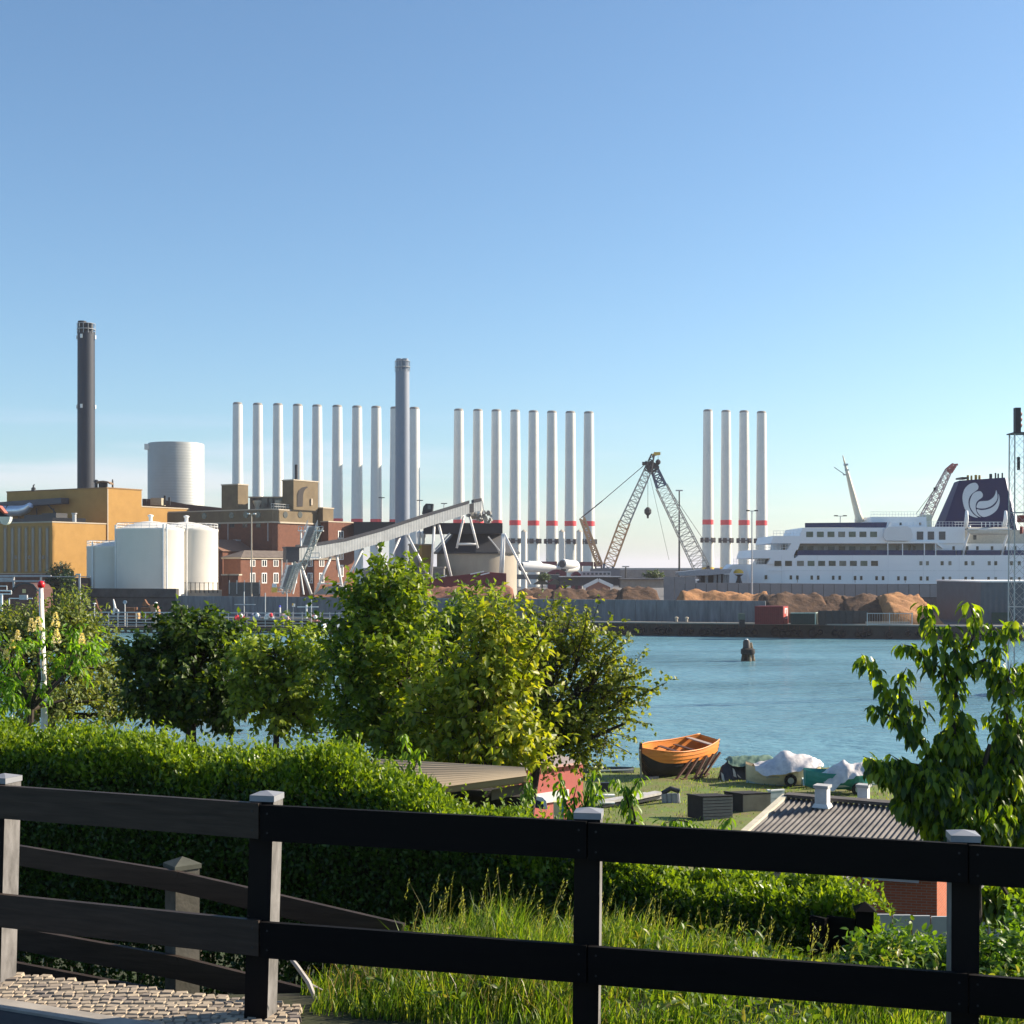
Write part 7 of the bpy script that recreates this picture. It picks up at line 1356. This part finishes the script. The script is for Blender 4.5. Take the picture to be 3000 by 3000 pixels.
n = 9000; x = rng.uniform(-1, 6, n); y = rng.uniform(9.8, 14, n); o, _ = blades('slope_grass', x, y, rng.uniform(.1, .35, n), .012, gm); tag(o, 'dark rough grass on the slope under the hedge', 'grass', kind='stuff')
def bush(name, label, cat, c0, r_, n, L, W_, m, seed=0, grp=None):
    cc = np.array(c0); dirs = nrm(rng.normal(size=(n, 3))); dirs[:, 2] = np.abs(dirs[:, 2])*1; q = 1+.22*np.sin(dirs[:, 0]*7+seed)*np.sin(dirs[:, 2]*9+seed)+.12*rng.normal(size=n); rad = q*(rng.random(n)**.45)
    pts_ = cc+dirs*np.array(r_)*rad[:, None]; o = thing(name, label, cat, tuple(c0), grp); leafmesh('leaves', pts_, dirs*.5+rng.normal(size=pts_.shape)*.5+np.array([0, 0, -.1]), dirs+np.array([0, 0, .8])+rng.normal(size=pts_.shape)*.4, rng.uniform(L*.7, L*1.3, n), W_, m, o, big=True, droop=.15)
    mb = MB(); rs = random.Random(seed)
    for k in range(14): a = rs.uniform(0, 6.28); mb.tube([(c0[0], c0[1], c0[2]-.15), (c0[0]+.35*r_[0]*math.cos(a), c0[1]+.35*r_[1]*math.sin(a), c0[2]+.4*r_[2]), (c0[0]+.8*r_[0]*math.cos(a), c0[1]+.8*r_[1]*math.sin(a), c0[2]+.7*r_[2])], [.012, .008, .004], 5, False)
    mb.build('stems', mat('green_brown_stem', (.10, .09, .04), .8), o); return o
bram = leafmat('bramble_leaves', [(.05, .11, .015), (.10, .20, .02), (.16, .26, .03)], .35)
for i, (p, yy, D, rx_, rz_, lab) in enumerate(((2610, 2860, 8.6, .34, .27, 'leafy green bush left of the right-hand fence post, below the white boards'), (2720, 2870, 8.9, .40, .27, 'leafy bush just behind the right-hand fence post'), (2920, 2870, 8.4, .38, .32, 'leafy bright bush at the right edge behind the fence'), (3080, 2860, 8.8, .4, .5, 'bush at the right edge partly outside the picture'), (1780, 2990, 8.1, .3, .2, 'low leafy weeds at the foot of the grass right of the third post'), (2420, 2985, 8.2, .4, .2, 'low dark weeds under the bottom rail at the right'))):
    q = P(p, yy, D); bush('bush', lab, 'bush', (q.x, D, min(q.z, 8.4)), (rx_, .35, rz_), 2600, .05, .032, bram, i)
o = thing('dry_stick', 'pale bleached branch leaning into the grass beside the second fence post', 'branch', tuple(P(890, 2880, 7.9))); mb = MB(); mb.tube([P(845, 2800, 7.95), P(870, 2830, 7.9), P(905, 2880, 7.85), P(925, 2930, 7.8)], [.012, .014, .016, .012], 6); mb.build('stick', mat('bleached_wood', (.5, .47, .44), .8, .2, 9), o)
mb = MB(); mb.tube([P(905, 2880, 7.85), P(945, 2900, 7.85)], [.008, .004], 5); mb.build('twig', mat('bleached_wood', (.5, .47, .44)), o)

wd = leafmat('weed_leaves', [(.04, .09, .012), (.09, .17, .02), (.15, .24, .03), (.26, .24, .10)], .36, tcol=.8)
n = 5200; x = rng.uniform(-1.1, 4.2, n); y = rng.uniform(6.9, 9.3, n); kp = (y > 7.75-.256*(x+1.38)) & (np.sin(x*3.3+1)*np.sin(y*4.1) > -.1); x, y = x[kp], y[kp]; z = np.array([ground(a, b_) for a, b_ in zip(x, y)])+rng.uniform(.03, .26, len(x))
c_ = np.stack([x, y, z], 1); o = leafmesh('weeds', c_, rng.normal(size=c_.shape)+np.array([0, 0, .4]), rng.normal(size=c_.shape)*.5+np.array([0, 0, 1]), rng.uniform(.03, .09, len(c_)), .028, wd, None, big=True, droop=.2); tag(o, 'broad leafy weeds mixed low into the tall grass', 'weeds', kind='stuff')
n = 600; x = rng.uniform(-1.1, .6, n); y = rng.uniform(7.0, 9.0, n); kp = y > 7.8-.256*(x+1.38); o, _ = blades('dead_grass', x[kp], y[kp], rng.uniform(.15, .42, int(kp.sum())), .006, leafmat('straw', [(.20, .16, .08), (.38, .31, .17)], .2), bend=1.0); tag(o, 'dry straw coloured dead grass among the green', 'grass', kind='stuff')
# ------------------------------------------------------------ trees
bark = mat('dark_bark', (.085, .065, .05), .95, scale=6, col2=(.045, .035, .028), bump=.02, stretch=(1, 1, .3))
def tree(name, label, cat, base, blobs, leaf, m, n_cl=300, per=26, shoot=.5, up=.35, spread=.10, droop=.3, lw=.5, trunk_r=.12, stems=1, seed=0, out=.7, gap=.25, group=None, big=False, rmin=.35, lean=.5):
    """blobs: (px, py, rx_px, rz_px, D, depth radius m)"""
    g = np.random.default_rng(seed+100); r = thing(name, label, cat, base, group); B = []
    for (p, y, rx_, rz_, D, ry_) in blobs:
        y += .7*shoot*F/D*min(1, up*2+.1)
        B.append((np.array([X(p, D), D, Z(y, D)]), np.array([rx_/F*D, ry_, rz_/F*D])))
    wts = np.array([b_[1].prod()**.67 for b_ in B]); wts /= wts.sum(); C, A, O = [], [], []
    while len(C) < n_cl:
        k = g.choice(len(B), p=wts); c, rr = B[k]; d = g.normal(size=3); d /= np.linalg.norm(d); f_ = rmin+(1-rmin)*g.random()**.55; q = c+d*rr*f_
        s_ = math.sin(q[0]*3.1+seed)*math.sin(q[2]*3.7+seed*2)*math.sin(q[1]*2.3)
        if s_ > 1-gap*1.6 or g.random() < gap*.5*(s_ > .2): continue
        C.append(q); O.append(d); A.append(k)
    C, O, A = np.array(C), np.array(O), np.array(A); n = len(C); ax = nrm(O*out+np.array([0, 0, up])+g.normal(size=(n, 3))*.35); Ls = shoot*g.uniform(.5, 1.3, n)
    t_ = np.tile(np.linspace(.0, 1, per), n); idx = np.repeat(np.arange(n), per); t_ = t_+g.normal(0, .04, len(t_)); base_ = C[idx]+ax[idx]*(Ls[idx]*t_)[:, None]
    taper = (1.1-.75*np.clip(t_, 0, 1))[:, None]; off = nrm(g.normal(size=base_.shape)); pts_ = base_+off*g.random(len(base_))[:, None]*spread*taper
    d = ax[idx]*lean+off*.9+np.array([0, 0, -droop]); u = np.array([0, 0, 1.])+O[idx]*.5+g.normal(size=base_.shape)*.45
    L = g.uniform(.7, 1.25, len(pts_))*leaf; leafmesh('crown', pts_, d, u, L, L*lw, m, r, droop=.18, big=big)
    mb = MB(); rs = random.Random(seed); bx, by, bz = base; cen = np.average([b_[0] for b_ in B], axis=0, weights=wts)
    zlow = min(b_[0][2]-b_[1][2] for b_ in B); fork = Vector((bx+(cen[0]-bx)*.35, by+(cen[1]-by)*.35, max(bz+.5, zlow+.15*(cen[2]-zlow))))
    roots = [Vector((bx+rs.uniform(-.12, .12)*(stems > 1)*3, by+rs.uniform(-.1, .1)*(stems > 1), bz)) for k in range(stems)]
    for q in roots: mb.tube([q, q.lerp(fork, .5)+Vector((rs.uniform(-.05, .05), 0, 0)), fork], [trunk_r*1.15, trunk_r*.9, trunk_r*.75], 8)
    for k, (c, rr) in enumerate(B):
        m_ = Vector(c); a = fork.lerp(m_, .5)+Vector((rs.uniform(-.15, .15), rs.uniform(-.15, .15), -.1*rr[2])); mb.tube([fork, a, m_], [trunk_r*.6, trunk_r*.42, trunk_r*.28], 6)
        ids = [i for i in range(n) if A[i] == k]; rs.shuffle(ids)
        for i in ids[:max(6, int(len(ids)*.45))]:
            e = Vector(C[i]); h = m_.lerp(a, rs.random()*.7); mb.tube([h, h.lerp(e, .55)+Vector((0, 0, -.03)), e+Vector(ax[i])*float(Ls[i])*.8], [trunk_r*.16, trunk_r*.10, .006], 4, False)
    mb.build('trunk', bark, r); return r, C, ax
gy = lambda D, px: ground(X(px, D), D)
lm_grey = leafmat('greygreen_leaves', [(.09, .14, .035), (.14, .19, .05), (.20, .24, .07), (.25, .28, .09)], .32, .5)
lm_dark = leafmat('dark_maple_leaves', [(.015, .035, .006), (.04, .085, .012), (.13, .20, .025)], .3, .5)
lm_lime = leafmat('olive_maple_leaves', [(.08, .13, .02), (.19, .27, .04), (.33, .41, .08)], .42)
lm_mid = leafmat('mid_green_leaves', [(.05, .10, .015), (.14, .22, .02), (.27, .35, .035)], .42, tcol=.85)
lm_yel = leafmat('yellow_green_leaves', [(.10, .16, .02), (.22, .29, .025), (.33, .38, .04), (.42, .42, .08)], .45, tcol=.72)
lm_cher = leafmat('cherry_leaves', [(.06, .10, .015), (.17, .22, .03), (.29, .32, .06)], .42, tcol=.85)
lm_blue = leafmat('bluish_leaves', [(.07, .13, .035), (.14, .22, .05), (.21, .29, .07)], .4)
lm_ches = leafmat('chestnut_leaves', [(.08, .19, .015), (.14, .28, .02), (.2, .35, .03)], .5)
# left group
tree('willow_tree', 'large grey green bushy tree behind the flagpole at the left', 'tree', (X(150, 27), 27, 3.3), [(60, 1900, 100, 110, 26.5, .9), (200, 1830, 75, 95, 27, .8), (215, 1770, 45, 70, 27, .6), (275, 1890, 65, 90, 27, .8), (315, 1995, 55, 75, 27, .7), (160, 2010, 130, 80, 26, .9), (20, 1820, 60, 55, 27, .6), (-90, 1880, 90, 120, 27, .8), (350, 2055, 45, 35, 27, .6), (110, 1820, 80, 45, 27, .7)], .10, lm_grey, 780, 20, .42, seed=1, trunk_r=.16, spread=.13, gap=.2, rmin=.25)
r_, C, ax = tree('chestnut_tree', 'bright green chestnut branches with cream flower candles around the flagpole', 'tree', (X(60, 22), 22, 4), [(220, 1930, 48, 70, 22.5, .35), (240, 1880, 35, 40, 22.3, .25), (20, 1880, 40, 45, 22, .3), (60, 2010, 60, 45, 22, .3), (190, 2040, 60, 40, 22.5, .3), (110, 1880, 30, 25, 22.4, .2)], .13, lm_ches, 80, 14, .28, seed=2, up=.1, droop=.9, spread=.1, lw=.36, trunk_r=.07, big=True, gap=.5)
cand = leafmat('chestnut_blossom', [(.70, .60, .30), (.80, .72, .50), (.85, .78, .62)], .25, .6)
for i, (p, y, s_) in enumerate(((92, 1835, 1.1), (112, 1832, 1.1), (163, 1822, 1.2), (166, 1870, 1.2), (52, 1860, .8), (18, 1915, .9), (240, 1872, .9), (37, 1884, .7), (-20, 1870, 1))):
    q = P(p, y+16, 21.8); h = .20*s_; k = 150; t_ = rng.random(k); a = rng.uniform(0, 6.28, k); rr = .055*s_*(1-t_**1.5)*rng.uniform(.5, 1, k); pts_ = np.stack([q.x+rr*np.cos(a), q.y+rr*np.sin(a), q.z+h*t_], 1); d = np.stack([np.cos(a), np.sin(a), np.full(k, .3)], 1)
    leafmesh('flower_candle', pts_, d, rng.normal(size=pts_.shape), np.full(k, .03), .022, cand, r_)
tree('dark_maple', 'dense dark umbrella-shaped maple with a short forked trunk', 'tree', (X(568, 24), 24, ground(0, 24)), [(560, 1990, 135, 85, 24, .8), (500, 1900, 95, 70, 24, .7), (600, 1880, 95, 70, 24.2, .7), (555, 1845, 70, 40, 24, .5), (450, 2030, 85, 55, 24, .7), (660, 2040, 80, 55, 24, .6), (425, 1920, 45, 28, 24, .3), (560, 2060, 140, 28, 24, .6), (400, 1905, 35, 16, 24, .25)], .115, lm_dark, 620, 20, .36, seed=3, up=.0, out=.9, droop=.45, lw=.75, trunk_r=.10, stems=3, spread=.11, gap=.2, rmin=.1)
tree('olive_maple', 'yellowish green maple with two thin dark trunks right of the dark maple', 'tree', (X(808, 23), 23, ground(0, 23)), [(800, 1890, 80, 55, 23, .6), (755, 1950, 65, 65, 23, .5), (850, 1960, 75, 70, 23, .6), (770, 2050, 75, 60, 23, .5), (900, 1900, 60, 50, 23, .4), (870, 2060, 80, 55, 23.2, .5)], .11, lm_lime, 330, 20, .36, seed=4, up=.05, droop=.5, lw=.7, trunk_r=.055, stems=2, spread=.1, gap=.3)
tree('round_lilac_tree', 'tall mid green tree with a pointed top in front of the grey chimney', 'tree', (X(1150, 22), 22, ground(0, 22)), [(1150, 1700, 70, 75, 22, .5), (1140, 1660, 45, 48, 22, .35), (1070, 1740, 70, 65, 22, .5), (1190, 1790, 90, 75, 22, .6), (1080, 1850, 100, 80, 22, .6), (1060, 1930, 80, 80, 21.5, .6), (1180, 1930, 110, 100, 21.5, .7), (1080, 2040, 110, 90, 21.5, .6), (1050, 2100, 75, 50, 21.5, .5), (1200, 2080, 100, 90, 21, .6), (1140, 2170, 120, 60, 21, .5), (1270, 2190, 90, 50, 21, .5)], .115, lm_mid, 720, 20, .5, seed=5, up=.3, droop=.35, lw=.68, trunk_r=.09, stems=3, spread=.1, gap=.3, rmin=.2)
tree('bluish_tree', 'cooler dark green tree between the pointed tree and the yellow shoots', 'tree', (X(1330, 24), 24, ground(0, 24)), [(1300, 1790, 85, 65, 24, .5), (1400, 1760, 65, 60, 24, .5), (1280, 1900, 90, 90, 24, .6), (1350, 2000, 110, 110, 24, .6), (1240, 1820, 50, 55, 24, .4), (1450, 1820, 60, 80, 24.5, .5), (1520, 1900, 70, 90, 24.5, .5), (1500, 2080, 90, 90, 24, .5), (1400, 2180, 110, 60, 24, .5)], .10, lm_blue, 560, 20, .4, seed=6, up=.4, lw=.65, trunk_r=.08, stems=2, spread=.1, gap=.32, rmin=.2)
tree('yellow_green_tree', 'bright yellow green tree with tall upright shoots in the middle', 'tree', (X(1430, 20), 20, ground(0, 20)), [(1395, 1800, 28, 75, 20, .25), (1490, 1780, 34, 60, 20, .25), (1440, 1880, 90, 75, 20, .4), (1290, 1990, 70, 90, 20.3, .35), (1330, 1860, 40, 50, 20, .3), (1400, 2000, 90, 100, 20, .5), (1500, 1920, 60, 90, 20, .35), (1530, 2050, 60, 90, 20, .35), (1440, 2100, 110, 80, 20, .5), (1330, 2160, 80, 60, 20, .4), (1540, 2110, 50, 60, 20, .3), (1250, 2200, 50, 40, 20, .3), (1400, 2190, 100, 35, 20, .4), (1340, 2240, 90, 35, 20, .3)], .13, lm_yel, 440, 18, .55, seed=7, up=.6, out=.7, droop=.55, lw=.6, trunk_r=.07, stems=3, spread=.09, gap=.3)
tree('cherry_tree', 'airy olive green cherry with long shoots reaching right over the water', 'tree', (X(1530, 23), 23, ground(1, 23)), [(1600, 1930, 90, 90, 23, .6), (1700, 1960, 85, 75, 23, .5), (1600, 2050, 110, 90, 23, .6), (1720, 2080, 80, 65, 23, .5), (1560, 1830, 65, 70, 23, .4), (1650, 1840, 60, 60, 23, .35), (1710, 1870, 45, 60, 23, .3), (1620, 2120, 90, 50, 23, .4), (1770, 1900, 40, 70, 23, .3), (1780, 2010, 70, 40, 23, .35), (1790, 2110, 55, 40, 23, .3), (1840, 2010, 45, 30, 22.8, .3), (1830, 2090, 45, 25, 22.8, .3), (1560, 2110, 60, 40, 23, .3), (1810, 1960, 50, 40, 23, .3), (1690, 2170, 60, 35, 23, .3)], .082, lm_cher, 560, 18, .6, seed=8, up=.15, out=.9, droop=.2, lw=.8, trunk_r=.09, stems=2, spread=.075, gap=.45, rmin=.2)
# explicit long shoots
def shootset(name, label, cat, base, paths, D, leaf, m, per_m=60, spread=.1, droop=1.1, lw=.42, r0=.03, parent=None, seed=0, group=None, density=1.0, hub_=None):
    g = np.random.default_rng(seed+500); r = parent or thing(name, label, cat, base, group); mb = MB(); C, Dn, U_ = [], [], []
    hub = hub_ or paths[0][-1]; nohub = hub_ == 'none'
    for path in paths:
        pts_ = [np.array(P(p, y, D+(dd[0] if dd else 0))) for p, y, *dd in path]; seg = [np.linalg.norm(b_-a) for a, b_ in zip(pts_, pts_[1:])]; L = sum(seg); n = max(5, int(L*per_m*density)); nn = len(pts_)
        mb.tube([Vector(q) for q in pts_]+([P(*hub[:2], D)] if not nohub and hub[:2] != path[-1][:2] else []), [r0*(.15+.85*i/(nn-1)) for i in range(nn)]+([r0] if not nohub and hub[:2] != path[-1][:2] else []), 6)
        s_ = np.sort(g.random(n))*L; cum = np.cumsum([0]+seg)
        P_ = np.array([[np.interp(v, cum, [q[k] for q in pts_]) for k in range(3)] for v in s_]); o_ = nrm(g.normal(size=P_.shape)*np.array([1, 1, .25])); C.append(P_+o_*g.random(n)[:, None]*spread*.45); Dn.append(o_*.75+np.array([0, 0, -droop])*g.uniform(.5, 1.2, n)[:, None]); U_.append(o_+np.array([0, 0, .9])+g.normal(size=P_.shape)*.25)
    C, Dn, U_ = map(np.concatenate, (C, Dn, U_)); L = g.uniform(.65, 1.2, len(C))*leaf; leafmesh('leaves', C, Dn, U_, L, L*lw, m, r, big=True, droop=.22, fold=.35); mb.build('shoots', bark, r); return r
shootset('cherry_shoots', 'long thin cherry shoots stretching out over the water at the right of the trees', 'branch', tuple(P(1800, 2000, 22.6)), [[(1910, 1956), (1870, 1978), (1820, 1990), (1740, 2020)], [(1930, 2022), (1895, 2018), (1860, 2010), (1780, 2025)], [(1908, 2120), (1880, 2118), (1850, 2105), (1780, 2100)], [(1722, 1770), (1718, 1800), (1712, 1850), (1690, 1920)], [(1815, 1858), (1795, 1880), (1770, 1900)], [(1825, 1925), (1790, 1940), (1740, 1960)], [(1565, 1765), (1552, 1800), (1540, 1840)], [(1680, 1790), (1668, 1820), (1660, 1860)], [(1720, 2205), (1700, 2180), (1650, 2150)], [(1600, 1780), (1610, 1820), (1600, 1860)]], 22.6, .075, lm_cher, 110, .06, .35, .75, .016, seed=3, hub_='none')
# right foreground cherry
lm_big = leafmat('drooping_leaves', [(.025, .06, .008), (.06, .12, .012), (.15, .24, .015), (.32, .40, .025)], .48, .34)
q = lambda u, v, *d: (2300+u*.4142, 1700+v*.4141, *d)
big = [[q(980, 165), q(1030, 300), q(1070, 450), q(1110, 600), q(1150, 760), q(1180, 950), q(1230, 1250)], [q(1300, 150), q(1340, 280), q(1330, 400), q(1280, 520), q(1220, 700), q(1200, 900)], [q(1460, 300), q(1500, 420), q(1510, 600), q(1550, 780), q(1560, 900), q(1600, 1180), q(1600, 1400)],
 [q(1640, 265), q(1600, 330), q(1540, 400)], [q(540, 520), q(600, 610), q(680, 740), q(790, 880), q(880, 1050), q(1000, 1200), q(1150, 1380)], [q(860, 615), q(820, 700), q(810, 820), q(830, 900)], [q(610, 880), q(700, 940), q(840, 1010), q(960, 1130)], [q(950, 850), q(960, 930), q(950, 1020)], [q(820, 450), q(900, 470), q(980, 540), q(1060, 640)],
 [q(1160, 310), q(1170, 400), q(1200, 500), q(1230, 600)], [q(1600, 590), q(1580, 680), q(1560, 760)], [q(1270, 660), q(1330, 600), q(1420, 560)], [q(550, 1245), q(640, 1280), q(760, 1320), q(900, 1350), q(1100, 1420)], [q(740, 1230), q(800, 1270), q(900, 1300), q(1050, 1330)], [q(700, 1400), q(780, 1430), q(950, 1480), q(1100, 1520)], [q(1250, 900), q(1270, 1000), q(1280, 1150)], [q(1690, 950), q(1650, 1050), q(1620, 1150)], [q(1420, 560), q(1440, 640), q(1500, 720)], [q(1690, 560), q(1720, 700), q(1700, 900)], [q(1440, 930), q(1480, 1000), q(1540, 1100)]]
D = 13.5; rt = shootset('foreground_cherry', 'cherry tree with drooping leaves filling the right edge in front of the water', 'tree', (X(2830, D), D, ground(3, D)), big, D, .125, lm_big, 150, .2, 1.15, .5, .018, seed=5, hub_='none')
g2 = np.random.default_rng(77); C = []
for (p, y, rx_, rz_, dd, ry_) in ((2740, 2300, 110, 75, 0, .35), (2830, 2390, 150, 100, 0, .45), (2900, 2270, 120, 80, .2, .4), (2960, 2380, 120, 110, .2, .45), (2690, 2350, 70, 45, 0, .25), (2800, 2180, 60, 50, .1, .25), (2600, 2250, 60, 28, 0, .2), (2880, 2480, 150, 60, .1, .4), (2980, 2180, 60, 80, .2, .3), (2950, 2640, 110, 60, .3, .3)):
    n = int(rx_*rz_*.2); d = nrm(g2.normal(size=(n, 3))); C.append(np.array(P(p, y, D+dd))+d*np.array([rx_/F*D, ry_, rz_/F*D])*(g2.random(n)**.4)[:, None])
C = np.concatenate(C); o_ = nrm(g2.normal(size=C.shape)); L = g2.uniform(.65, 1.25, len(C))*.13
leafmesh('crown', C, o_*.7+np.array([0, 0, -1.1]), o_*.6+np.array([0, -.2, .9])+g2.normal(size=C.shape)*.3, L, L*.45, lm_big, rt, big=True, droop=.2, fold=.35)
mb = MB(); b0 = Vector((X(2860, D), D, ground(3, D)-.1)); mb.tube([b0, P(2850, 2560, D), P(2830, 2400, D), P(2800, 2280, D)], [.09, .08, .07, .05], 8)
for e in ((2600, 2240), (2720, 2260), (2810, 2180), (2900, 2180), (2990, 2200), (2680, 2400), (2950, 2620)): mb.tube([P(2835, 2420, D), P((2835+e[0])/2, (2400+e[1])/2+10, D), P(*e, D)], [.05, .035, .02], 6)
mb.build('trunk', bark, rt)
# saplings in front of the yard
sap = leafmat('sapling_leaves', [(.08, .17, .015), (.13, .24, .02), (.19, .30, .025)], .42, .42)
def sapling(label, paths, D, seed, px, leaf=.10, pm=110):
    r = shootset('cherry_sapling', label, 'sapling', (X(px, D), D, ground(X(px, D), D)), paths, D, leaf, sap, pm, .12, 1.1, .42, .012, seed=seed, group='cherry saplings behind the fence')
    b_ = paths[0][-1]; MB().tube([P(b_[0], b_[1], D), (X(px, D), D, ground(X(px, D), D)-.1)], [.012, .02], 6).build('stem', bark, r)
sapling('tallest cherry sapling in front of the red shed', [[(1745, 2252), (1735, 2290), (1725, 2330), (1700, 2400)], [(1640, 2262), (1642, 2300), (1655, 2350), (1680, 2400)], [(1690, 2300), (1680, 2340), (1690, 2400)], [(1760, 2300), (1745, 2330), (1730, 2370)]], 12.5, 21, 1700)
sapling('cherry sapling in front of the pontoon frames', [[(1805, 2278), (1825, 2310), (1840, 2350), (1850, 2420)], [(1880, 2275), (1862, 2300), (1850, 2330)], [(1830, 2300), (1850, 2350), (1860, 2400)]], 12.3, 22, 1848)
sapling('small drooping sapling at the left of the red shed wall', [[(1555, 2268), (1552, 2300), (1548, 2350)], [(1540, 2290), (1546, 2330), (1548, 2370)]], 13, 23, 1548, .085)
sapling('low sapling tips showing above the rail below the slatted box', [[(1935, 2415), (1980, 2402), (2020, 2408), (2040, 2440)], [(2040, 2412), (2020, 2425), (2010, 2450)], [(2145, 2392), (2125, 2410), (2110, 2440)], [(1990, 2400), (1985, 2430), (1990, 2460)]], 10.8, 24, 2020, .08)
sapling('yellowish leafy sapling against the hedge before the tan roof', [[(1180, 2150), (1190, 2190), (1200, 2240), (1200, 2290)], [(1240, 2190), (1225, 2220), (1210, 2260)], [(1130, 2200), (1150, 2230), (1180, 2270)]], 13.5, 25, 1200, .085)
# dark conifer on the far quay and flagpole
tree('dark_far_tree', 'dark rounded tree on the far quay in front of the lower yellow hall', 'tree', (X(172, 248), 248, 2), [(178, 1690, 24, 38, 248, 2.0), (170, 1735, 34, 36, 248, 2.6)], .55, leafmat('far_dark_leaves', [(.008, .03, .015), (.015, .05, .02), (.03, .07, .025)], .2), 500, 12, 1.2, seed=12, trunk_r=.25, spread=.7, rmin=.2, gap=.05)
for p, y, lab in ((1593, 1692, 'small round bush on the far quay left of the maroon shed'), (1915, 1684, 'small light green bush before the breakwater')):
    bush('far_bush', lab, 'bush', tuple(P(p, y+6, 345)), (1.5 if p < 1700 else 2.6, 1.5, 1.4), 900, .5, .3, leafmat('far_bush_leaves', [(.04, .08, .02), (.09, .14, .03)], .2), 3)
D = 22.8; o = thing('flagpole', 'white flagpole with a red ball on top at the left', 'flagpole', (X(132, D), D, 4)); MB().tube([(X(136, D), D, 3.9), P(130, 2080, D), P(120, 1722, D)], [.055, .055, .036], 12).build('pole', mat('flagpole_white', (.78, .75, .70), .4), o, True)
MB().lathe(tuple(P(120.5, 1721, D)), [(.02, -.01), (.05, 0), (.062, .03), (.06, .07), (.04, .1), (.005, .112)], 16).build('ball', mat('ball_red', (.65, .02, .03), .35), o, True)
mb = MB(); mb.tube([P(114, 1730, D), P(118, 1760, D-.05), P(122, 1900, D-.06), P(128, 2060, D-.06)], .006, 5); mb.box(tuple(P(112, 1730, D)), (.05, .03, .03)); mb.build('halyard', mat('rope_pale', (.5, .42, .3)), o)
# ------------------------------------------------------------ haze
hm = bpy.data.materials.new('haze_air'); hm.use_nodes = True; t = hm.node_tree; t.nodes.clear(); o_ = t.nodes.new('ShaderNodeOutputMaterial'); pv = t.nodes.new('ShaderNodeVolumePrincipled')
pv.inputs['Color'].default_value = (.90, .90, 1.0, 1); pv.inputs['Density'].default_value = .00012; pv.inputs['Anisotropy'].default_value = .2; t.links.new(pv.outputs[0], o_.inputs['Volume'])
hz_ = MB().box2(-9500, 9500, -60, 17000, -4, 96).build('haze', hm); tag(hz_, 'thin blue air haze over the harbour', 'haze', kind='stuff')
